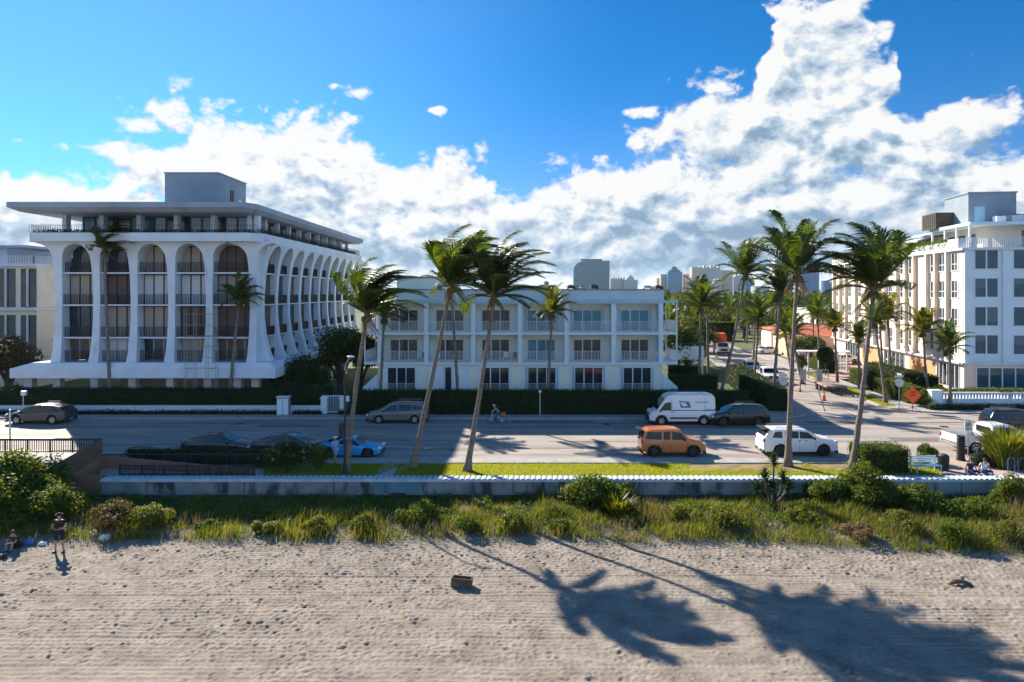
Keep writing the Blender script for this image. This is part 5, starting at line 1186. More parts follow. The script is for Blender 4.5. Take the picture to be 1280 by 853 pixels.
for r_i, z0 in enumerate([13.55, 10.55, 7.5, 4.5]):
    # front
    for (a, b) in ((1.05, 3.35), (4.85, 7.15), (9.0, 11.3), (12.8, 15.1), (17.0, 19.3), (21.0, 23.3)):
        mb = MB(); mb.box(a, b, -.025, .0, z0, z0 + 1.95); p = mb.build('window_pane', 'glass_blue', D_)
        mb = MB(); mb.box(a - .05, a + .04, -.06, -.0, z0, z0 + 1.95); mb.box(b - .04, b + .05, -.06, -.0, z0, z0 + 1.95); c = (a + b) / 2; mb.box(c - .07, c + .07, -.06, -.021, z0, z0 + 1.95)
        mb.box(a - .1, b + .1, -.11, 0, z0 - .1, z0); mb.build('window_frame', 'stucco_trim', D_)
        q_ = (int(a * 7) + r_i * 5) % 4
        if q_ < 3: mb = MB(); mb.box(a + .05 if q_ != 1 else c + .08, c - .08 if q_ != 1 else b - .05, -.03, -.0255, z0 + [.9, .4, 1.3][q_], z0 + 1.94); mb.build('roller_blind', 'blind_blue', D_)
    # sunlit side: groups of tall window bays between projecting ribs
    for y in (1.1, 4.0, 6.1, 12.0, 14.6, 18.3, 22.6, 25.4, 29.8, 34.2, 37.0, 40.0):
        w = 1.5
        mb = MB(); mb.box(-.02, 0, y, y + w, z0 - .1, z0 + 1.75); mb.build('window_pane', 'glass_dark', D_)
        mb = MB(); mb.box(-.07, 0, y - .05, y + .05, z0 - .1, z0 + 1.75); mb.box(-.07, 0, y + w - .05, y + w + .05, z0 - .1, z0 + 1.75); mb.box(-.06, -.021, y + w / 2 - .05, y + w / 2 + .05, z0 - .1, z0 + 1.75)
        mb.box(-.055, -.021, y, y + w, z0 + .55, z0 + .62); mb.box(-.1, 0, y - .1, y + w + .1, z0 - .2, z0 - .1); mb.box(-.05, -.021, y, y + .28, z0 - .08, z0 + 1.7)
        mb.build('window_frame', 'white_metal', D_)
for y in (3.1, 5.8, 8.0, 11.4, 13.9, 16.6, 20.4, 24.5, 27.4, 31.9, 36.3, 39.0, 42.2):
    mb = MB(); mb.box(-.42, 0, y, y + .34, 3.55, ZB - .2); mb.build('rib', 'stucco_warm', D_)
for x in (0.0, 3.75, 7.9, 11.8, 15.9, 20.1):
    mb = MB(); mb.box(x, x + .6, -.16, 0, 3.55, ZB - .2); mb.build('rib', 'stucco_trim', D_)  # front ribs carry the same painted-in blue shade
# ground floor glazing
for (a, b) in ((1.2, 7.6), (9.0, 15.4), (17, 23)):
    mb = MB(); mb.box(a, b, -.02, 0, .9, 3.0); mb.build('window_pane', 'glass_blue', D_)
    mb = MB()
    for k in range(6): c = a + (b - a) * k / 5; mb.box(c - .06, c + .06, -.08, -.0, .9, 3.0)
    mb.box(a, b, -.07, -.021, 2.98, 3.1); mb.build('window_frame', 'stucco_trim', D_)
for (a, b, kind) in ((.9, 5.4, 'g'), (6.5, 13.5, 'o'), (14.8, 21.4, 'g'), (23, 30, 'o'), (31.5, 37, 'g')):
    mb = MB(); mb.box(-.03 if kind == 'g' else -.05, 0, a, b, .6, 3.0)
    mb.build('window_pane' if kind == 'g' else 'wall_panel', 'glass_dark' if kind == 'g' else mat('orange_panel', (.62, .33, .15), .85), D_)
    if kind == 'g':
        mb = MB()
        for k in range(6): c = a + (b - a) * k / 5; mb.box(-.09, 0, c - .05, c + .05, .6, 3.0)
        mb.build('window_frame', 'white_metal', D_)
# terrace parapet, planters, balustrade
mb = MB(); mb.box(-.3, -.15, 3.0, LY, ZB + .02, ZB + .85)
mb.build('terrace_parapet', 'stucco_white', D_)
mb = MB(); rail(mb, .2, LX, -.2, ZB, 1.15, .2, .03, top=.05); mb.build('balustrade', 'white_metal', D_)
mb = MB(); mb.prism([(-.3, 2.9), (-.3, .6), (.9, -.3), (1.2, -.1), (.1, .9), (.1, 2.9)], ZB + .02, ZB + 1.1); mb.build('corner_parapet', 'stucco_white', D_)
r_ = np.random.default_rng(12); n = 9000; yy = r_.uniform(3.2, LY - 1, n); k = (np.floor(yy / 5.2) * 5.2 + .7 < yy)
yy = yy[k]; n = len(yy); P = np.stack([r_.uniform(-.42, .05, n), yy, ZB + r_.uniform(.25, 1.25, n)], 1)
fast_mesh('planter_greenery', leaf_quads(P, np.tile([-.5, 0, .7], (n, 1)), .16, .6, .8, r_), 4, 'bush', D_)
# penthouse and roofs
mb = MB(); mb.box(3.2, LX - 1, 2.6, 11, ZB, 18.3); mb.build('penthouse_wall', 'stucco_warm', D_)
mb = MB(); mb.box(2.4, LX - 2, 11, LY - 3, ZB, 17.9); mb.build('rear_penthouse_wall', 'curtain', D_)
mb = MB(); mb.box(.9, LX, .6, 10.0, 18.3, 18.62); mb.build('roof', 'stucco_trim', D_)
mb = MB(); mb.prism([(1.0, 17.9), (2.8, 18.1), (LX, 18.1), (LX, 18.5), (2.5, 18.55), (.8, 18.05)], 10.02, LY - 2, 'y'); mb.build('rear_roof', 'stucco_white', D_)
mb = MB(); mb.prism([(.3, 17.3), (3.0, 18.3), (3.0, 18.45), (.3, 17.5)], 12, 22, 'y'); mb.build('awning', 'stucco_white', D_)
for y in (1.0, 3.8, 6.5, 9.6):
    mb = MB(); mb.box(1.0, 1.2, y, y + .2, ZB, 18.3); mb.build('roof_post', 'white_metal', D_)
for a in (7.1, 11.5, 16):
    mb = MB(); mb.box(a, a + 1.6, 2.55, 2.6, ZB + .1, 17.8); mb.build('penthouse_window', 'glass_blue', D_)
for y in (4.2, 6.4, 8.6, 13, 16, 19, 24, 28):
    mb = MB(); mb.box(3.15 if y < 11 else 2.35, 3.2 if y < 11 else 2.4, y, y + 1.5, ZB + .1, 17.6); mb.build('penthouse_window', 'glass_dark', D_)
mb = MB(); mb.box(2.6, 7.6, 4.5, 10, 18.62, 22.2); mb.build('stair_tower', 'tower_grey', D_)
mb = MB(); mb.box(2.5, 7.7, 4.4, 10.1, 22.2, 22.35); mb.build('tower_coping', 'tower_grey', D_)
mb = MB(); mb.box(3.2, 4.3, 4.44, 4.5, 18.62, 20.7); mb.build('roof_door', 'trim_blue', D_)
mb = MB(); mb.box(7.6, 13, 5.2, 9.5, 18.62, 19.9); mb.build('roof_shed', 'concrete', D_)
def on_roof(lx, ly): v = Matrix.Rotation(ang, 4, 'Z') @ Vector((lx, ly, 0)); return (RC[0] + v.x, RC[1] + v.y)
for lb, (lx, ly), (w, d, h), z in (('brown louvred machine screen on the tall block roof, left of its tower', (1.6, 9.6), (1.0, 1.8, 1.9), 18.55), ('small white air unit before the tower on the tall block roof', (5.0, 2.9), (.5, .4, .8), 18.62), ('grey air unit right of the tower door on the tall block roof', (6.8, 3.2), (.6, .5, .9), 18.62)):
    p = on_roof(lx, ly); t = thing('roof_air_unit', lb, 'air unit', (p[0], p[1], z), ang)
    mb = MB(); mb.box(-w, w, -d, d, .1, h); mb.build('housing', 'wood' if 'brown' in lb else 'white_metal', t)
    mb = MB(); mb.tube([(0, 0, h), (0, 0, h + .12)], min(w, d) * .7, 12); mb.build('fan_grille', 'dark_metal', t)
    mb = MB(); mb.box(-w, -w + .1, -d, d, 0, .1); mb.box(w - .1, w, -d, d, 0, .1); mb.build('skid', 'dark_metal', t)
    if 'brown' in lb:
        mb = MB(); [mb.box(-w - .04, -w, -d + .2 + k * .55, -d + .5 + k * .55, .2, h - .1) for k in range(6)]; mb.build('louvre', 'dark_metal', t)
p = on_roof(.6, 6); t = tag(MB().tube([(0, 0, 0), (0, 0, .5)], .3, 10).build('planter_pot', 'dark_metal'), 'dark round planter pot at the far end of the tall block terrace', 'planter'); q = on_roof(.5, 41); t.location = (q[0], q[1], ZB + .02)
# white balustrade between the hedges
t = thing('balustrade', 'white balustrade running between the two hedges of the tall block', 'balustrade', (gx(1175, 64.6), 64.6, 0))
mb = MB(); x0 = gx(1172, 64.6); mb.box(x0, x0 + 33, 64.45, 64.75, 0, 1.0); mb.build('base_wall', 'stucco_white', t, True)
mb = MB()
for k in range(110): mb.box(x0 + k * .3, x0 + k * .3 + .13, 64.52, 64.66, 1.0, 1.45)
mb.build('balusters', 'stucco_white', t, True)
mb = MB(); mb.box(x0, x0 + 33, 64.45, 64.75, 1.45, 1.58); mb.build('top_rail', 'stucco_white', t, True)
t = thing('wall_pillar', 'square pale pillar at the left end of the white balustrade', 'pillar', (gx(1169, 64.6), 64.6, 0))
mb = MB(); mb.box(-.5, .5, -.3, .3, 0, 1.7); mb.build('shaft', 'stucco_trim', t); mb = MB(); mb.box(-.56, .56, -.36, .36, 1.7, 1.8); mb.build('cap', 'stucco_white', t)

# ------------------------------------------------------------------ red-tiled house with pergola
hx, hy = gx(1012, 118), 118.0
Hh = thing('tiled_house', 'peach house with a red clay tile roof beyond the side street', 'house', (hx, hy, 0), ang)
mb = MB(); mb.box(-3.8, 6.5, 0, 10, -.05, 3.5); mb.build('wall', mat('peach_stucco', (.68, .48, .33), .85, (.6, .42, .28), .6), Hh)
mb = MB(); mb.add([(-4.4, -.6, 3.5), (7.1, -.6, 3.5), (7.1, 10.6, 3.5), (-4.4, 10.6, 3.5), (-.5, 5, 5.4), (3.2, 5, 5.4)], [(0, 1, 5, 4), (1, 2, 5), (2, 3, 4, 5), (3, 0, 4), (3, 2, 1, 0)]); mb.build('roof', 'tile', Hh)
for a in (-2.8, -.6, 1.6, 4.2):
    mb = MB(); mb.prism([(a, .9), (a + 1.1, .9), (a + 1.1, 2.5), (a + .9, 2.75), (a + .55, 2.85), (a + .2, 2.75), (a, 2.5)], -.03, 0, 'y'); mb.build('arched_window', 'glass_dark', Hh)
    mb = MB(); mb.box(a - .12, a, -.06, 0, .8, 2.6); mb.box(a + 1.1, a + 1.22, -.06, 0, .8, 2.6); mb.box(a - .12, a + 1.22, -.09, 0, .72, .8); mb.build('window_frame', 'stucco_white', Hh)
mb = MB(); mb.box(3.0, 3.7, 7, 7.7, 4.5, 6.2); mb.build('chimney', 'stucco_warm', Hh)
V = thing('villa', 'white flat-roofed villa standing behind the red-tiled house', 'house', (gx(1026, 150), 150, 0), ang)
mb = MB(); mb.box(-2.2, 5, 0, 12, -.05, gz(388, 150)); mb.build('wall', 'stucco_warm', V); mb = MB(); mb.box(-2.4, 5.2, -.2, 12.2, gz(388, 150), gz(388, 150) + .3); mb.build('roof', 'stucco_white', V)
for a in (-1.2, 1.4, 3.4):
    for z in (1.0, 4.2): mb = MB(); mb.box(a, a + .9, -.04, 0, z, z + 1.6); mb.build('window', 'glass_dark', V)
V = thing('villa', 'low cream villa with flat red roof left of the pergola, mostly behind palms', 'house', (gx(985, 135), 135, 0), ang)
mb = MB(); mb.box(-3.2, 3.5, 0, 9, -.05, 3.6); mb.build('wall', 'stucco_warm', V); mb = MB(); mb.add([(-3.7, -.5, 3.6), (4, -.5, 3.6), (4, 9.5, 3.6), (-3.7, 9.5, 3.6), (0, 4.5, 4.9), (.4, 4.5, 4.9)], [(0, 1, 5, 4), (1, 2, 5), (2, 3, 4, 5), (3, 0, 4), (3, 2, 1, 0)]); mb.build('roof', 'tile', V)
for a in (-2.4, -.2, 2.0): mb = MB(); mb.box(a, a + 1.0, -.04, 0, 1.0, 2.5); mb.build('window', 'glass_dark', V)
Pg = thing('pergola', 'white lattice pergola gate before the red-tiled house', 'pergola', (gx(1017, 95), 95, 0), ang)
for a in (-1.9, -.7, .7, 1.9, 3.2, 4.4):
    mb = MB(); mb.box(a - .09, a + .09, -.09, .09, 0, 2.7); mb.build('post', 'white_metal', Pg)
mb = MB(); mb.box(-2.2, 4.7, -.14, .14, 2.7, 2.85)
for k in range(20): mb.box(-2.1 + k * .35, -2.03 + k * .35, -.7, .7, 2.85, 2.97)
mb.build('beams', 'white_metal', Pg)
mb = MB()
for (a, b) in ((-1.9, -.7), (3.2, 4.4)):
    for k in range(6): mb.box(a, b, -.03, .03, .3 + k * .4, .36 + k * .4)
    for k in range(4): c = a + (b - a) * k / 3; mb.box(c - .03, c + .03, -.04, .04, 0, 2.7)
mb.build('lattice', 'white_metal', Pg)
bush('reddish flowering vine bush on top of the pergola post', (gx(1001, 94), 94, 0), 1.0, 3.3, 'tree_leaf_b', 71, 9, 120, .18)
pave('driveway', [(cx(88) + HWR + .4, 86), (cx(88) + HWR + 14, 84), (cx(100) + HWR + 14, 98), (cx(92) + HWR + .4, 91)], 0.128, 'paver', 0.0)
pave('house_garden', [(cx(70) + HWR + 4.6, 70), (70, 66), (90, 140), (cx(140) + HWR + 4, 140)], 0.05, 'paver', -.03)

# ------------------------------------------------------------------ trees of the island behind
BT = 'trees of the island behind the street'
r = random.Random(21); n = 0
AVOID = lambda x, Y: (cx(Y) - 5.6 < x < cx(Y) + 6.0) or (RC[0] - 4 + (Y - 73) * .13 < x and Y < 122) or (x < 17.5 and Y < 106) or (abs(x - hx - 2) < 9 and abs(Y - hy - 4) < 14) or (abs(x - gx(1026, 150)) < 7 and abs(Y - 155) < 12) or (abs(x - gx(985, 135)) < 6 and abs(Y - 139) < 9)
kinds = [('dense dark broadleaf tree', 'tree_leaf', 3), ('pale loose tree', 'tree_leaf_y', 4), ('tall bushy tree', 'tree_leaf', 5), ('sunlit yellow-green tree', 'tree_leaf_y', 6)]
done = []
bins = {}
def whereis(x, Y):
    px = CX + x / Y * F; s = 'left' if x < cx(Y) else 'right'
    d = 'beside the' if abs(x - cx(Y)) < 14 else 'away from the'
    return px, s, d
def place(x, Y, palmy):
    global n
    px, s, d = whereis(x, Y); n += 1
    far = 'nearest' if Y < 120 else ('middle' if Y < 190 else 'furthest')
    if palmy:
        h = r.uniform(5.8, 8.6)
        lb = f'slim background palm in the {far} rows, {d} side street on its {s}'
        palm(lb, (x, Y, 0), (x + r.uniform(-1, 1.5), Y, h), 'far', r.choice((31, 32, 33)), 'background palms among the island trees', bend=r.uniform(-.2, .3), r0=.2, scale=r.uniform(.9, 1.25), spin=r.uniform(0, 6), nuts=False)
    else:
        kd = r.choice(kinds); s_ = r.uniform(.8, 1.25)
        lb = f'{kd[0]} in the {far} rows, {d} side street on its {s}'
        t = tree(lb, (x, Y, 0), 3.6, 4.2, 2.2, kd[1], kd[2] + 40, 24, 110, .34, 'background broadleaf trees among the island trees'); t.scale = (s_, s_, s_ * r.uniform(.85, 1.15))
pl = 0
for i in range(6000):
    if pl >= 195: break
    Y = 92 + 330 * r.random() ** 1.5; px = r.uniform(800, 1060) if r.random() < .86 else r.uniform(-60, 1360); x = gx(px, Y)
    if AVOID(x, Y): continue
    if px < 450 and Y < 125: continue
    if any((x - a) ** 2 + (Y - b) ** 2 < (3.6 + Y * .008) ** 2 for a, b in done): continue
    done.append((x, Y)); pl += 1; place(x, Y, r.random() < .45)
for i in range(3000):
    if pl >= 222: break
    Y = r.uniform(112, 260); x = gx(r.uniform(845, 985), Y)
    if AVOID(x, Y) or any((x - a) ** 2 + (Y - b) ** 2 < 3.4 ** 2 for a, b in done): continue
    done.append((x, Y)); pl += 1; place(x, Y, r.random() < .3)
# bright clipped tall hedges down the street and the far woodland
hedge('hedge', 'bright yellow-green tall hedge left of the side street beyond the truck', -3.2, 3.2, -1, 1, 4.2, 'hedge_y', dens=45, size=.24, loc=(cx(150) - HWL + 8.6, 158, 0), rz=0)
rr = np.random.default_rng(66); n_ = 60000
Yw = 380 + 1500 * rr.random(n_) ** 1.6; xw = rr.uniform(-.95, .95, n_) * Yw
hgt = 9.5 * (.55 + .55 * vnoise(xw, Yw, 22, 3) + .15 * vnoise(xw, Yw, 7, 4)); P = np.stack([xw, Yw, hgt * np.sqrt(rr.uniform(.05, 1, n_))], 1)
tag(fast_mesh('far_woodland', leaf_quads(P, np.tile([0, -.4, .6], (n_, 1)), 2.3 * (Yw / 500) ** .7, .8, .7, rr), 4, 'tree_leaf'), 'distant green tree canopy below the skyline towers', 'woodland', kind='stuff')

# ------------------------------------------------------------------ skyline across the lagoon
def facade(name, wall, glassc, sx, sz, gap=.3, rough=.25):
    """floors and window strips of a distant tower as a grid in the material"""
    m, nt, b = new_mat(name); N = nt.nodes; L = nt.links; tc = N.new('ShaderNodeTexCoord'); sp = N.new('ShaderNodeSeparateXYZ'); L.new(tc.outputs['Object'], sp.inputs[0])
    def band(v, per, g):
        a = mth(nt, 'DIVIDE', v, per); a = mth(nt, 'FRACT', mth(nt, 'ADD', a, 500.0)); return mth(nt, 'GREATER_THAN', a, g)
    xy = mth(nt, 'ADD', sp.outputs[0], mth(nt, 'MULTIPLY', sp.outputs[1], 1.0))
    w = mth(nt, 'MULTIPLY', band(xy, sx, gap), band(sp.outputs[2], sz, gap + .08))
    mx = N.new('ShaderNodeMix'); mx.data_type = 'RGBA'; mx.inputs[6].default_value = c4(wall); mx.inputs[7].default_value = c4(glassc); L.new(w, mx.inputs['Factor']); L.new(mx.outputs[2], b.inputs['Base Color'])
    b.inputs['Roughness'].default_value = rough; return m
FM = dict(teal=facade('teal_curtain_wall', (.04, .17, .21), (.010, .13, .19), 5, 4, .18, .15), blue=facade('blue_curtain_wall', (.07, .26, .46), (.012, .12, .32), 6, 4, .16, .12),
          pale=facade('pale_masonry_tower', (.50, .50, .50), (.13, .18, .24), 5, 3.6, .45), tan=facade('tan_masonry_tower', (.62, .50, .40), (.22, .20, .20), 7, 3.6, .5),
          pink=facade('pinkish_tower', (.58, .42, .36), (.20, .18, .20), 6, 3.6, .45), white=mat('white_tower_edge', (.8, .78, .74), .8))
def tower(label, px0, px1, py, Y, m, depth=30, name='skyline_tower', crown=None, shape=None):
    x0, x1 = gx(px0, Y), gx(px1, Y); c = (x0 + x1) / 2; w = (x1 - x0) / 2; h = gz(py, Y)
    t = thing(name, label, 'tower', (c, Y, 0), 0, 'skyline towers across the lagoon')
    mb = MB()
    if shape == 'curved':
        p = [(-w, 0), (w, 0), (w, h), (-w * .25, h)] + [(-w * .25 - w * .75 * math.sin(a), h - (h * .26) * (1 - math.cos(a))) for a in np.linspace(.15, math.pi / 2, 8)]
        mb.prism(p, 0, depth, 'y')
    else: mb.box(-w, w, 0, depth, 0, h)
    mb.build('body', FM[m], t)
    if crown == 'dome':
        mb = MB(); mb.box(-w * .5, w * .5, 4, depth - 4, h, h + 8); mb.ball((0, depth / 2, h + 8), (w * .42, w * .42, 9), 12, 8); mb.tube([(0, depth / 2, h + 14), (0, depth / 2, h + 22)], [1.5, .3], 6); mb.build('dome', FM['tan'], t)
    if crown == 'steps':
        mb = MB(); mb.box(-w * .75, w * .75, 3, depth - 3, h, h + 7); mb.box(-w * .4, w * .4, 6, depth - 6, h + 7, h + 14); mb.add([(-w * .4, 6, h + 14), (w * .4, 6, h + 14), (w * .4, depth - 6, h + 14), (-w * .4, depth - 6, h + 14), (0, depth / 2, h + 22)], [(0, 1, 4), (1, 2, 4), (2, 3, 4), (3, 0, 4)]); mb.build('stepped_crown', FM['teal' if m == 'blue' else 'tan'], t)
    if crown == 'box':
        mb = MB(); mb.box(-w * .6, w * .6, 5, depth - 5, h, h + 6); mb.build('rooftop_box', FM['tan'] if m != 'teal' else FM['teal'], t)
    if crown == 'crenels':
        mb = MB()
        for k in range(6): mb.box(-w + k * w * .36, -w + k * w * .36 + w * .18, 0, depth, h, h + 6 + 3 * (k % 2))
        mb.build('roof_turrets', FM['tan'], t)
    return t
tower('teal glass tower with a curved left shoulder above the cream roof', 717, 762, 326, 2300, 'teal', 40, shape='curved', crown='box')
tower('pale low tower with a small dome right of the teal glass tower', 780, 797, 350, 2500, 'pale', 30, crown='dome')
tower('wide pale block adjoining the domed tower', 763, 781, 349, 2520, 'pale', 30, crown='crenels')
tower('slim blue tower with a stepped pointed crown', 835, 853, 340, 2500, 'blue', 36, crown='steps')
tower('tan tower hugging the left side of the stepped blue tower', 826, 834.5, 343, 2540, 'tan', 30)
tower('very thin tan slab at the far left of the stepped tower group', 821, 825, 348, 2580, 'tan', 20)
tower('tan tower hugging the right side of the stepped blue tower', 853.5, 863, 343, 2540, 'pink', 30)
tower('narrow tan tower with vertical bands left of the blue-grey slab', 865, 875, 334, 2450, 'tan', 40)
tower('broad blue-grey slab tower with a turreted roof', 875.5, 900, 335, 2460, 'pale', 40, crown='crenels')
tower('pinkish tower behind the curved street palm', 901, 916, 338, 2480, 'pink', 36)
tower('pale tower right of the pinkish one behind the palm', 917, 931, 346, 2500, 'pale', 36, crown='box')
tower('low blue tower right of the palm-hidden towers', 932, 941, 349, 2520, 'blue', 30)
tower('blue glass slab left of the upright beach palm trunk', 971, 991, 324, 2300, 'blue', 40)
tower('thin white edge slab attached to the left blue glass tower', 968.5, 970.8, 324, 2299, 'white', 40)
tower('blue glass slab right of the upright beach palm trunk', 1003, 1024, 324, 2300, 'blue', 40)
tower('thin white edge slab attached to the right blue glass tower', 1000.5, 1002.8, 325, 2299, 'white', 40)
tower('small grey-blue tower right of the two blue glass towers', 1031, 1037, 351, 2300, 'blue', 30)
tower('small white tower right of the two blue glass towers', 1038, 1045, 354, 2300, 'pale', 30, crown='box')
tower('low white slab on the treeline behind the palms', 944, 962, 358, 1500, 'pale', 30)
tower('distant low pale block far left beyond the road gap', 655, 690, 357.5, 2600, 'pale', 30)

# ------------------------------------------------------------------ haze
mh = bpy.data.materials.new('haze_air'); mh.use_nodes = True; nh = mh.node_tree; nh.nodes.remove(nh.nodes['Principled BSDF'])
pv = nh.nodes.new('ShaderNodeVolumePrincipled'); pv.inputs['Color'].default_value = (.62, .80, 1.0, 1); pv.inputs['Density'].default_value = 0.000035; pv.inputs['Anisotropy'].default_value = 0.3
nh.links.new(pv.outputs['Volume'], nh.nodes['Material Output'].inputs['Volume']); M['haze'] = mh
if HAZE:
    mb = MB(); mb.box(-7100, 7100, -450, 14100, -3.0, 175); o = mb.build('haze', 'haze'); tag(o, 'thin pale sea haze softening the distant skyline', 'haze', kind='stuff')
# ------------------------------------------------------------------ vehicles
def lerp(pts, x):
    if x <= pts[0][0]: return pts[0][1]
    for (a, b), (c, d) in zip(pts, pts[1:]):
        if x <= c: return b + (d - b) * (x - a) / (c - a) if c > a else d
    return pts[-1][1]
class Car:
    def __init__(s, L, W, top, belt, zb, wheels, wr, front=.0, tumble=.26, endr=.14):
        s.L, s.W, s.top, s.belt, s.zb, s.wheels, s.wr, s.tumble, s.endr = L, W, top, belt, zb, wheels, wr, tumble, endr
    def hw(s, x):
        u = abs(x) / (s.L / 2); return s.W / 2 * (1 - s.endr * max(0, (u - .62) / .38) ** 2.2)
    def bz(s, x): return min(lerp(s.belt, x), lerp(s.top, x) - .03)
    def side_y(s, x, z):
        w = s.hw(x); b = s.bz(x)
        if z <= b: return w * (.985)
        return w * .97 - s.tumble * (z - b)
    def body(s, th, m, name='body'):
        xs = set(np.round(np.linspace(-s.L / 2, s.L / 2, 30), 3)) | {p[0] for p in s.top} | {p[0] for p in s.belt}
        ra = s.wr * 1.17
        for xw in s.wheels:
            for a in np.linspace(0, math.pi, 13): xs.add(round(xw + ra * math.cos(a), 3))
        xs = sorted(x for x in xs if -s.L / 2 <= x <= s.L / 2); rings = []
        for x in xs:
            zt = lerp(s.top, x); w = s.hw(x); b = s.bz(x); zb = s.zb
            u = abs(x) / (s.L / 2); zb = zb + .10 * max(0, (u - .86) / .14)
            for xw in s.wheels:
                if abs(x - xw) < ra: zb = max(zb, min(s.wr + math.sqrt(max(ra * ra - (x - xw) ** 2, 0)), b - .10))
            cab = zt - b; wt = w * .97 - s.tumble * max(cab - .05, 0)
            zm = max(zb + .05, min((s.zb + b) / 2 + .08, b - .12)); zm = max(zm, zb + .02)
            r = [(0, zb + .0), (w * .90, zb), (w * .975, zb + .03), (w, zm), (w * .985, max(b - .05, zm + .01)), (w * .965, b), (wt, max(zt - .06, b + .008)), (wt - .07, max(zt - .012, b + .014)), (wt * .5, zt + .012), (0, zt + .02)]
            rings.append([(x, y, z) for y, z in r] + [(x, -y, z) for y, z in r[::-1][1:-1]])
        n = len(rings[0]); vs = [p for r in rings for p in r]; fs = []
        for i in range(len(rings) - 1):
            for k in range(n): fs.append((i * n + k, (i + 1) * n + k, (i + 1) * n + (k + 1) % n, i * n + (k + 1) % n))
        fs.append(tuple(range(n))); fs.append(tuple(range((len(rings) - 1) * n, len(rings) * n))[::-1])
        mb = MB(); mb.add(vs, fs); o = mb.build(name, m, th, smooth=True, angle=32); return o
    def side_glass(s, th, poly, m='carglass', name='side_window', off=.010):
        for sg in (-1, 1):
            if len(poly) == 4:
                (a, b_, c_, d_) = poly; mb = MB(); nu, nv = 7, 3; vs = []
                for lay in (off, -.01):
                    for j in range(nv + 1):
                        for i in range(nu + 1):
                            u, v = i / nu, j / nv; x = (a[0] * (1 - u) + b_[0] * u) * (1 - v) + (d_[0] * (1 - u) + c_[0] * u) * v; z = (a[1] * (1 - u) + b_[1] * u) * (1 - v) + (d_[1] * (1 - u) + c_[1] * u) * v
                            vs.append((x, sg * (s.side_y(x, z) + lay), z))
                k = lambda i, j: j * (nu + 1) + i; fs = [(k(i, j), k(i + 1, j), k(i + 1, j + 1), k(i, j + 1)) for i in range(nu) for j in range(nv)]
                if sg > 0: fs = [f[::-1] for f in fs]
                n = (nu + 1) * (nv + 1); ed = [k(i, 0) for i in range(nu + 1)] + [k(nu, j) for j in range(1, nv + 1)] + [k(i, nv) for i in range(nu - 1, -1, -1)] + [k(0, j) for j in range(nv - 1, 0, -1)]
                fs += [(ed[q], ed[(q + 1) % len(ed)], ed[(q + 1) % len(ed)] + n, ed[q] + n) for q in range(len(ed))]
                mb.add(vs, fs); mb.build(name, m, th, smooth=True, angle=40); continue
            mb = MB(); P = [(x, sg * (s.side_y(x, z) + off), z) for x, z in poly]; Q = [(x, sg * (s.side_y(x, z) - .01), z) for x, z in poly]
            n = len(P); mb.add(P + Q, [tuple(range(n)) if sg < 0 else tuple(range(n))[::-1]] + [(k, (k + 1) % n, (k + 1) % n + n, k + n) for k in range(n)]); mb.build(name, m, th)
    def cross_glass(s, th, x0, x1, name, m='carglass', inset=.10, off=.018, t0=.06, t1=.94):
        a = x0 + (x1 - x0) * t0; b = x0 + (x1 - x0) * t1; za, zb = lerp(s.top, a), lerp(s.top, b)
        d = Vector((b - a, 0, zb - za)).normalized(); nrm = Vector((-d.z, 0, d.x)) if x1 > x0 else Vector((d.z, 0, -d.x))
        if nrm.z < 0: nrm = -nrm
        vs = []
        for x, z in ((a, za), (b, zb)):
            w = s.hw(x) * .97 - s.tumble * max(z - s.bz(x) - .05, 0) - inset
            for y in (-w, -w * .5, 0, w * .5, w):
                p = Vector((x, y, z + .02 - .012 * abs(y) / w)) + nrm * off; vs.append(p)
        mb = MB(); mb.add(vs, [(k, k + 1, k + 6, k + 5) for k in range(4)]); mb.build(name, m, th, smooth=True)
    def wheel(s, th, x, sg, rim='rim', spokes=5):
        wr = s.wr; y0 = s.hw(x) - .04; y1 = y0 - .21; mb = MB(); n = 22; vs = []
        prof = [(wr * .62, y0 - .03), (wr * .80, y0), (wr * .93, y0 - .005), (wr, y0 - .04), (wr, y1 + .04), (wr * .9, y1), (wr * .5, y1)]
        for r_, y in prof:
            for k in range(n): a = 2 * math.pi * k / n; vs.append((x + r_ * math.cos(a), sg * y, wr + r_ * math.sin(a)))
        fs = [(i * n + k, i * n + (k + 1) % n, (i + 1) * n + (k + 1) % n, (i + 1) * n + k) for i in range(len(prof) - 1) for k in range(n)]
        mb.add(vs, fs); mb.add([vs[k] for k in range(n * 6, n * 7)], [tuple(range(n))]); t = mb.build('wheel', 'rubber', th, smooth=True, angle=40)
        mb = MB(); yr = y0 - .05
        for k in range(spokes):
            a = 2 * math.pi * k / spokes; c, d = math.cos(a), math.sin(a); q = .045
            mb.add([(x + .05 * d, sg * yr, wr - .05 * c), (x - .05 * d, sg * yr, wr + .05 * c), (x + wr * .6 * c - q * d, sg * (yr + .02), wr + wr * .6 * d + q * c), (x + wr * .6 * c + q * d, sg * (yr + .02), wr + wr * .6 * d - q * c),
                    (x + .05 * d, sg * (yr - .03), wr - .05 * c), (x - .05 * d, sg * (yr - .03), wr + .05 * c), (x + wr * .6 * c - q * d, sg * (yr - .03), wr + wr * .6 * d + q * c), (x + wr * .6 * c + q * d, sg * (yr - .03), wr + wr * .6 * d - q * c)],
                   [(0, 1, 2, 3), (0, 3, 7, 4), (1, 5, 6, 2)])
        mb.tube([(x, sg * (yr - .02), wr), (x, sg * (yr + .015), wr)], wr * .17, 10)
        vs = []
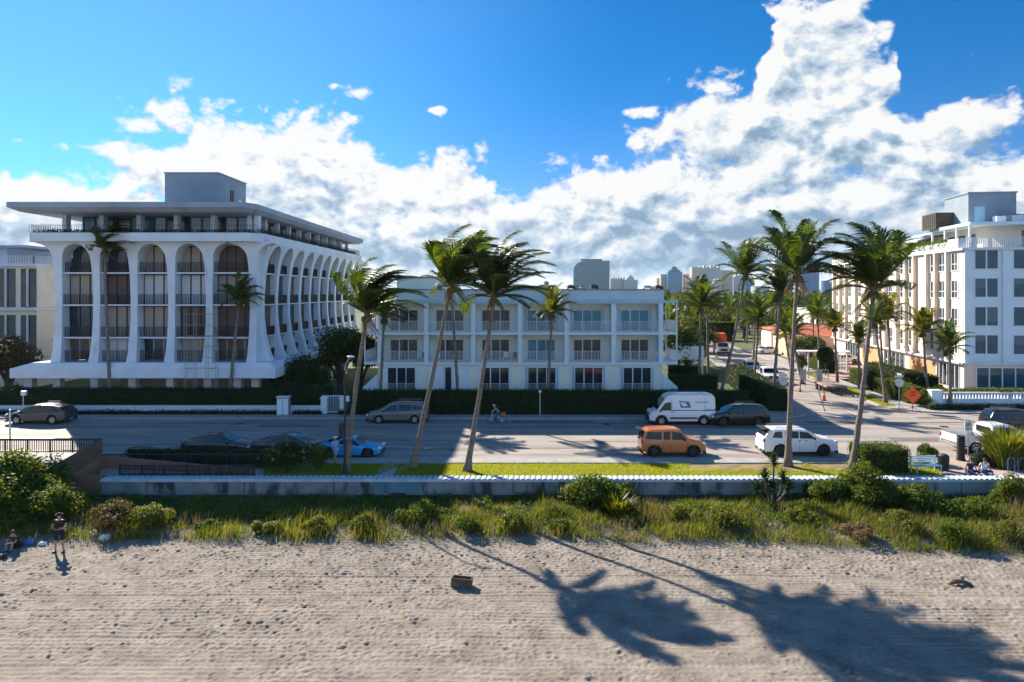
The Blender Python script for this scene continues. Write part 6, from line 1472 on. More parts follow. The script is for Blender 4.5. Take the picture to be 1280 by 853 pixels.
        for r_, y in ((wr * .66, yr + .025), (wr * .58, yr + .03), (wr * .56, yr - .04)):
            for k in range(n): a = 2 * math.pi * k / n; vs.append((x + r_ * math.cos(a), sg * y, wr + r_ * math.sin(a)))
        mb.add(vs, [(i * n + k, i * n + (k + 1) % n, (i + 1) * n + (k + 1) % n, (i + 1) * n + k) for i in range(2) for k in range(n)])
        mb.build('rim', rim, t)
        mb = MB(); mb.tube([(x, sg * (yr - .09), wr), (x, sg * (yr - .06), wr)], wr * .6, 16); mb.build('brake_disc', 'plastic', t)
    def lamps(s, th, zf, zr, hf=.10, hr=.16, wf=.20, wr_=.10, fx=0.0):
        for sg in (-1, 1):
            x = s.L / 2 - .10 - fx; y = s.hw(x) * .80
            mb = MB(); mb.ball((x, sg * y, zf), (.15, wf, hf), 10, 6); mb.build('headlight', 'headlight', th, smooth=True)
            x = -s.L / 2 + .06; y = s.hw(x) * .90
            mb = MB(); mb.ball((x, sg * y, zr), (.09, wr_, hr), 10, 6); mb.build('tail_light', 'taillight', th, smooth=True)
    def trim(s, th, m='plastic', zf=.32, zr=.36, h=.12, mirror=None, mx=None, handles=(), hz=.9, plate=True, grille=None, mm='plastic'):
        mb = MB(); x = s.L / 2; w = s.hw(x) * .95; mb.box(x - .12, x + .035, -w, w, zf - h, zf + h * .4); mb.build('front_bumper', m, th)
        mb = MB(); mb.box(-x - .035, -x + .12, -w, w, zr - h, zr + h * .4); mb.build('rear_bumper', m, th)
        if grille: mb = MB(); mb.box(x - .05, x + .022, -w * .55, w * .55, grille[0], grille[1]); mb.build('grille', 'dark_metal', th)
        if plate: mb = MB(); mb.box(-x - .045, -x - .034, -.16, .16, zr - .03, zr + .07); mb.build('number_plate', 'white_metal', th)
        if mx is not None:
            for sg in (-1, 1):
                z = s.bz(mx) + .08; y = s.side_y(mx, z); mb = MB(); mb.ball((mx, sg * (y + .12), z), (.07, .11, .08), 8, 6); mb.box(mx - .03, mx + .03, sg * (y - .02), sg * (y + .08), z - .05, z - .02); mb.build('wing_mirror', mirror or mm, th, smooth=True, angle=40)
        for hx_ in handles:
            for sg in (-1, 1):
                y = s.side_y(hx_, hz - .1); mb = MB(); mb.box(hx_ - .09, hx_ + .09, sg * (y + .0), sg * (y + .035), hz - .02, hz + .015); mb.build('door_handle', mm, th)
        mb = MB(); mb.box(-s.L / 2 + .3, s.L / 2 - .3, -s.W / 2 * .78, s.W / 2 * .78, s.zb - .05, s.zb + .04); mb.build('chassis', 'plastic', th)
    def seams(s, th, xs, z0, z1):
        for x in xs:
            for sg in (-1, 1):
                mb = MB(); y = s.W / 2; vs = []
                for z in np.linspace(z0, z1, 5):
                    yy = s.hw(x) * (1.0 if z < s.bz(x) - .1 else .985) + .003; vs += [(x - .008, sg * yy, z), (x + .008, sg * yy, z)]
                mb.add(vs, [(2 * k, 2 * k + 1, 2 * k + 3, 2 * k + 2) for k in range(4)]); mb.build('door_seam', 'plastic', th)
def arches(c, th, m='plastic', t=.07):
    for xw in c.wheels:
        for sg in (-1, 1):
            mb = MB(); ra = c.wr * 1.17; vs = []
            for a in np.linspace(-.12, math.pi + .12, 15):
                for q in (ra - .01, ra + t):
                    x = xw + q * math.cos(a); z = c.wr + q * math.sin(a)
                    for o in (.022, -.03): vs.append((x, sg * (c.hw(x) * .995 + o), z))
            fs = []
            for k in range(14):
                b = 4 * k; fs += [(b, b + 2, b + 6, b + 4), (b, b + 4, b + 5, b + 1), (b + 2, b + 3, b + 7, b + 6)]
            mb.add(vs, fs); mb.build('wheel_arch', m, th)
def car_at(px0, px1, Y, L): return gx((px0 + px1) / 2, Y)
PC = 'cars on the beach road'
P_ = paint
def suv(name, label, loc, rz, L, W, top, belt, wheels, wr, col, side, ws, rw, rimm='rim', zb=.30, dark_arch=False, lamps=(.80, .95), handles=(), mx=.9, roofrack=True, group=PC, cat='car', grille=(.55, .75), bump='plastic', tumble=.26, **k):
    th = thing(name, label, cat, loc, rz, group); c = Car(L, W, top, belt, zb, wheels, wr, tumble=tumble, **k); m = P_(name + '_paint', col) if not isinstance(col, str) else col
    c.body(th, m)
    for poly in side: c.side_glass(th, poly)
    c.cross_glass(th, ws[0], ws[1], 'windscreen'); c.cross_glass(th, rw[0], rw[1], 'rear_window')
    for x in wheels:
        for sg in (-1, 1): c.wheel(th, x, sg, rimm)
    c.lamps(th, lamps[0], lamps[1]); c.trim(th, bump, mx=mx, handles=handles, hz=c.bz(0) - .06, grille=grille)
    if dark_arch: arches(c, th)
    if roofrack:
        zt = max(p[1] for p in top); xs_ = [p[0] for p in top if p[1] > zt - .08]
        for sg in (-1, 1):
            yy = sg * (W / 2 * .97 - tumble * .6 - .10); mb = MB(); mb.tube([(min(xs_), yy, zt), (min(xs_) + .1, yy, zt + .08), (max(xs_) - .3, yy, zt + .08), (max(xs_) - .2, yy, zt)], .018, 6); mb.build('roof_rail', 'grey_metal', th)
    return th, c
# parked grey minivan, facing left
Y = 58.1; x = car_at(460, 536, Y, 5.1)
th, c = suv('minivan', 'grey minivan parked at the far kerb behind the leaning palm trunks', (x, Y, 0), math.pi, 5.1, 1.95,
    [(-2.55, .95), (-2.50, 1.15), (-2.25, 1.60), (-1.9, 1.70), (-.6, 1.76), (.3, 1.72), (.75, 1.60), (1.65, 1.08), (2.2, .95), (2.5, .78), (2.55, .62)], [(-2.55, 1.08), (1.2, 1.0), (2.55, .8)], (-1.5, 1.48), .34, (.17, .16, .15),
    [[(-2.25, 1.18), (-1.35, 1.13), (-1.35, 1.58), (-2.05, 1.53)], [(-1.27, 1.13), (-.15, 1.08), (-.15, 1.62), (-1.27, 1.59)], [(-.07, 1.08), (1.2, 1.04), (.55, 1.53), (-.07, 1.61)]], (1.62, .78), (-2.48, -2.22), handles=(-.1, .25), mx=1.15, lamps=(.72, 1.05))
c.seams(th, (-1.3, -.1, 1.15), .35, 1.0)
# white delivery van, facing left
def van():
    Y = 57.5; x = car_at(809, 891, Y, 5.6); th = thing('delivery_van', 'white high-roof delivery van parked at the far kerb with a blue eagle emblem', 'van', (x, Y, 0), math.pi, PC)
    c = Car(5.5, 2.05, [(-2.75, 1.2), (-2.72, 2.3), (-2.6, 2.48), (-2.2, 2.56), (.8, 2.56), (1.25, 2.42), (1.5, 2.15), (2.15, 1.22), (2.5, 1.08), (2.72, .85), (2.75, .6)], [(-2.75, 1.25), (1.7, 1.15), (2.75, .8)], .32, (-1.75, 1.75), .36, tumble=.09, endr=.12)
    c.body(th, P_('delivery_van_paint', (.78, .80, .82), .35))
    c.side_glass(th, [(.95, 1.25), (1.95, 1.2), (1.45, 1.85), (1.05, 1.92), (.95, 1.85)]); c.cross_glass(th, 2.15, 1.42, 'windscreen'); 
    for xw in c.wheels:
        for sg in (-1, 1): c.wheel(th, xw, sg, 'rim', 6)
    arches(c, th, t=.10); c.lamps(th, 1.0, 1.2, .16, .28, .14, .07, .15); c.trim(th, 'plastic', .55, .5, .28, mirror='plastic', mx=1.85, handles=(.85,), hz=1.1, grille=(.65, .95))
    for sg in (-1, 1):
        mb = MB(); y = 1.012
        mb.box(-1.2, 1.05, sg * y, sg * (y + .03), .55, .68); mb.build('side_moulding', 'plastic', th)
        mb = MB(); mb.box(-2.68, 1.0, sg * (y - .02), sg * (y + .006), 1.22, 1.28); mb.build('side_stripe', 'navy_stripe', th)
        mb = MB(); mb.box(-2.68, -1.9, sg * (y - .02), sg * (y + .008), 1.20, 1.34); mb.build('rear_stripe', 'teal_stripe', th)
        for q in (-1.85, .9):
            mb = MB(); mb.box(q - .008, q + .008, sg * (y - .03), sg * (y + .003), .45, 2.25); mb.build('door_seam', 'grey_metal', th)
        # slanted blue emblem with a white bird head, on the flank behind the cab
        mb = MB(); F2 = lambda u, v: (.25 - u, sg * (c.side_y(.2, 1.7) + .015 - .10 * (v - .25)), 1.48 + v)
        mb.add([F2(-.05, .55), F2(.78, .47), F2(.95, 0), F2(.12, -.02)], [(0, 1, 2, 3)]); e = mb.build('emblem', 'navy_stripe', th)
        mb = MB(); G2 = lambda u, v: (.25 - u, sg * (c.side_y(.2, 1.7) + .020 - .10 * (v - .25)), 1.48 + v)
        mb.add([G2(.0, .42), G2(.28, .44), G2(.52, .40), G2(.60, .24), G2(.74, .18), G2(.55, .12), G2(.30, .08), G2(.16, .22)], [tuple(range(8))]); mb.build('emblem_bird', 'white_metal', e)
        # small line of unreadable lettering high on the flank
        mb = MB(); 
        for k in range(13):
            if k == 8: continue
            mb.box(-1.05 - k * .085, -1.05 - k * .085 - .055, sg * (c.side_y(-1.5, 1.92) + .004), sg * (c.side_y(-1.5, 1.92) + .010), 1.87, 1.93 + .03 * (k % 3 == 0))
        mb.build('lettering', 'navy_stripe', th)
M['navy_stripe'] = mat('navy_decal', (.02, .09, .26), .4); M['teal_stripe'] = mat('teal_decal', (.05, .30, .42), .4)
van()
# black suv, facing left
Y = 56.9; x = car_at(886, 959, Y, 4.8)
SUVTOP = [(-2.40, .95), (-2.34, 1.2), (-2.0, 1.62), (-1.6, 1.70), (-.3, 1.74), (.3, 1.68), (.7, 1.55), (1.35, 1.14), (2.0, 1.02), (2.32, .86), (2.40, .62)]
th, c = suv('black_suv', 'black suv parked at the far kerb right behind the white delivery van', (x, Y, 0), math.pi, 4.8, 1.93, SUVTOP, [(-2.4, 1.12), (1.0, 1.06), (2.4, .85)], (-1.42, 1.45), .38, (.012, .013, .015),
    [[(-2.0, 1.22), (-1.25, 1.18), (-1.25, 1.58), (-1.75, 1.54)], [(-1.17, 1.17), (-.2, 1.14), (-.2, 1.60), (-1.17, 1.59)], [(-.12, 1.14), (.98, 1.11), (.5, 1.50), (-.12, 1.59)]], (1.33, .72), (-2.33, -2.02), rimm='rim_dark', handles=(-.15, .3), mx=1.0)
c.seams(th, (-1.2, -.15, 1.0), .35, 1.05)
# orange boxy suv, facing right
Y = 46.5; x = car_at(799, 879, Y, 4.3)
th, c = suv('orange_suv', 'boxy orange suv driving right on the near lane', (x, Y, 0), 0, 4.3, 1.82,
    [(-2.15, .9), (-2.12, 1.15), (-1.95, 1.70), (-1.6, 1.80), (-.2, 1.84), (.35, 1.78), (.60, 1.66), (1.05, 1.20), (1.75, 1.06), (2.08, .90), (2.15, .66)], [(-2.15, 1.08), (.9, 1.08), (2.15, .88)], (-1.30, 1.30), .36, (.55, .17, .045),
    [[(-1.90, 1.20), (-.82, 1.17), (-.82, 1.68), (-1.75, 1.66)], [(-.68, 1.17), (-.25, 1.17), (-.25, 1.69), (-.68, 1.69)], [(-.12, 1.17), (.85, 1.14), (.48, 1.62), (-.12, 1.68)]], (1.03, .58), (-2.11, -1.93), rimm='rim_dark', handles=(-.55, .0), mx=.72, dark_arch=True, lamps=(.85, 1.0), tumble=.16, roofrack=False)
c.seams(th, (-.75, -.18, .9), .35, 1.05)
mb = MB(); mb.box(-2.32, -2.0, -.72, .72, 1.70, 1.76); mb.build('roof_spoiler', 'plastic', th)
# white suv, facing right
Y = 46.7; x = car_at(948, 1042, Y, 4.85)
th, c = suv('white_suv', 'white suv with dark windows driving right behind the upright beach palm', (x, Y, 0), 0, 5.0, 1.93,
    [(-2.5, 1.0), (-2.44, 1.25), (-2.10, 1.74), (-1.7, 1.80), (-.2, 1.82), (.35, 1.76), (.62, 1.64), (1.25, 1.24), (2.1, 1.12), (2.44, .95), (2.5, .68)], [(-2.5, 1.16), (1.1, 1.14), (2.5, .9)], (-1.42, 1.50), .39, (.78, .79, .80),
    [[(-1.95, 1.27), (-1.28, 1.24), (-1.28, 1.66), (-1.72, 1.64)], [(-1.05, 1.24), (-.18, 1.22), (-.18, 1.68), (-1.05, 1.68)], [(-.10, 1.22), (.92, 1.20), (.48, 1.60), (-.10, 1.68)]], (1.22, .64), (-2.42, -2.12), rimm='rim_dark', handles=(-.15, .3), mx=.86, lamps=(.95, 1.05), tumble=.22)
c.seams(th, (-1.1, -.14, .95), .38, 1.1)
mb = MB(); mb.box(-2.5, -2.05, -.72, .72, 1.76, 1.81); mb.build('roof_spoiler', 'white_suv_paint' if False else M['plastic'], th)
# blue sports car, facing right
Y = 46.3; x = car_at(402, 477, Y, 4.3)
th, c = suv('sports_car', 'bright blue sports car at the near kerb behind the dark lamp post', (x, Y, 0), 0, 4.25, 1.85,
    [(-2.12, .62), (-2.05, .82), (-1.6, .95), (-1.0, 1.10), (-.4, 1.25), (.05, 1.27), (.4, 1.20), (1.05, .86), (1.6, .78), (2.0, .62), (2.12, .48)], [(-2.12, .72), (-1.0, .86), (.9, .80), (2.12, .58)], (-1.28, 1.28), .33, (.02, .30, .62),
    [[(-1.0, .93), (.80, .87), (.28, 1.16), (-.35, 1.19)]], (1.02, .42), (-1.55, -.55), rimm='rim_dark', handles=(-.35,), mx=.62, lamps=(.62, .68), roofrack=False, zb=.16, tumble=.5, grille=(.25, .38))
# dark sedan behind the hedge
SED = [(-2.3, .72), (-2.25, .98), (-1.75, 1.06), (-1.1, 1.36), (-.5, 1.45), (.1, 1.45), (.5, 1.34), (1.2, .98), (1.9, .88), (2.22, .72), (2.3, .52)]
for (px0, px1, Y, col, lb, rzz) in ((238, 312, 46.4, (.025, .035, .04), 'dark green-black sedan showing its roof and bright windscreen above the fenced hedge', 0), (330, 392, 46.3, (.03, .035, .045), 'dark low car mostly hidden behind the flowering shrub', 0)):
    x = car_at(px0, px1, Y, 4.6)
    th, c = suv('sedan', lb, (x, Y, 0), rzz, 4.6, 1.84, SED, [(-2.3, .95), (1.0, .9), (2.3, .7)], (-1.38, 1.42), .33, col, [[(-1.25, 1.0), (-.2, .98), (-.2, 1.36), (-.7, 1.33)], [(-.12, .98), (.9, .95), (.42, 1.29), (-.12, 1.36)]], (1.18, .52), (-1.7, -1.12), handles=(-.2, .2), mx=.85, lamps=(.65, .85), roofrack=False)
# dark suv parked far left, facing left
Y = 57.7; x = car_at(14, 90, Y, 4.9)
th, c = suv('dark_grey_suv', 'dark grey suv with a sunlit roof parked at the far left kerb', (x, Y, 0), math.pi, 5.0, 1.93, [(-2.5, .9), (-2.42, 1.15), (-2.0, 1.45), (-1.3, 1.6), (-.4, 1.64), (.2, 1.60), (.6, 1.5), (1.4, 1.04), (2.1, .93), (2.42, .78), (2.5, .6)], [(-2.5, 1.05), (1.0, .98), (2.5, .8)], (-1.48, 1.5), .37, (.05, .055, .065),
    [[(-2.0, 1.14), (-1.3, 1.12), (-1.3, 1.50), (-1.6, 1.46)], [(-1.2, 1.1), (-.2, 1.07), (-.2, 1.54), (-1.2, 1.51)], [(-.12, 1.07), (1.0, 1.03), (.45, 1.44), (-.12, 1.53)]], (1.38, .62), (-2.38, -2.05), handles=(-.15, .3), mx=1.05)
# pickups
def pickup(label, loc, rz, col, name='pickup_truck', group=None, covered=False, L=5.9):
    th = thing(name, label, 'pickup truck', loc, rz, group); h = L / 2; m = P_(name + '_paint', col)
    c = Car(L, 2.03, [(-.55, 1.0), (-.54, 1.55), (-.45, 1.84), (-.2, 1.92), (.55, 1.94), (.95, 1.86), (1.15, 1.76), (1.75, 1.22), (2.5, 1.14), (h - .08, .98), (h, .70)], [(-.55, 1.16), (1.5, 1.16), (h, .95)], .42, (1.95,), .41, tumble=.24)
    # cab + bonnet: loft only the front part
    c2 = c; xs0 = c.L
    def bodyf():
        ra = c.wr * 1.17; xs = set(np.round(np.linspace(-.55, h, 24), 3)) | {p[0] for p in c.top}
        for a in np.linspace(0, math.pi, 13): xs.add(round(1.95 + ra * math.cos(a), 3))
        xs = sorted(x for x in xs if -.551 <= x <= h); rings = []
        for x in xs:
            zt = lerp(c.top, x); w = c.hw(x); b = c.bz(x); zb = c.zb
            if abs(x - 1.95) < ra: zb = max(zb, min(c.wr + math.sqrt(max(ra * ra - (x - 1.95) ** 2, 0)), b - .10))
            wt = w * .97 - c.tumble * max(zt - b - .05, 0); zm = max(zb + .02, .8)
            r = [(0, zb), (w * .9, zb), (w * .975, zb + .01), (w, zm), (w * .985, max(b - .05, zm + .01)), (w * .965, b), (wt, max(zt - .06, b + .008)), (wt - .07, max(zt - .012, b + .014)), (wt * .5, zt + .012), (0, zt + .02)]
            rings.append([(x, y, z) for y, z in r] + [(x, -y, z) for y, z in r[::-1][1:-1]])
        n = len(rings[0]); vs = [p for r in rings for p in r]; fs = [(i * n + k, (i + 1) * n + k, (i + 1) * n + (k + 1) % n, i * n + (k + 1) % n) for i in range(len(rings) - 1) for k in range(n)]
        fs.append(tuple(range(n))); fs.append(tuple(range((len(rings) - 1) * n, len(rings) * n))[::-1]); mb = MB(); mb.add(vs, fs); mb.build('cab', m, th, smooth=True, angle=32)
    bodyf()
    c.side_glass(th, [(-.42, 1.26), (.35, 1.24), (.35, 1.76), (-.35, 1.74)]); c.side_glass(th, [(.43, 1.24), (1.45, 1.22), (.98, 1.70), (.43, 1.76)])
    c.cross_glass(th, 1.72, 1.12, 'windscreen')
    mb = MB(); mb.box(-.575, -.553, -.62, .62, 1.30, 1.72); mb.build('rear_window', 'carglass', th)
    w = 1.0; xr = -1.75; ra = .48
    side = [(-.58, .55)] + [(xr + ra * math.cos(a), .41 + ra * math.sin(a)) for a in np.linspace(.28, math.pi - .28, 11)] + [(-h, .6), (-h, 1.24), (-.58, 1.22)]
    for sg in (-1, 1): mb = MB(); mb.prism(side, sg * w, sg * (w - .07), 'y'); mb.build('bed_side', m, th)
    mb = MB(); mb.box(-h + .05, -.58, -w + .07, w - .07, .72, .78); mb.build('bed_floor', 'concrete' if not covered else 'plastic', th)
    mb = MB(); mb.box(-h, -h + .07, -w + .02, w - .02, .72, 1.24); mb.build('tailgate', m, th)
    mb = MB(); mb.box(-.66, -.58, -w + .07, w - .07, .78, 1.22); mb.build('bed_bulkhead', m, th)
    for x in (xr, 1.95):
        for sg in (-1, 1): c.wheel(th, x, sg, 'rim')
    for sg in (-1, 1):
        mb = MB(); mb.box(-h - .02, -h + .05, sg * (w - .14), sg * (w + .005), .88, 1.18); mb.build('tail_light', 'taillight', th)
        mb = MB(); mb.ball((h - .08, sg * .80, .98), (.12, .17, .10), 10, 6); mb.build('headlight', 'headlight', th, smooth=True)
    mb = MB(); mb.box(h - .1, h + .03, -.55, .55, .72, 1.06); mb.build('grille', 'dark_metal', th)
    mb = MB(); mb.box(h - .12, h + .06, -.95, .95, .42, .66); mb.build('front_bumper', 'grey_metal', th)
    mb = MB(); mb.box(-h - .12, -h + .02, -.95, .95, .48, .66); mb.build('rear_bumper', 'grey_metal', th)
    mb = MB(); mb.box(-h + .2, h - .3, -.6, .6, .36, .56); mb.build('chassis', 'plastic', th)
    for sg in (-1, 1): mb = MB(); mb.ball((1.35, sg * 1.12, 1.28), (.08, .12, .12), 8, 6); mb.build('wing_mirror', 'plastic', th, smooth=True)
    for hx_ in (-.3, .55):
        for sg in (-1, 1): y = c.side_y(hx_, 1.0); mb = MB(); mb.box(hx_ - .1, hx_ + .1, sg * y, sg * (y + .035), 1.06, 1.10); mb.build('door_handle', m, th)
    return th
pickup('white pickup with an empty open bed driving right at the right edge', (gx(1185, 47.6) + 2.95, 47.6, 0), R(3), (.76, .77, .78))
pickup('white pickup parked on the side street facing the camera beside the hedge', (cx(84) - 2.5, 84.2, 0.004), R(-90) - math.atan(DX), (.80, .80, .81), name='street_pickup')
Y = 93.5; suv('blue_grey_suv', 'blue-grey suv parked on the side street just behind the white pickup', (cx(Y) - 2.6, Y, 0.004), R(-90) - math.atan(DX), 4.7, 1.9, SUVTOP, [(-2.4, 1.1), (1, 1.05), (2.4, .85)], (-1.4, 1.4), .36, (.16, .22, .27),
    [[(-1.17, 1.17), (-.2, 1.14), (-.2, 1.60), (-1.17, 1.59)], [(-.12, 1.14), (.98, 1.11), (.5, 1.50), (-.12, 1.59)]], (1.33, .72), (-2.33, -2.02), handles=(-.15,), group='vehicles on the side street')
Y = 137; suv('parked_car', 'white rounded car parked in the driveway at the bend of the side street', (gx(957, 122), 122, .02), R(200), 4.5, 1.85, SED, [(-2.3, .95), (1.0, .9), (2.3, .7)], (-1.38, 1.42), .33, (.75, .76, .78), [[(-1.25, 1.0), (-.2, .98), (-.2, 1.36), (-.7, 1.33)], [(-.12, .98), (.9, .95), (.42, 1.29), (-.12, 1.36)]], (1.18, .52), (-1.7, -1.12), lamps=(.65, .85), roofrack=False, group='vehicles on the side street')
suv('parked_car', 'white car partly hidden under the pale carport', (gx(858, 99), 99, 0), R(170), 4.5, 1.85, SED, [(-2.3, .95), (1.0, .9), (2.3, .7)], (-1.38, 1.42), .33, (.75, .76, .78), [[(-1.25, 1.0), (-.2, .98), (-.2, 1.36), (-.7, 1.33)], [(-.12, .98), (.9, .95), (.42, 1.29), (-.12, 1.36)]], (1.18, .52), (-1.7, -1.12), lamps=(.65, .85), roofrack=False, group='vehicles on the side street')
suv('parked_car', 'white car parked in the pergola driveway beyond the palms', (gx(1053, 105), 105, .13), R(185), 4.5, 1.85, SED, [(-2.3, .95), (1.0, .9), (2.3, .7)], (-1.38, 1.42), .33, (.75, .74, .72), [[(-1.25, 1.0), (-.2, .98), (-.2, 1.36), (-.7, 1.33)], [(-.12, .98), (.9, .95), (.42, 1.29), (-.12, 1.36)]], (1.18, .52), (-1.7, -1.12), lamps=(.65, .85), roofrack=False, group='vehicles on the side street')
# dark suv at the right edge, driving away to the right: tailgate seen
th, c = suv('black_suv', 'black suv with roof bars and pale rear window at the right edge', (gx(1242, 53.0) + 2.3, 53.6, 0), R(-8), 4.9, 1.95, [(-2.45, .95), (-2.40, 1.2), (-2.05, 1.78), (-1.6, 1.84), (-.2, 1.86), (.4, 1.8), (.75, 1.66), (1.4, 1.2), (2.1, 1.08), (2.38, .9), (2.45, .62)], [(-2.45, 1.14), (1.0, 1.1), (2.45, .88)], (-1.45, 1.45), .39, (.015, .016, .02),
    [[(-2.0, 1.24), (-1.25, 1.22), (-1.25, 1.70), (-1.75, 1.68)], [(-1.17, 1.2), (-.2, 1.18), (-.2, 1.72), (-1.17, 1.71)], [(-.12, 1.18), (1.02, 1.15), (.55, 1.62), (-.12, 1.71)]], (1.38, .78), (-2.39, -2.07), handles=(-.15, .3), mx=1.0)
# work truck with orange load
Y = 122; th = thing('work_truck', 'white work truck carrying a tall orange load far down the side street', 'truck', (cx(Y) - 2.0, Y, 0.004), R(-90) - math.atan(DX), 'vehicles on the side street')
c = Car(6.2, 2.1, [(.6, 1.0), (.62, 1.8), (.8, 2.2), (1.5, 2.25), (1.75, 2.15), (2.1, 1.5), (2.9, 1.35), (3.05, 1.1), (3.1, .7)], [(.6, 1.3), (3.1, 1.1)], .5, (2.2,), .45)
mb = MB(); mb.prism([(.6, .6), (3.1, .6), (3.1, 1.25), (2.9, 1.4), (2.1, 1.5), (1.75, 2.2), (.8, 2.25), (.6, 2.1)], -1.0, 1.0, 'y'); mb.build('cab', P_('truck_paint', (.78, .78, .76)), th)
mb = MB(); mb.add([(2.12, -.85, 1.53), (2.12, .85, 1.53), (1.80, .8, 2.14), (1.80, -.8, 2.14)], [(0, 1, 2, 3)]); mb.build('windscreen', 'carglass', th)
mb = MB(); mb.box(-3.1, .55, -1.1, 1.1, .9, 1.05); mb.build('flatbed', 'grey_metal', th)
mb = MB(); mb.box(-3.0, .3, -.95, .95, 1.05, 3.3); mb.box(-2.8, .2, -.8, .8, 3.3, 3.7); mb.build('orange_hopper', 'orange', th)
mb = MB(); mb.box(3.1, 3.14, -.6, .6, .8, 1.2); mb.build('grille', 'dark_metal', th); mb = MB(); mb.box(3.08, 3.2, -.95, .95, .45, .68); mb.build('front_bumper', 'dark_metal', th)
for sg in (-1, 1): mb = MB(); mb.ball((3.08, sg * .8, 1.0), (.08, .14, .12), 8, 6); mb.build('headlight', 'headlight', th)
for x in (-2.2, 2.2):
    for sg in (-1, 1): c.wheel(th, x, sg)
# flatbed trailer on the right kerb of the street
th = thing('flatbed_trailer', 'flatbed trailer with a raised end frame parked on the right side of the street', 'trailer', (cx(77) + 2.6, 77.5, 0.004), R(90) - math.atan(DX) , None)
mb = MB(); mb.box(-3.6, 3.0, -1.15, 1.15, .72, .86)
for k in range(14): mb.box(-3.6 + k * .48, -3.52 + k * .48, -1.16, 1.16, .86, .875)
mb.build('deck', 'paver', th)
mb = MB(); mb.box(-3.6, 3.0, -1.0, -.9, .55, .72); mb.box(-3.6, 3.0, .9, 1.0, .55, .72); mb.prism([(-3.6, -.9), (-5.0, 0), (-3.6, .9), (-3.6, .8), (-4.8, 0), (-3.6, -.8)], .6, .72); mb.build('frame', 'dark_metal', th)
mb = MB(); [mb.box(a - .04, a + .04, b - .04, b + .04, .86, 1.9) for a in (3.0,) for b in (-1.1, -.4, .4, 1.1)]; mb.box(2.96, 3.04, -1.14, 1.14, 1.86, 1.94); mb.build('ramp_frame', 'grey_metal', th)
c = Car(6, 2.3, [(-3, 1), (3, 1)], [(-3, .9), (3, .9)], .5, (0,), .36, endr=0)
for x in (-.9, .1):
    for sg in (-1, 1): c.wheel(th, x, sg)
mb = MB(); mb.box(-4.95, -4.85, -.05, .05, 0, .66); mb.build('jack_stand', 'dark_metal', th)
# cones
def cone(label, px, py, s=1.0):
    X, Y, _ = gp(px, py); t = thing('traffic_cone', label, 'traffic cone', (X, Y, 0.004), 0, 'traffic cones on the side street')
    mb = MB(); mb.tube([(0, 0, .03), (0, 0, .75 * s)], [.15 * s, .03 * s], 12); b = mb.build('cone_body', 'orange', t, smooth=True, angle=40)
    mb = MB(); mb.tube([(0, 0, .42 * s), (0, 0, .55 * s)], [.093 * s, .07 * s], 12); mb.build('reflective_band', 'white_metal', t)
    mb = MB(); mb.box(-.19 * s, .19 * s, -.19 * s, .19 * s, 0, .03); mb.build('base', 'plastic', t)
cone('orange cone nearest the camera, beside the trailer frame', 1030, 501, 1.35); cone('orange cone just left of the trailer deck', 1000, 490, 1.1)
cone('orange cone on the street right of the white pickup', 961, 470, 1.0); cone('orange cone in front of the work truck', 896, 448, 1.1)
cone('orange cone between the thin kerb palm and the verge', 947, 467, 1.0); cone('small orange cone far down the street near the white car', 934, 455, 1.0)
# ------------------------------------------------------------------ signs, lamps, railings, small things
def sign_pole(label, px, pyb, h, plate, name='stop_sign'):
    X, Y, _ = gp(px, pyb, .12); t = thing(name, label, 'road sign', (X, Y, .12))
    mb = MB(); mb.tube([(0, 0, -.1), (0, 0, h)], .035, 8); mb.build('pole', 'grey_metal', t); plate(t, h); return t
def octo(t, h):
    pts = [(.38 / math.cos(math.pi / 8) * math.cos(a), h - .45 + .38 / math.cos(math.pi / 8) * math.sin(a)) for a in np.arange(8) * math.pi / 4 + math.pi / 8]
    mb = MB(); mb.prism(pts, -.06, -.045, 'y'); mb.build('octagon_plate', 'sign_back', t)
    mb = MB(); mb.prism([(a * .99, h - .45 + (b - h + .45) * .99) for a, b in pts], -.045 + .002, -.036, 'y'); mb.build('front_face', 'stop_red', t)
    mb = MB(); mb.box(-.38, .38, -.012, .012, h + .02, h + .22); mb.build('street_name_plate', 'sign_back', t)
    mb = MB(); mb.box(-.012, .012, -.38, .38, h + .24, h + .42); mb.build('street_name_plate', 'sign_back', t)
M['sign_back'] = mat('aluminium_sign_back', (.50, .56, .62), .45, metal=.3); M['stop_red'] = mat('red_sign_face', (.45, .02, .02), .4)
sign_pole('stop sign seen from behind on the left corner of the side street', 979, 511, 3.0, octo)
sign_pole('stop sign seen from behind beside the orange diamond sign', 1124, 513, 3.0, octo)
X, Y, _ = gp(1141, 513.5, .12); t = thing('construction_sign', 'orange diamond road-work sign on a low stand by the right-hand hedge', 'road sign', (X, Y, .12))
mb = MB(); q = .86; mb.prism([(0, .55), (q, .55 + q), (0, .55 + 2 * q), (-q, .55 + q)], -.02, .0, 'y'); pl_ = mb.build('diamond_panel', mat('fluorescent_orange_sheet', (.95, .13, .01), .5, (.9, .11, .01)), t)
mb = MB(); 
for s1, s2 in (((0, .62), (.79, .55 + q)), ((.79, .55 + q), (0, .48 + 2 * q)), ((0, .48 + 2 * q), (-.79, .55 + q)), ((-.79, .55 + q), (0, .62))):
    a, b = Vector((s1[0], -.025, s1[1])), Vector((s2[0], -.025, s2[1])); d = (b - a).normalized(); nn_ = Vector((-d.z, 0, d.x)) * .018; mb.add([a - nn_, b - nn_, b + nn_, a + nn_], [(0, 1, 2, 3)])
mb.build('border_line', 'black_cloth', pl_)
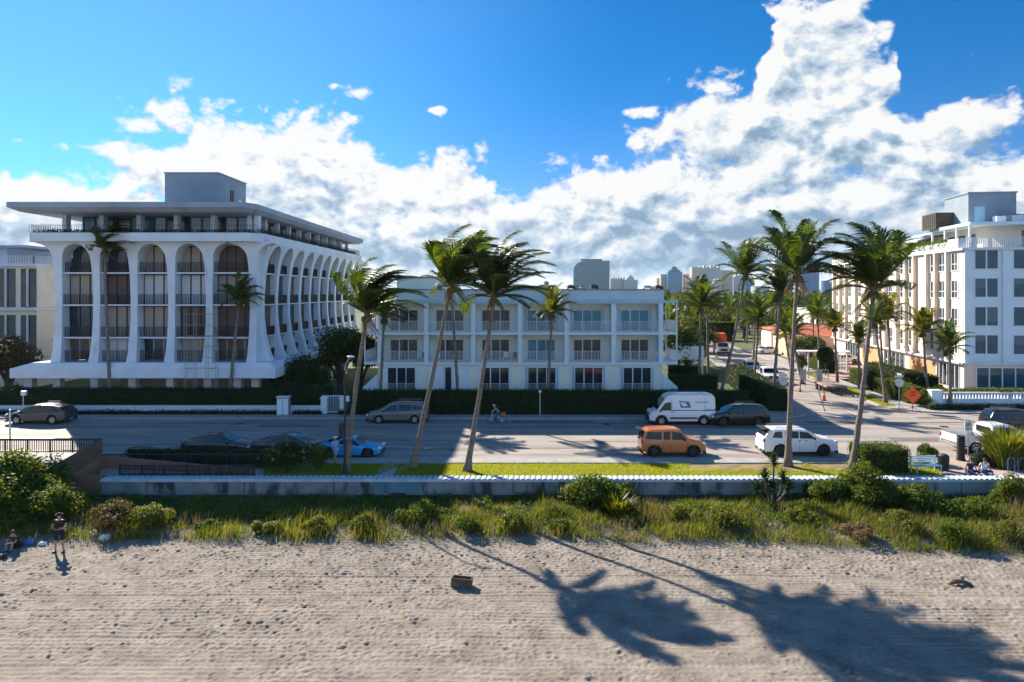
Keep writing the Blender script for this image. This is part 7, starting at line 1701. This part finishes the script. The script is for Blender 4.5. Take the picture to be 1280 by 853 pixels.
# the three short words of the sign: too small in the photograph to read, kept as dark strokes of the same size
def strokes(mb, words, z, h, w):
    total = sum(words) * w + (len(words) - 1) * w; x = -total / 2
    for n_ in words:
        for k in range(n_):
            mb.box(x + w * .12, x + w * .30, -.028, -.022, z, z + h); mb.box(x + w * .62, x + w * .80, -.028, -.022, z, z + h)
            zz = z + (h * .42 if k % 2 else h * .82); mb.box(x + w * .30, x + w * .62, -.028, -.022, zz, zz + h * .16); x += w
        x += w
mb = MB(); strokes(mb, [4], 1.62, .17, .13); strokes(mb, [4], 1.33, .17, .13); mb.build('lettering', 'black_cloth', pl_)
mb = MB(); mb.tube([(0, .05, 0), (0, .02, 2.4)], .03, 6); mb.tube([(0, .04, .35), (-.55, -.35, 0)], .02, 6); mb.tube([(0, .04, .35), (.55, -.35, 0)], .02, 6); mb.tube([(0, .04, .35), (-.5, .5, 0)], .02, 6); mb.tube([(0, .04, .35), (.5, .5, 0)], .02, 6); mb.build('stand', 'dark_metal', t)
for px, lb in ((1143, 'small white square notice behind the orange diamond sign'),): pass
# dark street lamp on the lawn
X = gx(431, 41.3); t = thing('street_lamp', 'dark street lamp with a pale bent head between two palms on the shaded lawn', 'street lamp', (X, 41.3, .1))
mb = MB(); mb.tube([(0, 0, 0), (0, 0, .5), (0, 0, .52), (0, 0, 6.2)], [.13, .12, .075, .055], 10); mb.build('pole', 'dark_metal', t)
mb = MB(); mb.tube([(0, 0, 6.2), (.05, 0, 6.55), (.28, 0, 6.95)], [.05, .05, .04], 8); mb.build('arm', 'grey_metal', t)
mb = MB(); mb.ball((.36, 0, 7.02), (.24, .12, .07), 10, 6); mb.build('lamp_head', 'white_metal', t, smooth=True)
mb = MB(); mb.box(-.05, .05, -.35, -.02, 2.0, 2.9); mb.box(-.36, -.06, -.03, .03, 2.2, 3.0); mb.build('banner_bracket', 'dark_metal', t)
# thin posts
def post(label, px, Y, py, name='sign_post', plate=None, r=.035, z=.12, cat='post', m='white_metal'):
    t = thing(name, label, cat, (gx(px, Y), Y, z)); h = gz(py, Y) - z; mb = MB(); mb.tube([(0, 0, -.1), (0, 0, h)], r, 8); mb.build('pole', m, t)
    if plate: mb = MB(); mb.box(-plate[0], plate[0], -.04, -.02 if len(plate) < 3 else plate[2], h - plate[1], h); mb.build('plate' if len(plate) < 3 else 'lantern', 'white_metal', t)
    return t
post('white pole with a small square lantern at the left hedge', 29, 60.4, 489, 'path_light', (.2, .4, .2), cat='lamp')
post('thin white pole with a tiny box in front of the long hedge, centre', 675, 60.3, 488, 'sign_post', (.12, .22))
post('plain grey metal post in the foreground at the far left', 12.5, 43.3, 512, 'sign_post', None, .05)
post('short dark post with white sign beside the shaded palm trunk', 434.5, 60.0, 495, 'parking_sign', (.16, .5), cat='road sign', m='dark_metal')
post('thin pole with small white plate on the verge between two palms, far', 970, 88, 452, 'sign_post', (.18, .4))
# bollard, bin, bench, sign on the plaza
t = thing('bollard', 'tall black bollard on the plaza by the white pickup', 'bollard', (gx(1201, 44.3), 44.3, .13))
mb = MB(); mb.tube([(0, 0, 0), (0, 0, .08)], .28, 14); mb.build('base', 'plastic', t)
mb = MB(); mb.tube([(0, 0, .08), (0, 0, 1.45), (0, 0, 1.52)], [.24, .24, .2], 16); mb.build('shaft', 'plastic', t)
mb = MB(); mb.tube([(0, 0, 1.52), (0, 0, 1.58)], .25, 16); mb.build('cap', 'dark_metal', t)
t = thing('information_sign', 'white square information sign on a thin pole behind the black bollard', 'sign', (gx(1205, 45.6), 45.2, .12)); 
mb = MB(); mb.tube([(0, 0, 0), (0, 0, 2.5)], .03, 8); mb.build('pole', 'grey_metal', t)
mb = MB(); mb.box(-.24, .24, -.06, -.03, 1.75, 2.4); pl_ = mb.build('panel', 'white_metal', t)
mb = MB(); mb.box(-.15, .15, -.068, -.061, 2.05, 2.28); mb.box(-.18, .18, -.068, -.061, 1.85, 1.9); mb.build('lettering', 'grey_metal', pl_)
t = thing('litter_bin', 'black litter bin next to the pale-blue folding bench', 'litter bin', (gx(1182, 41.6), 41.8, .12))
mb = MB(); mb.tube([(0, 0, 0), (0, 0, .85), (0, 0, .9)], [.25, .29, .3], 14); mb.build('barrel', 'dark_metal', t); mb = MB()
for k in range(14): a = 2 * math.pi * k / 14; mb.tube([(.27 * math.cos(a), .27 * math.sin(a), .05), (.31 * math.cos(a), .31 * math.sin(a), .85)], .012, 4)
mb.build('slats', 'plastic', t); mb = MB(); mb.tube([(0, 0, .9), (0, 0, 1.0)], [.3, .18], 14); mb.build('lid', 'plastic', t)
t = thing('bench', 'pale-blue metal bench tilted on the lawn beside the black litter bin', 'bench', (gx(1158, 41.3), 41.3, .1), R(8))
mb = MB(); [mb.box(-.9, .9, -.25 + k * .11, -.17 + k * .11, .43, .46) for k in range(5)]; mb.build('seat', 'trim_blue', t)
mb = MB(); [mb.box(-.9, .9, .32, .35, .55 + k * .11, .62 + k * .11) for k in range(4)]; mb.build('backrest', 'stucco_trim', t)
for a in (-.8, .8):
    mb = MB(); mb.box(a - .03, a + .03, -.25, -.19, 0, .43); mb.build('leg', 'trim_blue', t); mb = MB(); mb.box(a - .03, a + .03, .28, .34, 0, .95); mb.build('leg', 'trim_blue', t)
# blue bicycle / rack at the right edge
t = thing('bicycle_rack', 'blue tubular bicycle rack at the right edge of the plaza', 'bicycle rack', (gx(1274, 41.2), 41.3, .12))
for k in range(3):
    mb = MB(); mb.tube([(-.6 + k * .6, 0, 0), (-.6 + k * .6, 0, .75), (-.5 + k * .6, 0, .88), (-.3 + k * .6, 0, .88), (-.2 + k * .6, 0, .75), (-.2 + k * .6, 0, 0)], .03, 8); mb.build('hoop', mat('blue_enamel', (.03, .16, .50), .4), t)
mb = MB(); mb.box(-.7, 1.2, -.05, .05, 0, .03); mb.build('base_rail', 'grey_metal', t)
# small white notices on the right-hand hedge
for (px, pyt, w, h, lb) in ((1085, 478, .0, .0, ''),): pass
for px, py, Y, lb in ((1004, 462, 79, 'left of two pale temporary notices standing by the trailer'), (1024, 461, 78.5, 'right of two pale temporary notices standing by the trailer')):
    t = thing('notice_board', lb, 'notice', (gx(px, Y), Y, .1)); mb = MB(); mb.box(-.33, .33, -.02, .0, .75, 2.0); mb.build('panel', 'grey_metal', t); mb = MB(); mb.box(-.30, -.26, 0, .04, 0, 1.9); mb.box(.26, .30, 0, .04, 0, 1.9); mb.build('post', 'dark_metal', t)

# ------------------------------------------------------------------ beach access ramp at the left
def P2(px, py, Y): return (gx(px, Y), gz(py, Y))
rp = thing('beach_access_deck', 'brown beach access deck with dark railings and solid ramp side at the left', 'deck', (gx(40, 40), 40.0, -1.0))
xa, xb = gx(0, 38.5) - 14, gx(55, 38.5); zt1 = gz(610, 38.5)
z_deck = .15
mb = MB(); mb.box(xa, xb, 38.5, 43.2, SAND - .4, z_deck); mb.build('deck_base', 'brown_wall', rp, True)
# the walk climbs and turns back: solid parapet running from (55,608) near to (126,560) far
pA = Vector((xb, 38.5, 0)); pB = Vector((gx(126, 42.4), 42.4, 0)); n_ = (pB - pA).normalized(); s_ = Vector((n_.y, -n_.x, 0))
def wallseg(name, a, b, z0a, z1a, z0b, z1b, th, m, par=rp):
    d = (b - a).normalized(); q = Vector((-d.y, d.x, 0)) * th / 2
    vs = [(a.x + q.x, a.y + q.y, z0a), (b.x + q.x, b.y + q.y, z0b), (b.x - q.x, b.y - q.y, z0b), (a.x - q.x, a.y - q.y, z0a), (a.x + q.x, a.y + q.y, z1a), (b.x + q.x, b.y + q.y, z1b), (b.x - q.x, b.y - q.y, z1b), (a.x - q.x, a.y - q.y, z1a)]
    mb = MB(); mb.add(vs, [(0, 3, 2, 1), (4, 5, 6, 7), (0, 1, 5, 4), (1, 2, 6, 5), (2, 3, 7, 6), (3, 0, 4, 7)]); return mb.build(name, m, par, True)
def seg_rail(a, b, za, zb_, h, par, gap=.14, m='dark_metal', name='railing', w=.018):
    mb = MB(); L_ = (b - a).length; n = int(L_ / gap)
    for k in range(n + 1):
        p = a.lerp(b, k / n); z = za + (zb_ - za) * k / n; big = (k % 10 == 0); ww = w * (2.2 if big else 1)
        mb.box(p.x - ww, p.x + ww, p.y - ww, p.y + ww, z, z + h)
    d = (b - a).normalized(); q = Vector((-d.y, d.x, 0)) * .05
    for z0 in (h, .10):
        vs = []
        for p, z in ((a, za), (b, zb_)):
            for s in (-1, 1):
                for t_ in (-.03, .03): vs.append((p.x + q.x * s, p.y + q.y * s, z + z0 + t_))
        mb.add(vs, [(0, 1, 5, 4), (2, 6, 7, 3), (0, 4, 6, 2), (1, 3, 7, 5), (0, 2, 3, 1), (4, 5, 7, 6)])
    return mb.build(name, m, par, True)
zA0, zA1 = gz(612, 38.5), gz(592, 38.5); zB0, zB1 = gz(570, 42.4), gz(551, 42.4)
wallseg('ramp_wall', pA, pB, SAND - .4, zA0, SAND - .4, zB0, .34, 'brown_wall'); wallseg('ramp_parapet', pA, pB, zA0 - .02, zA1, zB0 - .02, zB1, .16, 'mulch')
wallseg('ramp_handrail', pA, pB, zA1, zA1 + .07, zB1, zB1 + .07, .24, 'wood')
pC = Vector((xa, 38.5, 0)); seg_rail(pC, pA, z_deck, z_deck + .0, .92, rp); wallseg('deck_fascia', pC, pA, z_deck - .2, z_deck + .06, z_deck - .2, z_deck + .06, .2, 'mulch')
pD = Vector((xa, 42.6, 0)); seg_rail(pD, pB + Vector((0, .1, 0)), gz(566, 42.5), gz(566, 42.5), .85, rp); wallseg('handrail', pD, pB + Vector((0, .1, 0)), gz(551, 42.5), gz(551, 42.5) + .08, gz(551, 42.5), gz(551, 42.5) + .08, .16, 'wood')
pE = Vector((gx(136, 40.4), 40.4, 0)); wallseg('low_wall', Vector((gx(96, 39.7), 39.7, 0)), Vector((XL - .02, 39.7, 0)), SAND - .4, .35, SAND - .4, .35, .3, 'brown_wall')
wallseg('ramp_base', pB, pE + Vector((8, 0.6, 0)), -.1, gz(570, 42.4), -.1, .42, .3, 'brown_wall')
# iron fences
for lb, a, b, z, h in (('dark iron fence running in front of the clipped hedge on the left', (126, 42.7), (352, 42.7), .1, .78), ('lower dark iron fence just behind the sea wall coping on the left', (150, 40.6), (318, 40.6), .1, .62)):
    A_, B_ = Vector((gx(a[0], a[1]), a[1], 0)), Vector((gx(b[0], b[1]), b[1], 0)); t = thing('iron_fence', lb, 'fence', ((A_.x + B_.x) / 2, A_.y, z))
    seg_rail(A_, B_, z, z, h, t, .13, name='bars'); 
    for k in range(5): p = A_.lerp(B_, k / 4); mb = MB(); mb.box(p.x - .035, p.x + .035, p.y - .035, p.y + .035, z - .05, z + h + .1); mb.build('post', 'dark_metal', t, True)
pave('ramp_path', [(gx(126, 41), 40.9), (gx(330, 41), 40.9), (gx(330, 42.2), 42.2), (gx(126, 42.2), 42.2)], .112, 'paver', 0.0)

# ------------------------------------------------------------------ things lying on the sand
def zs(x, y): return float(sand_fine_z(x, y))
def sand_fine_z(x, y): return sand_z(np.array([[x]]), np.array([[y]]))[0, 0]
X, Y = gx(577, 29), gy(733, SAND); X = gx(577, Y); t = thing('wooden_crate', 'weathered brown wooden crate tilted on the open sand', 'crate', (X, Y, zs(X, Y) - .03), R(-6)); t.rotation_euler = (R(-6), R(3), R(-6))
mb = MB(); mb.box(-.42, .42, -.2, .2, 0, .10); mb.box(-.42, .42, .16, .2, .1, .42); mb.box(-.42, .42, -.2, -.16, .1, .40); mb.box(-.42, -.38, -.16, .16, .1, .41); mb.box(.38, .42, -.16, .16, .1, .41); mb.build('box_shell', 'wood', t)
for z in (.2, .31): mb = MB(); mb.box(-.43, .43, -.215, -.2, z, z + .05); mb.build('slat', 'wood', t)
X, Y, _ = gp(1200, 731, SAND); mb = MB(); rr_ = random.Random(2)
mb.tube([(-.45, 0, .05), (-.2, .06, .14), (.1, .02, .16), (.38, -.08, .08), (.5, -.1, .0)], [.05, .11, .10, .07, .02], 8); mb.tube([(.05, 0, .14), (.15, .12, .3)], [.05, .02], 6); mb.tube([(-.15, 0, .12), (-.35, -.15, .2)], [.05, .02], 6)
o = mb.build('driftwood', 'wood', smooth=True); o.location = (X, Y, zs(X, Y)); tag(o, 'short piece of reddish-brown driftwood on the sand at the right', 'driftwood')
X, Y, _ = gp(131, 675, SAND + .1); mb = MB(); mb.ball((0, 0, .12), (.30, .2, .18), 12, 8); mb.ball((.16, .02, .2), (.16, .14, .12), 10, 6); o = mb.build('beach_bag', 'white_cloth', smooth=True); o.location = (X, Y, zs(X, Y)); tag(o, 'pale crumpled bag lying at the edge of the scrub', 'bag')
X, Y, _ = gp(37, 682, SAND); mb = MB(); mb.ball((0, 0, .12), (.24, .15, .14), 12, 8); mb.ball((.14, .02, .16), (.12, .11, .12), 10, 6); mb.tube([(-.12, 0, .22), (-.06, 0, .36), (.06, 0, .36), (.12, 0, .22)], .018, 6); o = mb.build('beach_bag', mat('blue_bag_cloth', (.03, .22, .50), .8), smooth=True); o.location = (X, Y, zs(X, Y)); tag(o, 'blue bag beside the crouching figure at the scrub edge', 'bag')
X, Y, _ = gp(53, 683, SAND); mb = MB(); mb.ball((0, 0, .08), (.17, .12, .10), 10, 7); mb.ball((.1, .03, .06), (.1, .08, .08), 8, 6); o = mb.build('beach_bag', 'stucco_trim', smooth=True); o.location = (X, Y, zs(X, Y)); tag(o, 'small pale bundle between the blue bag and the standing man', 'bag')
X, Y, _ = gp(3, 699, SAND); mb = MB(); mb.ball((0, 0, .1), (.2, .13, .11), 10, 7); o = mb.build('rock', 'plastic', smooth=True); o.location = (X, Y, zs(X, Y)); tag(o, 'small dark rock on the sand at the left edge', 'rock')

# ------------------------------------------------------------------ people
def skin_mesh(name, nodes, edges, m, parent, sub=2):
    """nodes: {key: (x,y,z, r)}; grows one continuous surface"""
    keys = list(nodes); me = bpy.data.meshes.new(name); me.from_pydata([nodes[k][:3] for k in keys], [(keys.index(a), keys.index(b)) for a, b in edges], [])
    o = link(name, me, parent); md = o.modifiers.new('skin', 'SKIN'); md.use_smooth_shade = True; md.branch_smoothing = .4
    for i, k in enumerate(keys):
        r = nodes[k][3]; r = (r, r) if not hasattr(r, '__len__') else r
        me.skin_vertices[0].data[i].radius = r; me.skin_vertices[0].data[i].use_root = (i == 0)
    s = o.modifiers.new('sub', 'SUBSURF'); s.levels = sub; s.render_levels = sub
    me.materials.append(M[m]); return o
def person(label, loc, rz, J, shirt='black_cloth', pants='black_cloth', short=True, hat=None, s=1.0, sleeve=.55, name='person', hairm='hair'):
    """J: joint positions of a figure about 1.75 m tall, facing -Y"""
    t = thing(name, label, 'person', loc, rz); t.scale = (s,) * 3
    n = {'pel': (*J['pel'], (.15, .11)), 'sp': (*J['sp'], (.135, .10)), 'ch': (*J['ch'], (.165, .115)), 'nk': (*J['nk'], .055), 'hd0': (*J['hd0'], (.072, .085)), 'hd': (*J['hd'], (.078, .095)), 'hd1': (*J['hd1'], (.055, .065))}
    e = [('pel', 'sp'), ('sp', 'ch'), ('ch', 'nk'), ('nk', 'hd0'), ('hd0', 'hd'), ('hd', 'hd1')]
    for q in 'LR':
        n['sh' + q] = (*J['sh' + q], .058); n['el' + q] = (*J['el' + q], .043); n['wr' + q] = (*J['wr' + q], .028); n['hp' + q] = (*J['hp' + q], .085); n['kn' + q] = (*J['kn' + q], .058); n['an' + q] = (*J['an' + q], .038); n['toe' + q] = (*J['toe' + q], .035)
        e += [('ch', 'sh' + q), ('sh' + q, 'el' + q), ('el' + q, 'wr' + q), ('pel', 'hp' + q), ('hp' + q, 'kn' + q), ('kn' + q, 'an' + q), ('an' + q, 'toe' + q)]
        w = Vector(J['wr' + q]); d = (w - Vector(J['el' + q])).normalized(); sd = d.cross(Vector((0, 1, .2))).normalized(); pm = w + d * .075
        n['pm' + q] = (*pm, (.034, .018)); e.append(('wr' + q, 'pm' + q))
        for k, (off, ln) in enumerate(((-.028, .062), (-.010, .075), (.010, .070), (.027, .055))):
            a = pm + sd * off + d * ln * .55; b = pm + sd * off * 1.1 + d * ln + Vector((0, -.015, 0)); n[f'f{k}a{q}'] = (*a, .0085); n[f'f{k}b{q}'] = (*b, .007); e += [('pm' + q, f'f{k}a{q}'), (f'f{k}a{q}', f'f{k}b{q}')]
        th_ = w + d * .03 + sd * (-.045); n['tb' + q] = (*th_, .010); n['tc' + q] = (*(th_ + d * .04 - sd * .008), .008); e += [('wr' + q, 'tb' + q), ('tb' + q, 'tc' + q)]
    skin_mesh('body', n, e, 'skin', t)
    # clothes follow the same joints, a little wider
    m_ = {'ch': (*J['ch'], (.185, .135)), 'sp': (*J['sp'], (.155, .12)), 'pel': (*J['pel'], (.165, .125))}; ee = [('ch', 'sp'), ('sp', 'pel')]
    nk = Vector(J['ch']).lerp(Vector(J['nk']), .55); m_['cl'] = (*nk, .085); ee.append(('ch', 'cl'))
    for q in 'LR':
        el = Vector(J['sh' + q]).lerp(Vector(J['el' + q]), sleeve); m_['s' + q] = (*J['sh' + q], .075); m_['e' + q] = (*el, .062); ee += [('ch', 's' + q), ('s' + q, 'e' + q)]
    skin_mesh('shirt', m_, ee, shirt, t)
    m_ = {'pel': (*J['pel'], (.172, .13))}; ee = []
    for q in 'LR':
        kn = Vector(J['hp' + q]).lerp(Vector(J['kn' + q]), .92 if short else 1.0); m_['h' + q] = (*J['hp' + q], .102); m_['k' + q] = (*kn, .085); ee += [('pel', 'h' + q), ('h' + q, 'k' + q)]
        if not short: m_['a' + q] = (*J['an' + q], .062); ee.append(('k' + q, 'a' + q))
    skin_mesh('shorts' if short else 'trousers', m_, ee, pants, t)
    hd = Vector(J['hd'])
    mb = MB(); f_ = Vector(J.get('face', (0, -1, 0))); mb.ball(hd + Vector((0, 0, .035)) - f_ * .02, (.090, .105, .098), 14, 9); mb.build('hair', hairm, t, smooth=True)
    mb = MB(); mb.ball(hd + f_ * .098 + Vector((0, 0, -.015)), (.014, .018, .022), 8, 6); mb.build('nose', 'skin', t, smooth=True)
    side = f_.cross(Vector((0, 0, 1))).normalized()
    for s_ in (-1, 1):
        mb = MB(); mb.ball(hd + f_ * .086 + side * s_ * .032 + Vector((0, 0, .012)), (.012, .012, .008), 8, 6); mb.build('eye', 'hair', t, smooth=True)
        mb = MB(); mb.ball(hd + side * s_ * .083 + Vector((0, 0, -.005)), (.014, .022, .032), 8, 6); mb.build('ear', 'skin', t, smooth=True)
        q = 'L' if s_ < 0 else 'R'; an = Vector(J['an' + q]); te = Vector(J['toe' + q]); mb = MB(); d = (te - an); d.z = 0; d.normalize()
        c_ = an + d * .06; mb.ball((c_.x, c_.y, an.z - .035), (.055 + abs(d.x) * .08, .055 + abs(d.y) * .08, .05), 10, 7); mb.build('shoe', 'plastic', t, smooth=True)
    if hat:
        mb = MB(); mb.ball(hd + Vector((0, 0, .06)), (.10, .11, .075), 12, 8); mb.tube([hd + Vector((0, 0, .045)), hd + Vector((0, 0, .06))], .16, 14); mb.build('hat', hat, t, smooth=True)
    return t
STAND = dict(pel=(0, 0, .98), sp=(0, 0, 1.15), ch=(0, .01, 1.34), nk=(0, .01, 1.49), hd0=(0, -.01, 1.56), hd=(0, -.01, 1.64), hd1=(0, 0, 1.71), shL=(-.19, .01, 1.42), shR=(.19, .01, 1.42), elL=(-.25, .02, 1.15), elR=(.25, .02, 1.15), wrL=(-.26, -.04, .92), wrR=(.26, -.04, .92),
             hpL=(-.09, 0, .93), hpR=(.09, 0, .93), knL=(-.11, -.01, .50), knR=(.11, -.01, .50), anL=(-.13, .02, .09), anR=(.13, .02, .09), toeL=(-.15, -.13, .04), toeR=(.15, -.13, .04))
X, Y, _ = gp(74, 691, SAND); J = dict(STAND); J.update(elL=(-.30, .05, 1.16), elR=(.30, .05, 1.16), wrL=(-.16, -.14, 1.12), wrR=(.16, -.14, 1.12), hpL=(-.11, 0, .93), hpR=(.11, 0, .93), knL=(-.15, 0, .5), knR=(.15, 0, .5), anL=(-.17, .02, .09), anR=(.17, .02, .09), toeL=(-.21, -.13, .04), toeR=(.21, -.13, .04))
person('person in black t-shirt, long black shorts and cap standing on the sand at the left', (X, Y, zs(X, Y)), R(6), J, hat='black_cloth', s=1.06)
# crouching figure in the scrub shade
X, Y, _ = gp(19, 688, SAND); Jc = dict(pel=(0, .12, .22), sp=(0, .06, .38), ch=(0, -.04, .56), nk=(0, -.09, .69), hd0=(0, -.12, .75), hd=(0, -.13, .83), hd1=(0, -.12, .90), shL=(-.18, -.05, .62), shR=(.18, -.05, .62), elL=(-.24, -.24, .44), elR=(.24, -.24, .44), wrL=(-.12, -.40, .44), wrR=(.12, -.40, .44),
            hpL=(-.10, .08, .20), hpR=(.10, .08, .20), knL=(-.17, -.30, .46), knR=(.17, -.30, .46), anL=(-.14, -.34, .08), anR=(.14, -.34, .08), toeL=(-.15, -.48, .04), toeR=(.15, -.48, .04))
person('person sitting hunched on the sand in dark clothes beside the blue bag', (X, Y, zs(X, Y)), R(-10), Jc, shirt='navy_cloth', pants='black_cloth')
X, Y, _ = gp(29, 676, SAND + .15); 0 and person('second seated person in dark brown top, just behind the hunched one', (X, Y + .6, zs(X, Y + .6) + .02), R(15), Jc, shirt='curtain_dark', pants='navy_cloth')
# two at the wall
for px, sh, lb, ln in ((1214, 'navy_cloth', 'person in dark t-shirt sitting on the ground behind the sea wall, left of the pair', -.04), (1231, 'white_cloth', 'person in white t-shirt sitting on the ground behind the sea wall, right of the pair', .04)):
    J = dict(pel=(0, .05, .16), sp=(0, .02, .34), ch=(0, -.03, .53), nk=(0, -.05, .68), hd0=(0, -.07, .75), hd=(0, -.08, .83), hd1=(0, -.07, .90), shL=(-.19, -.03, .61), shR=(.19, -.03, .61), elL=(-.30, .02, .38), elR=(.30, .02, .38), wrL=(-.36, -.06, .16), wrR=(.36, -.06, .16),
             hpL=(-.10, .02, .14), hpR=(.10, .02, .14), knL=(-.26, -.34, .20), knR=(.26, -.34, .20), anL=(-.05, -.52, .08), anR=(.10, -.60, .08), toeL=(.02, -.62, .06), toeR=(.04, -.70, .06))
    X = gx(px, 41.0); person(lb, (X, 41.05, .126), R(-ln * 100), J, shirt=sh, pants='denim', short=False)
# walker by the sports car
J = dict(STAND); J.update(knL=(-.10, -.10, .50), anL=(-.1, -.16, .09), toeL=(-.1, -.32, .05), knR=(.1, .02, .50), anR=(.1, .22, .12), toeR=(.1, .08, .04), wrL=(-.26, -.16, .95), wrR=(.26, .05, .93))
X, Y, _ = gp(419, 580, .12); person('person in long light-blue shirt and pale hat walking past the blue sports car', (X, Y, .12), R(50), J, shirt='blue_cloth', pants='blue_cloth', hat='white_cloth', sleeve=.95)
# cyclist with bicycle
X, Y, _ = gp(621, 531, 0); 
bk = thing('bicycle', 'pale bicycle with a red basket ridden left along the far lane', 'bicycle', (X, Y, 0), math.pi)
def ring(mb, x, r, w=.02, n=20):
    mb.tube([(x + r * math.cos(2 * math.pi * k / n), 0, .34 + r * math.sin(2 * math.pi * k / n)) for k in range(n + 1)], w, 6)
for x in (-.52, .52):
    mb = MB(); ring(mb, x, .32); wl_ = mb.build('wheel', 'rubber', bk); mb = MB()
    for k in range(10): a = math.pi * k / 5; mb.tube([(x, 0, .34), (x + .31 * math.cos(a), 0, .34 + .31 * math.sin(a))], .004, 4)
    mb.build('spokes', 'grey_metal', wl_)
mb = MB(); [mb.tube([a, b], .018, 6) for a, b in (((-.52, 0, .34), (-.12, 0, .32)), ((-.52, 0, .34), (-.2, 0, .75)), ((-.2, 0, .85), (-.12, 0, .32)), ((-.12, 0, .32), (.36, 0, .78)), ((-.2, 0, .75), (.36, 0, .86)), ((.52, 0, .34), (.34, 0, 1.0)))]; mb.build('frame', 'stucco_trim', bk)
mb = MB(); mb.tube([(.2, -.28, 1.05), (.34, -.15, 1.04), (.34, .15, 1.04), (.2, .28, 1.05)], .015, 6); mb.build('handlebar', 'dark_metal', bk)
mb = MB(); mb.ball((-.2, 0, .90), (.13, .08, .04), 8, 6); mb.build('saddle', 'plastic', bk)
mb = MB(); mb.box(-.72, -.36, -.17, .17, .72, 1.02); mb.build('basket', 'red_cloth', bk); mb = MB(); mb.tube([(-.12, -.1, .32), (-.12, .1, .32)], .07, 10); mb.build('crank', 'dark_metal', bk)
J = dict(pel=(0, .18, 1.0), sp=(0, .10, 1.15), ch=(0, -.06, 1.31), nk=(0, -.15, 1.43), hd0=(0, -.20, 1.49), hd=(0, -.22, 1.57), hd1=(0, -.21, 1.64), shL=(-.19, -.08, 1.37), shR=(.19, -.08, 1.37), elL=(-.25, -.25, 1.20), elR=(.25, -.25, 1.20), wrL=(-.24, -.26 -.12, 1.10), wrR=(.24, -.38, 1.10),
         hpL=(-.09, .14, .96), hpR=(.09, .14, .96), knL=(-.10, -.22, .78), knR=(.10, -.10, .62), anL=(-.11, -.08, .42), anR=(.11, .14, .22), toeL=(-.11, -.22, .38), toeR=(.11, .0, .17))
person('person in green top and blue jeans riding the bicycle with a helmet', (X, Y, 0), R(-90), J, shirt='green_cloth', pants='denim', short=False, hat='white_cloth')
